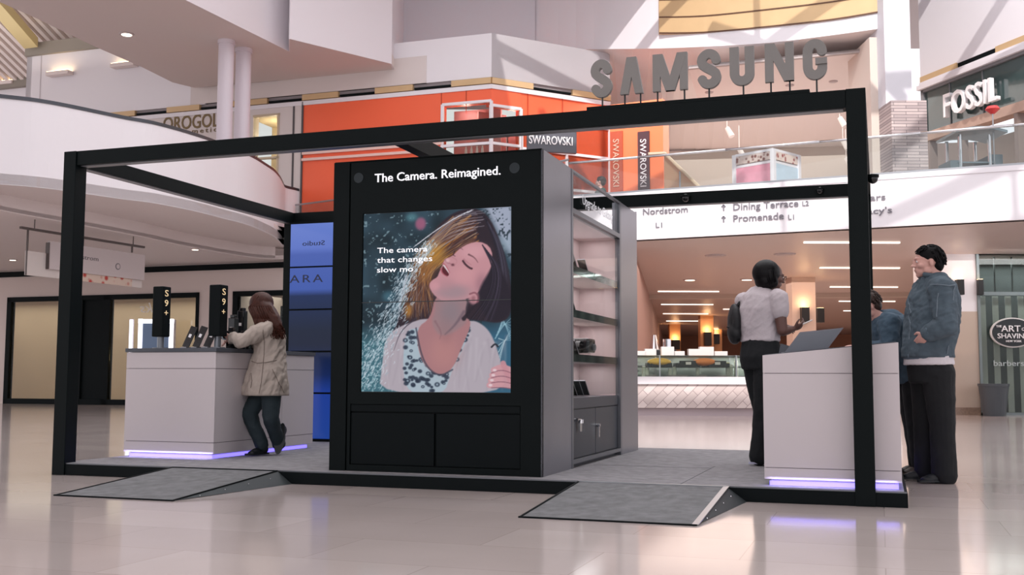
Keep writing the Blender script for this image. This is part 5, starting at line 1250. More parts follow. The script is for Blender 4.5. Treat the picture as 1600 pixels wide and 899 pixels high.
def stand_phone(x, y, lab, z=zt, h=.20, w=.075):
    t = kthing('phone', lab, 'phone', x, y, z, 'phones on stands on the left counter')
    up = (ZV * .93 + KYv * .25 + KXv * .28).normalized(); ax = (KXv * .95 - KYv * .1 - ZV * .25).normalized(); ax = (ax - up * ax.dot(up)).normalized(); n = ax.cross(up)
    c = K(x, y, z + .012) + up * h / 2
    bm = B(); obox(bm, c, ax * w / 2, up * h / 2, n * .004); link('body', bm, phm, t, bevel=.003)
    bm = B(); obox(bm, c + n * .006 + up * .01, ax * .014, up * .016, n * .001); link('screen_icon', bm, mat('grey_icon', (200, 196, 200), .5, emit=(200, 196, 200), estr=.3), t)
    bm = B(); box(bm, K, x - .03, x + .03, y - .03, y + .04, z, z + .014); link('stand', bm, phs, t)
for u, yv, lab in ((290, .98, 'black phone on a stand on the left counter, leftmost of three'), (306, .98, 'black phone on a stand on the left counter, middle of three'), (323, .98, 'black phone on a stand on the left counter, rightmost of three, against the totem')):
    stand_phone(kpos(u, yv), yv, lab)
# stacked boxes / accessory tower in front of the woman
for u, yv, zz_, hh_, w, lab in ((362, 1.3, 0, .17, .075, 'short black accessory stand beside the glowing totem'), (364, 1.5, 0, .30, .07, 'tall black accessory stand with white label behind the short one'), (378, 1.7, 0, .38, .07, 'tallest black accessory stand in front of the woman in the coat'), (382, 1.35, 0, .14, .09, 'low black accessory box by the hands of the woman in the coat')):
    x = kpos(u, yv); t = kthing('accessory_stand', lab, 'display stand', x, yv, zt)
    bm = B(); box(bm, K, x - w / 2, x + w / 2, yv - w / 2, yv + w / 2, zt, zt + hh_); box(bm, K, x - w / 3, x + w / 3, yv - w / 3, yv + w / 3, zt + hh_, zt + hh_ + .03); link('stand_body', bm, phm, t, bevel=.006)
    bm = B(); box(bm, K, x - .014, x + .014, yv - w / 2 - .003, yv - w / 2, zt + hh_ * .62, zt + hh_ * .62 + .028); link('label', bm, wt, t)

# ------------------------------------------------------------------ right counter with sloping top
rc = kthing('service_counter', 'white panelled right counter with sloping dark top and violet glow at its foot', 'counter', 6.1, .5, PT)
rx0, rx1, ry0, ry1 = 5.69, 6.545, .14, 2.20
za, zb_ = .955, 1.035
def topz(x): return za + (zb_ - za) * (x - rx0) / (rx1 - rx0)
def RP(bm, x0, x1, y0, y1, z0, dz):
    prism(bm, [K(x0, y0, z0), K(x1, y0, z0), K(x1, y0, topz(x1) + dz), K(x0, y0, topz(x0) + dz)], KYv * (y1 - y0))
bm = B(); box(bm, K, rx0 + .04, rx1 - .04, ry0 + .05, ry1 - .05, PT, PT + .05); link('plinth', bm, lam, rc)
bm = B(); box(bm, K, rx0 + .03, rx1 - .02, ry0 + .035, ry0 + .05, PT, PT + .03); box(bm, K, rx1 - .04, rx1 - .02, ry0 + .05, ry1 - .05, PT, PT + .03); link('light_strip', bm, led, rc)
bm = B(); RP(bm, rx0 + .01, rx1 - .01, ry0 + .012, ry1, PT + .045, -.012); link('body', bm, laminate_gap, rc)
zs = [PT + .042, .215, .835]
for i in range(2):
    for (a, b) in ((rx0, rx1),):
        bm = B(); box(bm, K, a, b, ry0, ry0 + .012, zs[i] + .002, zs[i + 1] - .002); link('front_panel', bm, lam, rc)
bm = B(); RP(bm, rx0, rx1, ry0, ry0 + .012, .837, 0); link('front_panel', bm, lam, rc)
bm = B(); box(bm, K, rx1 - .01, rx1, ry0 + .012, ry1, PT + .045, topz(rx1)); link('side_panel', bm, lam, rc)
bm = B(); box(bm, K, rx0, rx0 + .01, ry0 + .012, ry1, PT + .045, topz(rx0)); link('side_panel', bm, lam, rc)
bm = B(); prism(bm, [K(rx0 + .012, ry0 + .02, topz(rx0) - .01), K(rx1 - .012, ry0 + .02, topz(rx1) - .01), K(rx1 - .012, ry0 + .02, topz(rx1) + .006), K(rx0 + .012, ry0 + .02, topz(rx0) + .006)], KYv * (ry1 - ry0 - .02)); link('countertop', bm, cgrey, rc)
area('led_glow', K((rx0 + rx1) / 2, ry0 - .03, PT + .05), (math.radians(20), 0, YAW), .8, .03, 1.0, (.5, .45, 1))
# laptop (seen from behind) on the right counter
lx, ly = 5.93, .85
t = kthing('laptop', 'open silver grey laptop leaning back on the right counter', 'laptop', lx, ly, topz(lx))
lid = mat('laptop_grey', (150, 150, 158), .35, .5)
sl = Vector((1, 0, (zb_ - za) / (rx1 - rx0)))
axl = (KXv + ZV * sl.z).normalized(); nl = axl.cross(KYv).normalized()
c = K(lx, ly, topz(lx) + .018)
bm = B(); obox(bm, c, axl * .17, KYv * .12, nl * .008); link('keyboard_base', bm, lid, t, bevel=.003)
hp = c - KYv * .0 + axl * .0
# lid hinged on the camera side edge, tilted to the right
lu = (ZV * .62 + KXv * .62 + KYv * -.1).normalized(); la = (KXv * 1.0 - ZV * .0).normalized()
h1 = c - KYv * .12 - axl * .15; 
bm = B(); prism(bm, [h1, h1 + axl * .30, h1 + axl * .30 + ZV * .15 + KXv * .115 - KYv * .03, h1 + ZV * .15 + KXv * .115 - KYv * .03], KYv * .008); link('lid', bm, lid, t)
bm = B(); prism(bm, [h1 + axl * .015 + ZV * .01 - KYv * .002, h1 + axl * .285 + ZV * .01 - KYv * .002, h1 + axl * .285 + ZV * .14 + KXv * .107 - KYv * .03, h1 + axl * .015 + ZV * .14 + KXv * .107 - KYv * .03], KYv * -.001); link('lid_inset', bm, mat('laptop_dark_grey', (140, 144, 152), .4, .2), t)
# tablet/black device at left rear corner of counter
c = K(5.80, 1.05, topz(5.80) + .02); t = kthing('phone_dock', 'dark sloping device dock at the left edge of the right counter', 'dock', 5.80, 1.05, topz(5.8))
bm = B(); prism(bm, [K(5.72, .95, topz(5.72) + .006), K(5.96, .95, topz(5.96) + .006), K(5.93, .95, topz(5.9) + .03), K(5.74, .95, topz(5.74) + .10)], KYv * .16); link('dock_body', bm, cgrey, t)

# ------------------------------------------------------------------ rear blue screen tower
st = kthing('screen_tower', 'black framed tower of glossy blue screens behind the black tower', 'display', .8, 3.5, PT)
bx0, bx1, by0, by1 = .125, 1.6, 3.40, 3.515
blue = bpy.data.materials.new('blue_screen'); blue.use_nodes = True; nt = blue.node_tree; b_ = nt.nodes['Principled BSDF']
tc = nt.nodes.new('ShaderNodeTexCoord'); sp_ = nt.nodes.new('ShaderNodeSeparateXYZ'); nt.links.new(tc.outputs['Object'], sp_.inputs[0])
cr = nt.nodes.new('ShaderNodeValToRGB'); mr = nt.nodes.new('ShaderNodeMapRange'); mr.inputs[1].default_value = 0; mr.inputs[2].default_value = 2.45
nt.links.new(sp_.outputs['Z'], mr.inputs[0]); nt.links.new(mr.outputs[0], cr.inputs[0])
els = cr.color_ramp.elements; els[0].position = 0; els[0].color = (*lin((30, 66, 150)), 1); els[1].position = 1; els[1].color = (*lin((110, 134, 214)), 1)
for p_, c_ in ((.22, (28, 60, 150)), (.3, (14, 34, 84)), (.44, (10, 20, 44)), (.50, (10, 22, 44)), (.66, (12, 36, 80)), (.69, (64, 92, 176)), (.85, (74, 98, 180)), (.88, (98, 122, 206))):
    e = els.new(p_); e.color = (*lin(c_), 1)
nt.links.new(cr.outputs[0], b_.inputs['Emission Color']); b_.inputs['Emission Strength'].default_value = .85; b_.inputs['Base Color'].default_value = (.01, .015, .03, 1); b_.inputs['Roughness'].default_value = .12; b_.inputs['Specular IOR Level'].default_value = .2
bm = B(); box(bm, K, bx0, bx1, by0 + .02, by1, PT, 2.555); link('frame', bm, blackm, st)
bm = B()
for (a, b) in ((.13, .62), (.64, 1.08), (1.10, 1.55), (1.57, 2.03), (2.05, 2.53)): box(bm, K, bx0 + .03, bx1, by0 + .005, by0 + .02, a, b)
link('screen', bm, blue, st)
bl_t = mat('reflected_letters', (14, 26, 66), .4)  # both words stand in for reflections in the glossy screens
bm = text_bm('Studio', K(.31, by0 + .004, 2.28), KXv, ZV, height=.055, width=.28, depth=.004, mirror=True); link('lettering', bm, bl_t, st)
bm = text_bm('ARA', K(.155, by0 + .004, 1.865), KXv, ZV, height=.09, width=.42, depth=.004, spacing=1.3); link('lettering', bm, bl_t, st)

# ------------------------------------------------------------------ hanging directory sign and lit display at left
hs0, hs1 = atz(32, 356, ZC - .22), atz(225, 387, ZC - .22)
hd = (hs1 - hs0); hL = hd.length; hd.normalize(); hn = Vector((-hd.y, hd.x, 0)).normalized()
t = thing('hanging_sign', 'hanging grey directory sign with a red floral band under the left ceiling', 'sign', hs0)
rail = mat('dark_bronze_rail', (92, 84, 82), .4, .4)
def hs_s(u):
    d = _ray(u, 400); d = Vector((d.x, d.y, 0)); a = Vector((hs0.x, hs0.y, 0)); tt = a.dot(hn) / d.dot(hn); return (d * tt - a).dot(hd)
def hs_z(v, u):
    d = _ray(u, v); a = Vector((hs0.x, hs0.y, 0)); tt = a.dot(hn) / Vector((d.x, d.y, 0)).dot(hn); return CZ + d.z * tt
def HS(x, y, z): return Vector((hs0.x, hs0.y, 0)) + hd * x + hn * y + ZV * z
ztr = hs0.z
bm = B(); box(bm, HS, 0, hL, -.03, .03, ztr - .02, ztr + .03)
for u in (42, 129, 206): box(bm, HS, hs_s(u) - .015, hs_s(u) + .015, -.015, .015, hs_z(430 if u == 42 else 395, u), ztr)
for f_ in (.1, .9): cyl(bm, HS(hL * f_, 0, ztr), HS(hL * f_, 0, ZC), .012, seg=8)
link('hanger_rail', bm, rail, t)
sgm = mat('sign_grey_face', (194, 184, 184), .5)
zt2, zb2 = hs_z(383, 72), hs_z(421, 72)
bm = B(); box(bm, HS, hs_s(42), hs_s(222), -.02, .05, hs_z(430, 42) , hs_z(392, 42)); link('rear_board', bm, mat('sign_backing', (205, 196, 192), .5), t)
bm = B(); box(bm, HS, hs_s(72), hs_s(222), -.09, -.02, hs_z(436, 200), hs_z(396, 200)); link('sign_board', bm, sgm, t)
bm = B(); box(bm, HS, hs_s(72) - .02, hs_s(72), -.10, 0, zb2 , zt2 + .05); link('end_cap', bm, rail, t)
red = floral('red_floral', (178, 60, 52), (206, 186, 172), 7)
bm = B(); box(bm, HS, hs_s(127), hs_s(205), -.05, -.02, hs_z(448, 200), hs_z(436, 200)); link('floral_band', bm, red, t)
bm = text_bm('Nordstrom', HS(hs_s(98), -.092, hs_z(406, 128)), hd, ZV, height=.10, width=hs_s(149) - hs_s(98), depth=.004)
cyl(bm, HS(hs_s(180), -.09, hs_z(417, 180)), HS(hs_s(180), -.096, hs_z(417, 180)), .075, seg=24); join(bm, text_bm('Elevator', HS(hs_s(176), -.092, hs_z(410, 180)), hd, ZV, height=.045, depth=.004)) if False else None
link('lettering', bm, mat('sign_grey_letters', (104, 100, 104), .5), t)
bm = B(); cyl(bm, HS(hs_s(180), -.096, hs_z(417, 180)), HS(hs_s(180), -.099, hs_z(417, 180)), .055, seg=24); link('icon', bm, sgm, t)

# free standing lit display far behind the left counter
Yd = 30.6
a, b = at(205, 632, Yd), at(270, 632, Yd)
t = thing('lit_display', 'free standing display with glowing white frame and blue screen behind the left counter', 'display', ((a.x + b.x) / 2, Yd, 0))
wglow = mat('white_glow_frame', (255, 255, 255), .4, emit=(246, 244, 255), estr=1.6)
ztd = at(214, 499, Yd).z
xl = ux(214, Yd); xr = ux(269, Yd)
bm = B(); box(bm, W, xl, xl + .12, Yd - .04, Yd, .05, ztd); box(bm, W, xr - .12, xr, Yd - .04, Yd, .05, ztd); box(bm, W, xl, xr, Yd - .04, Yd, ztd - .12, ztd); link('glow_frame', bm, wglow, t)
bm = B(); box(bm, W, xl, xr, Yd, Yd + .2, 0, ztd); link('body', bm, white, t)
bm = B(); box(bm, W, xl + .12, xr - .12, Yd - .02, Yd - .005, .1, ztd - .12); link('screen', bm, mat('dim_blue_screen', (72, 88, 112), .2, emit=(72, 90, 118), estr=.5), t)
t = thing('light_pole', 'slim glowing vertical light strip at the left edge of the left counter', 'light', (ux(203, Yd), Yd, 0))
bm = B(); box(bm, W, ux(200.5, Yd), ux(204.5, Yd), Yd - .05, Yd, .02, at(206, 500, Yd).z); link('tube', bm, wglow, t)
bm = B(); box(bm, W, ux(199, Yd), ux(206, Yd), Yd, Yd + .04, 0, at(206, 500, Yd).z + .02); link('back_channel', bm, white, t)

# ================================================================== PEOPLE
from mathutils import noise as mnoise
def V(*a): return Vector(a)
from mathutils.bvhtree import BVHTree
def BVH(ob, base): return BVHTree.FromPolygons([base + v.co for v in ob.data.vertices], [tuple(q.vertices) for q in ob.data.polygons])
def ell(bm, c, r, rotm=None, sub_=3):
    m = Matrix.Translation(Vector(c)) @ ((rotm.to_4x4()) if rotm is not None else Matrix.Identity(4)) @ Matrix.Diagonal((r[0], r[1], r[2], 1))
    bmesh.ops.create_icosphere(bm, subdivisions=sub_, radius=1, matrix=m)
def limb(bm, pts, rs):            # chain of tapered round segments
    for i in range(len(pts)):
        ell(bm, pts[i], (rs[i] * 1.0,) * 3, sub_=2)
        if i + 1 < len(pts): cyl(bm, pts[i], pts[i + 1], rs[i], rs[i + 1], 16)
def rings(bm, secs, side):        # secs: (centre, half width, half depth); closed elliptical loft
    side = Vector(side).normalized(); n = 28; L = []
    cs = [Vector(s[0]) for s in secs]
    for i, (c, a, b) in enumerate(secs):
        t = (cs[min(i + 1, len(cs) - 1)] - cs[max(i - 1, 0)]).normalized(); s = (side - t * side.dot(t)).normalized(); f = t.cross(s)
        L.append([bm.verts.new(Vector(c) + s * a * math.copysign(abs(math.cos(q)) ** .9, math.cos(q)) + f * b * math.sin(q)) for q in [2 * math.pi * k / n for k in range(n)]])
    for i in range(len(L) - 1):
        for k in range(n): bm.faces.new([L[i][k], L[i][(k + 1) % n], L[i + 1][(k + 1) % n], L[i + 1][k]])
    bm.faces.new(L[0][::-1]); bm.faces.new(L[-1])
def fuse(bm, voxel=.008, smooth=4, fac=.5):
    bmesh.ops.recalc_face_normals(bm, faces=bm.faces)
    me = bpy.data.meshes.new('f'); bm.to_mesh(me); bm.free(); ob = bpy.data.objects.new('f', me); COL.objects.link(ob)
    r = ob.modifiers.new('r', 'REMESH'); r.mode = 'VOXEL'; r.voxel_size = voxel
    s = ob.modifiers.new('s', 'SMOOTH'); s.iterations = smooth; s.factor = fac
    dg = bpy.context.evaluated_depsgraph_get(); out = bpy.data.meshes.new_from_object(ob.evaluated_get(dg))
    bpy.data.objects.remove(ob); bpy.data.meshes.remove(me)
    b2 = bmesh.new(); b2.from_mesh(out); bpy.data.meshes.remove(out); return b2
def wrinkle(bm, amp, freq, dirn=(0, 0, 1), stretch=.35, seed=0.0, zlo=None, zhi=None):
    bm.normal_update(); d = Vector(dirn).normalized()
    for v in bm.verts:
        p = v.co - d * v.co.dot(d) * (1 - stretch)
        k = mnoise.fractal(p * freq + Vector((seed, seed * 2, 0)), 1.0, 2.0, 3)
        w = 1.0
        if zlo is not None: w = max(0.0, min(1.0, (v.co.z - zlo) / .08))
        v.co += v.normal * (amp * w * (1 - 2 * abs(k)) * .9)
def head(bm, c, f, up, s=1.0, female=False):
    c = Vector(c); f = Vector(f).normalized(); up = Vector(up).normalized(); f = (f - up * f.dot(up)).normalized(); sd = f.cross(up)
    M = Matrix((sd, f, up)).transposed()
    def P(a, b, d): return c + (sd * a + f * b + up * d) * s
    def E(a, b, d, rx, ry, rz, q=3): ell(bm, P(a, b, d), (rx * s, ry * s, rz * s), M, q)
    E(0, -.012, .03, .074, .094, .086); E(0, .025, -.012, .062, .068, .078); E(0, .042, -.062, .046, .05, .042)
    E(0, .072, -.088, .02, .019, .017); E(0, .084, .032, .044, .014, .012)          # chin, brow
    E(0, .098, -.003, .009, .013, .026); E(0, .110, -.020, .013, .014, .011); E(.014, .101, -.024, .008, .009, .008, 2); E(-.014, .101, -.024, .008, .009, .008, 2)
    E(0, .090, -.047, .021, .012, .006, 2); E(0, .088, -.057, .018, .012, .007, 2)    # lips
    for q in (-1, 1):
        E(q * .030, .083, .012, .012, .009, .007, 2); E(q * .042, .062, -.022, .022, .025, .020)    # lids, cheeks
        E(q * .077, -.004, -.005, .008, .018, .030); E(q * .050, .018, -.060, .018, .030, .028)
    return P
def hand(bm, w, d, n, side, grip=.5, s=1.0, thumb_open=.5):
    """w wrist, d finger direction, n palm normal (curl side), side = thumb side sign"""
    w = Vector(w); d = Vector(d).normalized(); n = Vector(n); n = (n - d * n.dot(d)).normalized(); t = d.cross(n) * side
    M = Matrix((t, d, n)).transposed()
    ell(bm, w + d * .045 * s, (.038 * s, .052 * s, .017 * s), M)
    ell(bm, w + d * .01 * s, (.026 * s, .03 * s, .019 * s), M)
    for i, (o, L) in enumerate(((.031, .072), (.0105, .080), (-.0105, .074), (-.031, .058))):
        b = w + d * (.082 - .006 * abs(i - 1)) * s + t * o * s
        a1 = grip * .7; a2 = grip * 1.7
        sp = t * (o * .25)
        d1 = (d * math.cos(a1) + n * math.sin(a1) + sp * 3).normalized(); d2 = (d * math.cos(a2) + n * math.sin(a2)).normalized()
        p1 = b + d1 * L * .48 * s; p2 = p1 + d2 * L * .52 * s
        limb(bm, [b - d * .02 * s, b, p1, p2], [.0085 * s, .0088 * s, .0080 * s, .0066 * s])
    b = w + d * .022 * s + t * .026 * s; d1 = (t * .75 + d * .6 + n * .35 * (.4 + grip)).normalized(); p1 = b + d1 * .038 * s; d2 = (d * .85 + n * .6 * grip + t * thumb_open * .3).normalized()
    limb(bm, [b, p1, p1 + d2 * .034 * s], [.013 * s, .0105 * s, .0085 * s])
def mixj(a, b, t): return Vector(a).lerp(Vector(b), t)
def shoe(par, an, toe, m, lab=None, sole=None, w=.045, h=.075):
    an = Vector(an); toe = Vector(toe); d = toe - an; L = d.length; d.normalize()
    bm = B(); 
    sd = d.cross(ZV).normalized() if abs(d.z) < .9 else V(1, 0, 0); up = sd.cross(d).normalized()
    M = Matrix((sd, d, up)).transposed()
    ell(bm, an - d * .01 + up * .0, (w * .85, .055, h * .8), M); ell(bm, an + d * L * .45 - up * .025, (w * .92, L * .5, .040), M); ell(bm, an + d * L * .80 - up * .036, (w, L * .34, .032), M)
    bm = fuse(bm, .007, 4)
    lo = an.dot(up) - h * .78
    for v in bm.verts:
        if v.co.dot(up) < lo + .012: v.co += up * (lo + .012 - v.co.dot(up))
    o = link('shoe', bm, m, par, smooth=True)
    bm = B(); n = 24; P_ = []
    for k in range(n):
        q = 2 * math.pi * k / n; P_.append(an + d * (L * .42 + math.cos(q) * (L * .5 + .065)) + sd * math.sin(q) * w * 1.04 * (1 - .12 * (math.cos(q) < 0)))
    P_ = [p + up * (lo - p.dot(up)) for p in P_]
    prism(bm, P_, up * .016); link('shoe_sole', bm, sole or m, sub(o, par))
skinA = mat('fair_skin', (206, 158, 146), .5, noise=.05, scale=12)
skinB = mat('brown_skin', (98, 66, 58), .45, noise=.05, scale=12)
eye_w = mat('eye_white', (222, 214, 212), .3); eye_d = mat('eye_iris', (40, 28, 24), .2)
def eyes(par, P, s=1.0):
    for q in (-1, 1):
        bm = B(); ell(bm, P(q * .030, .085, .010), (.0085 * s,) * 3, sub_=2); e = link('eye', bm, eye_w, par, smooth=True)
        bm = B(); ell(bm, P(q * .030, .0925, .010), (.0035 * s,) * 3, sub_=2); link('iris', bm, eye_d, sub(e, par), smooth=True)
def strands(bm, roots, r=.007):   # list of polylines, each a tapering lock
    for pts in roots:
        n = len(pts)
        for i in range(n - 1):
            cyl(bm, pts[i], pts[i + 1], r * (1 - .25 * i / n), r * (1 - .25 * (i + 1) / n), 6)

def frame_of(base, u0, v0, s):
    bx, by, bz = base
    def L(u, v, dy=0.0): return Vector((bx + (u - u0) / s, by + dy, bz + (v0 - v) / s))
    return L

# ---- woman in a beige coat at the left counter ------------------------------------
wb = K(1.16, 1.36, PT); sW = FPX / wb.y; L = frame_of(wb, 800 + wb.x * sW, 713, sW)
w1 = thing('person', 'woman with long auburn hair in a beige coat leaning on the left counter', 'person', wb)
hipc = L(421, 604, .0); chest = L(422, 533, 0); neckp = L(414, 508, .02)
sdv = V(.45, -.89, 0)             # shoulder line: right shoulder toward camera
shR, shL = L(421, 517, -.13), L(408, 516, .17)
elR, wrR = L(391, 538, -.20), L(366, 532, -.10)
elL, wrL = L(384, 537, .22), L(366, 533, .06)
hR, hL = L(428, 606, -.06), L(416, 606, .08)
knA, anA = L(393, 648, -.02), L(414, 699, .0)
knB, anB = L(430, 655, -.10), L(436, 696, .10)
head_c = L(404, 483, .02); hf = V(-.86, .42, -.38); hu = V(-.28, .14, .95)
bm = B()
rings(bm, [(hipc - ZV * .06, .13, .10), (hipc, .155, .12), (mixj(hipc, chest, .45), .12, .09), (chest, .15, .10), (mixj(chest, neckp, .7), .14, .075), (neckp, .06, .05)], sdv)
limb(bm, [shR, elR, wrR], [.05, .040, .026]); limb(bm, [shL, elL, wrL], [.05, .040, .026])
limb(bm, [neckp - ZV * .03, neckp, head_c - ZV * .04], [.06, .052, .048])
limb(bm, [hL, knA, anA], [.085, .052, .036]); limb(bm, [hR, knB, anB], [.085, .052, .036])
P1 = head(bm, head_c, hf, hu, .98)
hand(bm, wrR, V(-.95, .15, .25), V(.1, .95, .25), 1, .6, .92); hand(bm, wrL, V(-.93, -.3, -.2), V(0, .1, -1), 1, .5, .92)
link('body', fuse(bm, .0052, 3), skinA, w1, smooth=True); eyes(w1, P1)
coatm = mat('beige_coat_cloth', (180, 167, 157), .8, noise=.06, scale=20, bump=.12, bscale=120)
bm = B()
hem = L(416, 621, .0)
rings(bm, [(hem, .215, .20), (hem + ZV * .03, .212, .198), (L(418, 600), .205, .185), (L(419, 585), .19, .165), (L(421, 570), .168, .145), (L(423, 556), .150, .128), (chest, .165, .13), (mixj(chest, neckp, .65), .165, .105), (neckp + ZV * .0, .09, .075)], sdv)
limb(bm, [shR, mixj(shR, elR, .5), elR, wrR + V(.02, 0, 0)], [.076, .070, .062, .045]); limb(bm, [shL, elL, wrL + V(.02, 0, 0)], [.074, .060, .044])
c_ = fuse(bm, .008, 6); wrinkle(c_, .016, 7.0, (.35, 0, 1), .45, 3.0); wrinkle(c_, .008, 18, (.6, 0, 1), .4, 8.0)
for v in c_.verts:                # clean straight hem
    if v.co.z < hem.z + .012: v.co.z = hem.z + .002
coat = link('coat', c_, coatm, w1, smooth=True)
bm = B(); a, b = L(452, 571, -.10), L(380, 571, -.10)
for k in range(5): obox(bm, L(447, 566 + k * 11, -.05), V(.003, .002, 0), V(.0, .05, 0), V(0, 0, .03))
bm.free()
bv1 = BVH(coat, wb)
def onc(u, v):
    o = L(u, v, -1.2); h = bv1.ray_cast(o, V(0, 1, 0)); return (h[0] + V(0, -.002, 0)) if h[0] is not None else None
bm = B()
for line in ([(420, 520), (420, 560), (419, 600), (416, 619)], [(398, 568), (410, 571), (424, 570), (440, 566)], [(434, 580), (443, 600), (450, 618)], [(400, 586), (404, 598), (402, 610)]):
    P_ = []
    for (ua, va), (ub, vb_) in zip(line[:-1], line[1:]):
        for k in range(10): q = onc(ua + (ub - ua) * k / 10, va + (vb_ - va) * k / 10); P_.append(q) if q is not None else None
    for a, b in zip(P_[:-1], P_[1:]): cyl(bm, a, b, .0035, seg=6)
link('seam', bm, mat('coat_seam', (128, 116, 108), .9), sub(coat, w1))
bm = B(); ringp = [L(414 + 13 * math.cos(q), 511 - 4 * math.sin(q) * 0, .02 + .085 * math.sin(q)) for q in [2 * math.pi * k / 20 for k in range(20)]]
for k in range(20): cyl(bm, ringp[k], ringp[(k + 1) % 20], .022, seg=8)
link('collar', fuse(bm, .008, 3), coatm, sub(coat, w1), smooth=True)
jeans = mat('dark_green_jeans', (34, 48, 54), .8, noise=.15, scale=14, bump=.15, bscale=90)
bm = B(); rings(bm, [(hipc - ZV * .10, .15, .12), (hipc + ZV * .05, .15, .12)], sdv)
limb(bm, [hL, mixj(hL, knA, .5), knA, mixj(knA, anA, .5), anA + ZV * .01], [.098, .085, .070, .062, .060]); limb(bm, [hR, mixj(hR, knB, .5), knB, mixj(knB, anB, .5), anB], [.098, .085, .072, .062, .060])
c_ = fuse(bm, .007, 5); wrinkle(c_, .005, 10, (.3, 0, 1), .8, 5); link('jeans', c_, jeans, w1, smooth=True)
shm = mat('black_shoe', (16, 22, 28), .5)
shoe(w1, L(409, 703.5, .0), L(428, 708, -.07) * 1.0, shm, w=.042, h=.06) if False else shoe(w1, V(anA.x + .0, anA.y - .0, PT + .055), V(anA.x - .085, anA.y - .10, PT + .055), shm, w=.042, h=.06)
shoe(w1, L(441, 678, .10), L(438, 704, .07), shm, w=.045, h=.06)
hairm = mat('auburn_hair', (66, 34, 25), .5, noise=.6, scale=45, spec=.25)
bm = B()
Mh = Matrix.Rotation(-.3, 3, 'Y')
ell(bm, head_c + V(.020, -.012, .035), (.112, .108, .108), Mh); ell(bm, head_c + V(.045, -.045, -.03), (.085, .10, .11)); 
rings(bm, [(L(412, 484, -.03), .09, .08), (L(419, 498, -.05), .12, .085), (L(427, 510, -.08), .13, .07), (L(433, 519, -.09), .12, .05), (L(438, 528, -.09), .07, .022)], V(.75, -.66, 0))
hb = fuse(bm, .008, 5); 
random.seed(4); roots = []
for k in range(300):
    a = random.random(); b = random.random()
    top = head_c + V(.01 + .05 * math.sin(a * 3), -.09 * math.sin(b * 3.1) + .03 * (a - .5), .10 - .02 * a)
    mid = L(393 + 36 * a, 484 + 8 * b, -.14 + .05 * b * (1 - a)); m2 = L(402 + 38 * a, 503, -.17 + .06 * a * b); e_ = L(410 + 40 * a, 518 + 13 * random.random(), -.17 + .07 * b)
    roots.append([top, mid, m2, e_, e_ + V(.008 * random.uniform(-1, 1.5), 0, -.02)])
strands(hb, roots, .0048); link('hair', hb, hairm, w1, smooth=True)
# phone in her hand
pp = wrR + V(-.085, .015, .04); t = thing('phone', 'pale phone held by the woman in the beige coat', 'phone', pp)
ax_ = V(.55, .80, .1).normalized(); upv = V(-.55, .30, .75).normalized(); upv = (upv - ax_ * upv.dot(ax_)).normalized(); nn = ax_.cross(upv)
bm = B(); obox(bm, pp, ax_ * .035, upv * .07, nn * .004); link('body', bm, mat('pale_phone_back', (176, 196, 206), .2, .2), t, bevel=.003)
bm = B(); obox(bm, pp + nn * .0048, ax_ * .031, upv * .065, nn * .0008); link('screen', bm, phm, t)

# ---- woman in a grey shirt at the right counter ------------------------------------
wb = K(5.442, 1.80, PT); sW = FPX / wb.y; L = frame_of(wb, 800 + wb.x * sW, 728, sW)
w2 = thing('person', 'woman with dark bobbed hair in pale grey shirt holding a phone by the laptop', 'person', wb)
hipc = L(1189, 556); chest = L(1188, 486, .0); neckp = L(1199, 457, .02); sdv = V(.42, -.91, 0)
sdv = V(.62, -.78, 0)
shR, shL = L(1211, 470, -.13), L(1170, 471, .14)
elR, wrR = L(1215, 521, -.16), L(1236, 517, -.08)
elL, wrL = L(1178, 520, .22), L(1225, 513, .16)
hR, hL = L(1196, 560, -.06), L(1182, 560, .08)
knA, anA = L(1187, 642, -.05), L(1181, 712, -.02); knB, anB = L(1192, 642, .10), L(1192, 712, .14)
head_c = L(1208, 434, .0); hf = V(.97, .12, -.32); hu = V(.25, .12, .95)
bm = B()
rings(bm, [(hipc - ZV * .07, .14, .11), (hipc, .165, .13), (L(1188, 528), .13, .10), (chest, .15, .10), (mixj(chest, neckp, .7), .14, .08), (neckp, .06, .055)], sdv)
limb(bm, [shR, mixj(shR, elR, .4), elR, mixj(elR, wrR, .5), wrR], [.05, .052, .042, .038, .025]); limb(bm, [shL, elL, wrL], [.05, .040, .025])
limb(bm, [neckp - ZV * .03, neckp, head_c - ZV * .04], [.062, .054, .05])
limb(bm, [hL, knB, anB], [.09, .055, .038]); limb(bm, [hR, knA, anA], [.09, .055, .038])
P2 = head(bm, head_c, hf, hu, .96)
hand(bm, wrR, V(.9, .15, .35), V(-.3, .6, .7), 1, .7, .92); hand(bm, wrL, V(.9, -.3, .0), V(0, -.6, -.6), 1, .6, .92)
link('body', fuse(bm, .0052, 3), skinB, w2, smooth=True); eyes(w2, P2)
shirt = mat('pale_grey_shirt_cloth', (196, 186, 190), .85, noise=.04, scale=20, bump=.1, bscale=100)
bm = B()
rings(bm, [(L(1188, 536), .165, .135), (L(1188, 528), .162, .13), (L(1186, 508), .158, .125), (L(1187, 488), .172, .13), (L(1191, 470, .01), .172, .115), (L(1196, 460, .015), .13, .085), (neckp + ZV * .005, .075, .065)], sdv)
limb(bm, [shR, mixj(shR, elR, .42)], [.078, .068]); limb(bm, [shL, mixj(shL, elL, .42)], [.076, .066])
c_ = fuse(bm, .007, 5); wrinkle(c_, .007, 8, (.5, 0, 1), .5, 2); wrinkle(c_, .003, 22, (1, 0, .8), .3, 6); link('shirt', c_, shirt, w2, smooth=True)
pants = mat('black_trousers', (14, 18, 22), .85, noise=.1, scale=10, bump=.1, bscale=90)
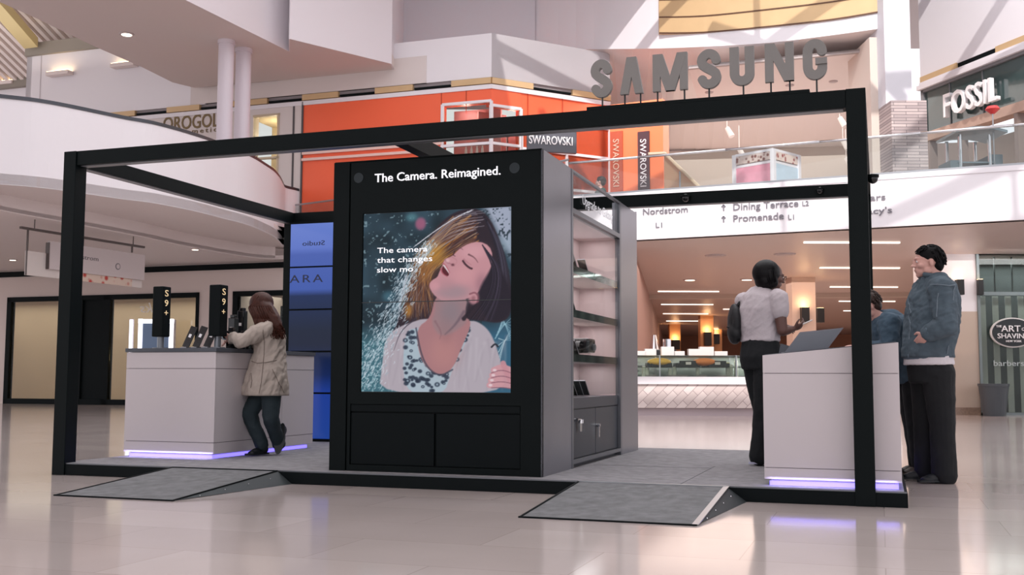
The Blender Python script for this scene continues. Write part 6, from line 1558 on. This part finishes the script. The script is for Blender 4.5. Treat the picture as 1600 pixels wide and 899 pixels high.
bm = B(); rings(bm, [(hipc - ZV * .12, .165, .14), (hipc - ZV * .02, .182, .155), (L(1188, 532), .150, .122)], sdv)
limb(bm, [hR, mixj(hR, knA, .5), knA, mixj(knA, anA, .45), anA - ZV * .015], [.108, .092, .070, .062, .072]); limb(bm, [hL, mixj(hL, knB, .5), knB, anB - ZV * .015], [.105, .092, .070, .070])
c_ = fuse(bm, .007, 5); wrinkle(c_, .005, 8, (.3, 0, 1), .8, 5); link('trousers', c_, pants, w2, smooth=True)
bm = B(); obox(bm, L(1179, 558, -.19), V(.012, -.004, 0), V(0, .004, 0), V(0, 0, .004)); bm.free()
whs = mat('pale_sole', (190, 190, 214), .5)
shoe(w2, V(anA.x - .01, anA.y, PT + .062), V(anA.x + .11, anA.y + .03, PT + .062), shm, sole=whs, w=.042, h=.06); shoe(w2, V(anB.x, anB.y, PT + .062), V(anB.x + .12, anB.y + .03, PT + .062), shm, sole=whs, w=.042, h=.06)
blackhair = mat('glossy_black_hair', (10, 9, 12), .5, noise=.2, scale=40, spec=.2)
bm = B(); ell(bm, head_c + V(-.048, 0, .030), (.115, .118, .112)); ell(bm, head_c + V(-.052, -.0, -.035), (.09, .108, .088)); ell(bm, head_c + V(-.01, -.07, -.055), (.045, .04, .05))
hb = fuse(bm, .007, 4); random.seed(9); roots = []
for k in range(90):
    q = random.uniform(0, 2 * math.pi); r_ = random.random()
    if math.cos(q) > .2: continue
    c0 = head_c + V(-.02, -.005, .135); c1 = head_c + V(-.022 + .108 * math.cos(q), -.008 + .11 * math.sin(q), .05); c2 = head_c + V(-.012 + .092 * math.cos(q), -.012 + .108 * math.sin(q), -.05 - .03 * r_)
    roots.append([c0, mixj(c0, c1, .55) + ZV * .022, c1, c2])
strands(hb, roots, .005); link('hair', hb, blackhair, w2, smooth=True)
pp = wrR + V(.10, .03, .045); t = thing('phone', 'pale phone held by the woman in the pale grey shirt', 'phone', pp)
ax_ = V(.2, .95, 0).normalized(); upv = V(.85, -.25, .40); upv = (upv - ax_ * upv.dot(ax_)).normalized(); nn = ax_.cross(upv)
bm = B(); obox(bm, pp, ax_ * .035, upv * .07, nn * .004); link('body', bm, mat('ivory_phone', (224, 212, 206), .25), t, bevel=.003)
bm = B(); obox(bm, pp - nn * .0048, ax_ * .031, upv * .065, nn * .0008); link('screen', bm, mat('lit_phone_screen', (210, 214, 222), .2, emit=(210, 214, 222), estr=.5), t)
gl = thing('glasses', 'dark framed glasses worn by the woman in the pale grey shirt', 'glasses', P2(0, .1, .01))
bm = B()
for q in (-1, 1):
    rr = [P2(q * .033 + .024 * math.cos(t_), .108, .008 + .019 * math.sin(t_)) for t_ in [2 * math.pi * k / 16 for k in range(16)]]
    for k in range(16): cyl(bm, rr[k], rr[(k + 1) % 16], .0022, seg=6)
    cyl(bm, P2(q * .057, .106, .012), P2(q * .080, -.005, .010), .0022, seg=6)
cyl(bm, P2(-.010, .109, .012), P2(.010, .109, .012), .0022, seg=6)
link('frame', bm, shm, gl)
# backpack on her far shoulder
bc = L(1152, 507, .10); t = thing('backpack', 'black backpack hanging behind the woman in the pale grey shirt', 'backpack', bc)
bm = B(); ell(bm, bc, (.052, .12, .165)); ell(bm, bc + V(.0, 0, -.09), (.052, .12, .085)); ell(bm, bc + V(-.025, -.02, -.07), (.035, .085, .075)); bpk = fuse(bm, .008, 4); wrinkle(bpk, .004, 12); bagm = mat('black_nylon', (14, 16, 20), .6, bump=.1, bscale=80)
link('bag', bpk, bagm, t, smooth=True)
bm = B(); limb(bm, [bc + V(.03, 0, .15), L(1166, 466, .10), L(1176, 470, -.05)], [.014, .014, .012]); limb(bm, [bc + V(-.03, -.04, -.04), bc + V(-.075, -.05, -.035)], [.008, .006]); link('strap', fuse(bm, .006, 2), bagm, t, smooth=True)

# ---- man in a denim jacket standing right of the counter -----------------------------
wb = V(3.30, 8.477, 0); sW = 197.98; L = frame_of(wb, 1453.5, 755, sW)
m1 = thing('person', 'dark haired man in a blue denim jacket standing at the right, hand in pocket', 'person', wb)
hipc = L(1452, 578); chest = L(1460, 486); neckp = L(1463, 436, .0); sdv = V(.25, -.97, 0)
shR, shL = L(1468, 456, .19), L(1458, 456, -.19)     # shL = near shoulder (his left)
elL, wrL = L(1459, 516, -.27), L(1430, 528, -.22)
elR, wrR = L(1490, 514, .24), L(1452, 534, .24)
hL, hR = L(1458, 584, -.08), L(1452, 584, .09)
knL, anL = L(1462, 664, -.08), L(1463, 738, -.08); knR, anR = L(1450, 664, .10), L(1452, 738, .13)
head_c = L(1453, 414, .0); hf = V(-1, .05, .02); hu = V(-.05, 0, 1)
bm = B()
rings(bm, [(hipc - ZV * .08, .16, .12), (hipc, .18, .135), (L(1455, 545), .165, .125), (chest, .19, .13), (mixj(chest, neckp, .65), .18, .10), (neckp, .07, .062)], sdv)
limb(bm, [shR, elR, wrR], [.06, .048, .03]); limb(bm, [shL, elL, wrL], [.06, .048, .03])
limb(bm, [neckp - ZV * .04, neckp, head_c - ZV * .04 + V(.015, 0, 0)], [.075, .064, .06])
limb(bm, [hL, knL, anL], [.10, .062, .042]); limb(bm, [hR, knR, anR], [.10, .062, .042])
P3 = head(bm, head_c, hf, hu, 1.08)
hand(bm, wrL, V(-.25, .75, -.6), V(.5, .6, .3), -1, .35, 1.0); hand(bm, wrR, V(-.55, -.15, -.8), V(0, -1, 0), 1, .4, 1.0)
link('body', fuse(bm, .0055, 3), skinA, m1, smooth=True); eyes(m1, P3, 1.08)
denim = mat('blue_denim', (74, 88, 98), .85, noise=.42, scale=8, bump=.15, bscale=160)
bm = B()
rings(bm, [(L(1449, 563), .20, .175), (L(1449, 556), .20, .172), (L(1453, 530), .205, .178), (L(1458, 500), .215, .182), (L(1461, 470), .215, .165), (L(1463, 450), .19, .13), (L(1463, 438), .11, .095), (neckp + ZV * .015, .085, .08)], sdv)
limb(bm, [shL, mixj(shL, elL, .5), elL, mixj(elL, wrL, .5), wrL + V(.03, 0, .01)], [.092, .086, .078, .068, .055]); limb(bm, [shR, mixj(shR, elR, .5), elR, wrR + V(.02, 0, 0)], [.092, .084, .074, .055])
c_ = fuse(bm, .008, 5); wrinkle(c_, .014, 6, (-.3, 0, 1), .6, 2); wrinkle(c_, .007, 17, (1, 0, .3), .35, 6)
for v in c_.verts:
    if v.co.z < L(0, 563).z + .012: v.co.z = L(0, 563).z
jk = link('denim_jacket', c_, denim, m1, smooth=True)
bm = B(); rings(bm, [(L(1449, 566), .197, .172), (L(1449, 557), .204, .178)], sdv); c_ = fuse(bm, .007, 1); link('hem_band', c_, mat('denim_band', (96, 112, 126), .85, noise=.2, scale=12), sub(jk, m1), smooth=True)
bm = B(); rp_ = [L(1459 + 20 * math.cos(q), 437 + 4 * math.cos(q), .085 * math.sin(q)) for q in [2 * math.pi * k / 22 for k in range(22)]]
for k in range(22):
    if 9 <= k <= 12: continue
    cyl(bm, rp_[k] + ZV * .0, rp_[(k + 1) % 22], .022, seg=8)
link('collar', fuse(bm, .008, 3), denim, sub(jk, m1), smooth=True)
bm = B()
seam = mat('denim_seam', (112, 124, 134), .85)
def tube_on(bm, pts, r=.004):
    for a, b in zip(pts[:-1], pts[1:]): cyl(bm, a, b, r, seg=6)
from mathutils.bvhtree import BVHTree
me_ = jk.data; inv_ = jk.matrix_basis; bv = BVHTree.FromPolygons([wb + v.co for v in me_.vertices], [tuple(q.vertices) for q in me_.polygons])
def onj(u, v):
    o = L(u, v, -1.2); h = bv.ray_cast(o, V(0, 1, 0)); return (h[0] + V(0, -.003, 0)) if h[0] is not None else None
for line in ([(1478, 446), (1470, 462), (1466, 480)], [(1447, 466), (1444, 486), (1441, 505)], [(1478, 478), (1486, 500), (1489, 520), (1487, 550)], [(1466, 545), (1464, 560)], [(1440, 452), (1462, 455), (1482, 452)], [(1424, 474), (1420, 500), (1416, 540)]):
    P_ = []
    for (ua, va), (ub, vb_) in zip(line[:-1], line[1:]):
        for k in range(8): q = onj(ua + (ub - ua) * k / 8, va + (vb_ - va) * k / 8); P_.append(q) if q is not None else None
    if len(P_) > 1: tube_on(bm, P_)
link('seam', bm, seam, sub(jk, m1))
bm = B(); c0 = wrL + V(.035, -.0, .012); dv = (wrL - elL).normalized(); cyl(bm, c0 - dv * .03, c0 + dv * .02, .062, .060, 20); link('cuff', bm, mat('denim_band', (96, 112, 126), .85), sub(jk, m1), smooth=False)
bm = B(); c0 = wrL + dv * .004; cyl(bm, c0 - dv * .012, c0 + dv * .012, .036, .036, 20); link('watch', bm, shm, m1)
bm = B(); rings(bm, [(L(1450, 574), .205, .172), (L(1450, 560), .20, .17)], sdv); c_ = fuse(bm, .007, 3); wrinkle(c_, .005, 12, (0, 0, 1), .5, 3); link('tshirt', c_, mat('white_tshirt', (214, 208, 212), .85), m1, smooth=True)
bm = B(); rings(bm, [(hipc - ZV * .12, .175, .145), (hipc, .19, .155), (L(1452, 566), .185, .15)], sdv)
limb(bm, [hL, mixj(hL, knL, .5), knL, mixj(knL, anL, .5), anL - ZV * .03], [.125, .112, .096, .092, .094]); limb(bm, [hR, mixj(hR, knR, .5), knR, mixj(knR, anR, .5), anR - ZV * .03], [.12, .108, .092, .088, .09])
c_ = fuse(bm, .008, 5); wrinkle(c_, .005, 6, (.3, 0, 1), .8, 5); link('trousers', c_, mat('black_jeans', (15, 18, 22), .85, noise=.15, scale=8, bump=.1, bscale=90), m1, smooth=True)
shoe(m1, V(anL.x - .01, anL.y, .062), V(anL.x - .17, anL.y - .02, .062), shm, w=.05, h=.065); shoe(m1, V(anR.x - .01, anR.y, .062), V(anR.x - .17, anR.y + .02, .062), shm, w=.05, h=.065)
hair2 = mat('near_black_hair', (12, 11, 13), .6, noise=.3, scale=30, spec=.15)
def short_hair(par, P, s, m, seed=1, back=.0, front=.06, dens=240, length=.03):
    bm = B(); c = P(0, -.022, .048)
    M_ = Matrix(((P(1, 0, 0) - P(0, 0, 0)).normalized(), (P(0, 1, 0) - P(0, 0, 0)).normalized(), (P(0, 0, 1) - P(0, 0, 0)).normalized())).transposed()
    ell(bm, c, (.083 * s, .098 * s, .084 * s), M_); ell(bm, P(0, -.062, -.012), (.070 * s, .055 * s, .068 * s), M_)
    hb = fuse(bm, .006, 3)
    hb2 = hb; rnd = random.Random(seed); roots = []
    for k in range(dens):
        th = rnd.uniform(.0, math.pi * .62); ph = rnd.uniform(0, 2 * math.pi)
        a, b, d = math.sin(th) * math.cos(ph), math.sin(th) * math.sin(ph), math.cos(th)
        if b > .35 and d < .45: continue
        if b > -.1 and d < .05: continue
        p0 = P(a * .083, -.022 + b * .098, .048 + d * .084); p1 = P(a * .090, -.022 + b * .104 + (.012 if b > .2 else -.006), .048 + d * .090 - length * .5 * (1 - d) - .004); p2 = P(a * .092, -.022 + b * .103 + (.022 if b > .2 else -.010), .048 + d * .086 - length * (1.1 - d))
        roots.append([p0, p1, p2])
    strands(hb2, roots, .0048 * s); link('hair', hb2, m, par, smooth=True)
short_hair(m1, P3, 1.08, hair2, 5, length=.035)

# ---- second man leaning on the counter, mostly behind the post -------------------------
wb = V(3.50, 9.05, 0); sW = FPX / wb.y; L = frame_of(wb, 800 + wb.x * sW, 741, sW)
m2 = thing('person', 'person in a denim jacket bending over the right counter, half hidden by the post', 'person', wb)
hipc = L(1418, 578); chest = L(1388, 514); neckp = L(1370, 496, .0); sdv = V(.15, -.98, .05)
shR, shL = L(1382, 503, .18), L(1378, 506, -.18); elL, wrL = L(1376, 546, -.22), L(1346, 543, -.16); elR, wrR = L(1380, 544, .22), L(1346, 541, .16)
hL, hR = L(1422, 584, -.08), L(1420, 584, .09); knL, anL = L(1424, 662, -.06), L(1432, 724, -.04); knR, anR = L(1430, 660, .10), L(1440, 724, .14)
head_c = L(1357, 479, .0); hf = V(-.9, .0, -.42); hu = V(-.42, 0, .9)
bm = B()
rings(bm, [(hipc - ZV * .06 + V(.02, 0, 0), .15, .12), (hipc, .17, .13), (mixj(hipc, chest, .5), .155, .115), (chest, .18, .12), (neckp, .075, .065)], sdv)
limb(bm, [shR, elR, wrR], [.055, .045, .028]); limb(bm, [shL, elL, wrL], [.055, .045, .028]); limb(bm, [neckp, head_c + V(.02, 0, -.02)], [.06, .055])
limb(bm, [hL, knL, anL], [.095, .058, .04]); limb(bm, [hR, knR, anR], [.095, .058, .04])
P4 = head(bm, head_c, hf, hu, 1.0); hand(bm, wrL, V(-1, .1, -.05), V(0, 0, -1), 1, .35); hand(bm, wrR, V(-1, -.1, -.05), V(0, 0, -1), -1, .35)
link('body', fuse(bm, .006, 3), skinA, m2, smooth=True); eyes(m2, P4)
bm = B(); rings(bm, [(L(1424, 582), .185, .165), (hipc + ZV * .02, .19, .17), (mixj(hipc, chest, .5), .20, .165), (chest + V(0, 0, .01), .215, .155), (mixj(chest, neckp, .6), .19, .13), (neckp, .09, .085)], sdv)
limb(bm, [shL, elL, wrL + V(.03, 0, 0)], [.088, .072, .05]); limb(bm, [shR, elR, wrR + V(.03, 0, 0)], [.088, .072, .05])
c_ = fuse(bm, .008, 5); wrinkle(c_, .012, 7, (-.7, 0, 1), .5, 9); wrinkle(c_, .005, 18, (1, 0, .3), .35, 4); jk = link('denim_jacket', c_, mat('mid_blue_denim', (68, 88, 104), .85, noise=.35, scale=10, bump=.15, bscale=160), m2, smooth=True)
bm = B(); rings(bm, [(hipc - ZV * .10, .165, .135), (hipc + ZV * .02, .175, .14)], sdv); limb(bm, [hL, mixj(hL, knL, .5), knL, anL - ZV * .03], [.11, .098, .082, .078]); limb(bm, [hR, mixj(hR, knR, .5), knR, anR - ZV * .03], [.11, .098, .082, .078])
c_ = fuse(bm, .008, 5); wrinkle(c_, .005, 6, (.3, 0, 1), .8, 7); link('trousers', c_, mat('black_jeans', (15, 18, 22), .85), m2, smooth=True)
bsh = mat('brown_dark_shoe', (52, 40, 36), .5)
shoe(m2, V(anL.x - .01, anL.y, .062), V(anL.x - .15, anL.y - .02, .062), bsh, w=.048, h=.065); shoe(m2, V(anR.x - .01, anR.y, .062), V(anR.x - .15, anR.y, .062), bsh, w=.048, h=.065)
short_hair(m2, P4, 1.0, mat('brown_hair', (54, 36, 30), .5, noise=.3, scale=30), 8)

# ---- person upstairs on the escalator landing ------------------------------------------
Yp = 25.6; tp = at(938, 278, Yp); wb = V(tp.x, Yp, tp.z - 1.72)
bm = B(); box(bm, W, tp.x - 1.2, tp.x + 1.0, Yp - .6, Yp + .8, FB + .1, wb.z); tag(link('landing_step', bm, mat('escalator_grey', (120, 120, 124), .4, .5), base=(tp.x, Yp, FB + .1)), 'grey landing under the person upstairs, hidden behind the white fascia', 'landing') if wb.z > FB + .12 else bm.free()
p5 = thing('person', 'dark brown haired person on the upper level, only the head seen above the white slab', 'person', wb)
hc = V(tp.x, Yp, wb.z + 1.61); bm = B()
hp_ = wb + ZV * .92; ch_ = wb + ZV * 1.28; nk = wb + ZV * 1.46; sdv = V(.3, -.95, 0)
rings(bm, [(hp_ - ZV * .08, .15, .11), (hp_, .165, .12), (wb + ZV * 1.1, .14, .10), (ch_, .17, .11), (nk, .06, .055)], sdv)
for q in (-1, 1):
    s_ = sdv * q; limb(bm, [ch_ + ZV * .1 + s_ * .16, ch_ - ZV * .18 + s_ * .22, hp_ + s_ * .24 + ZV * .02], [.05, .04, .026]); limb(bm, [hp_ + s_ * .08, wb + ZV * .48 + s_ * .09, wb + ZV * .08 + s_ * .09], [.09, .055, .038]); hand(bm, hp_ + s_ * .24, V(0, 0, -1), -s_, 1, .3)
    
limb(bm, [nk, hc - ZV * .05], [.055, .05]); P5 = head(bm, hc, V(-.9, .3, -.1), V(0, 0, 1), 1.1)
link('body', fuse(bm, .008, 3), skinA, p5, smooth=True); short_hair(p5, P5, 1.14, mat('brown_hair', (54, 36, 30), .5, noise=.3, scale=30), 3, dens=150)
bm = B(); rings(bm, [(hp_ - ZV * .02, .185, .14), (wb + ZV * 1.1, .17, .13), (ch_, .20, .14), (nk - ZV * .02, .09, .08)], sdv)
for q in (-1, 1): limb(bm, [ch_ + ZV * .1 + sdv * q * .16, ch_ - ZV * .18 + sdv * q * .22, hp_ + sdv * q * .24 + ZV * .06], [.075, .062, .045])
link('jumper', fuse(bm, .012, 3), mat('dark_green_jumper', (44, 66, 60), .85), p5, smooth=True)
bm = B(); rings(bm, [(hp_ - ZV * .1, .17, .13), (hp_ + ZV * .02, .175, .135)], sdv)
for q in (-1, 1): limb(bm, [hp_ + sdv * q * .08, wb + ZV * .48 + sdv * q * .09, wb + ZV * .06 + sdv * q * .09], [.10, .075, .07])
link('trousers', fuse(bm, .012, 3), pants, p5, smooth=True)
for q in (-1, 1):
    a = wb + sdv * q * .09 + ZV * .06; shoe(p5, a, a + V(-.13, .04, 0), shm, w=.045, h=.06)
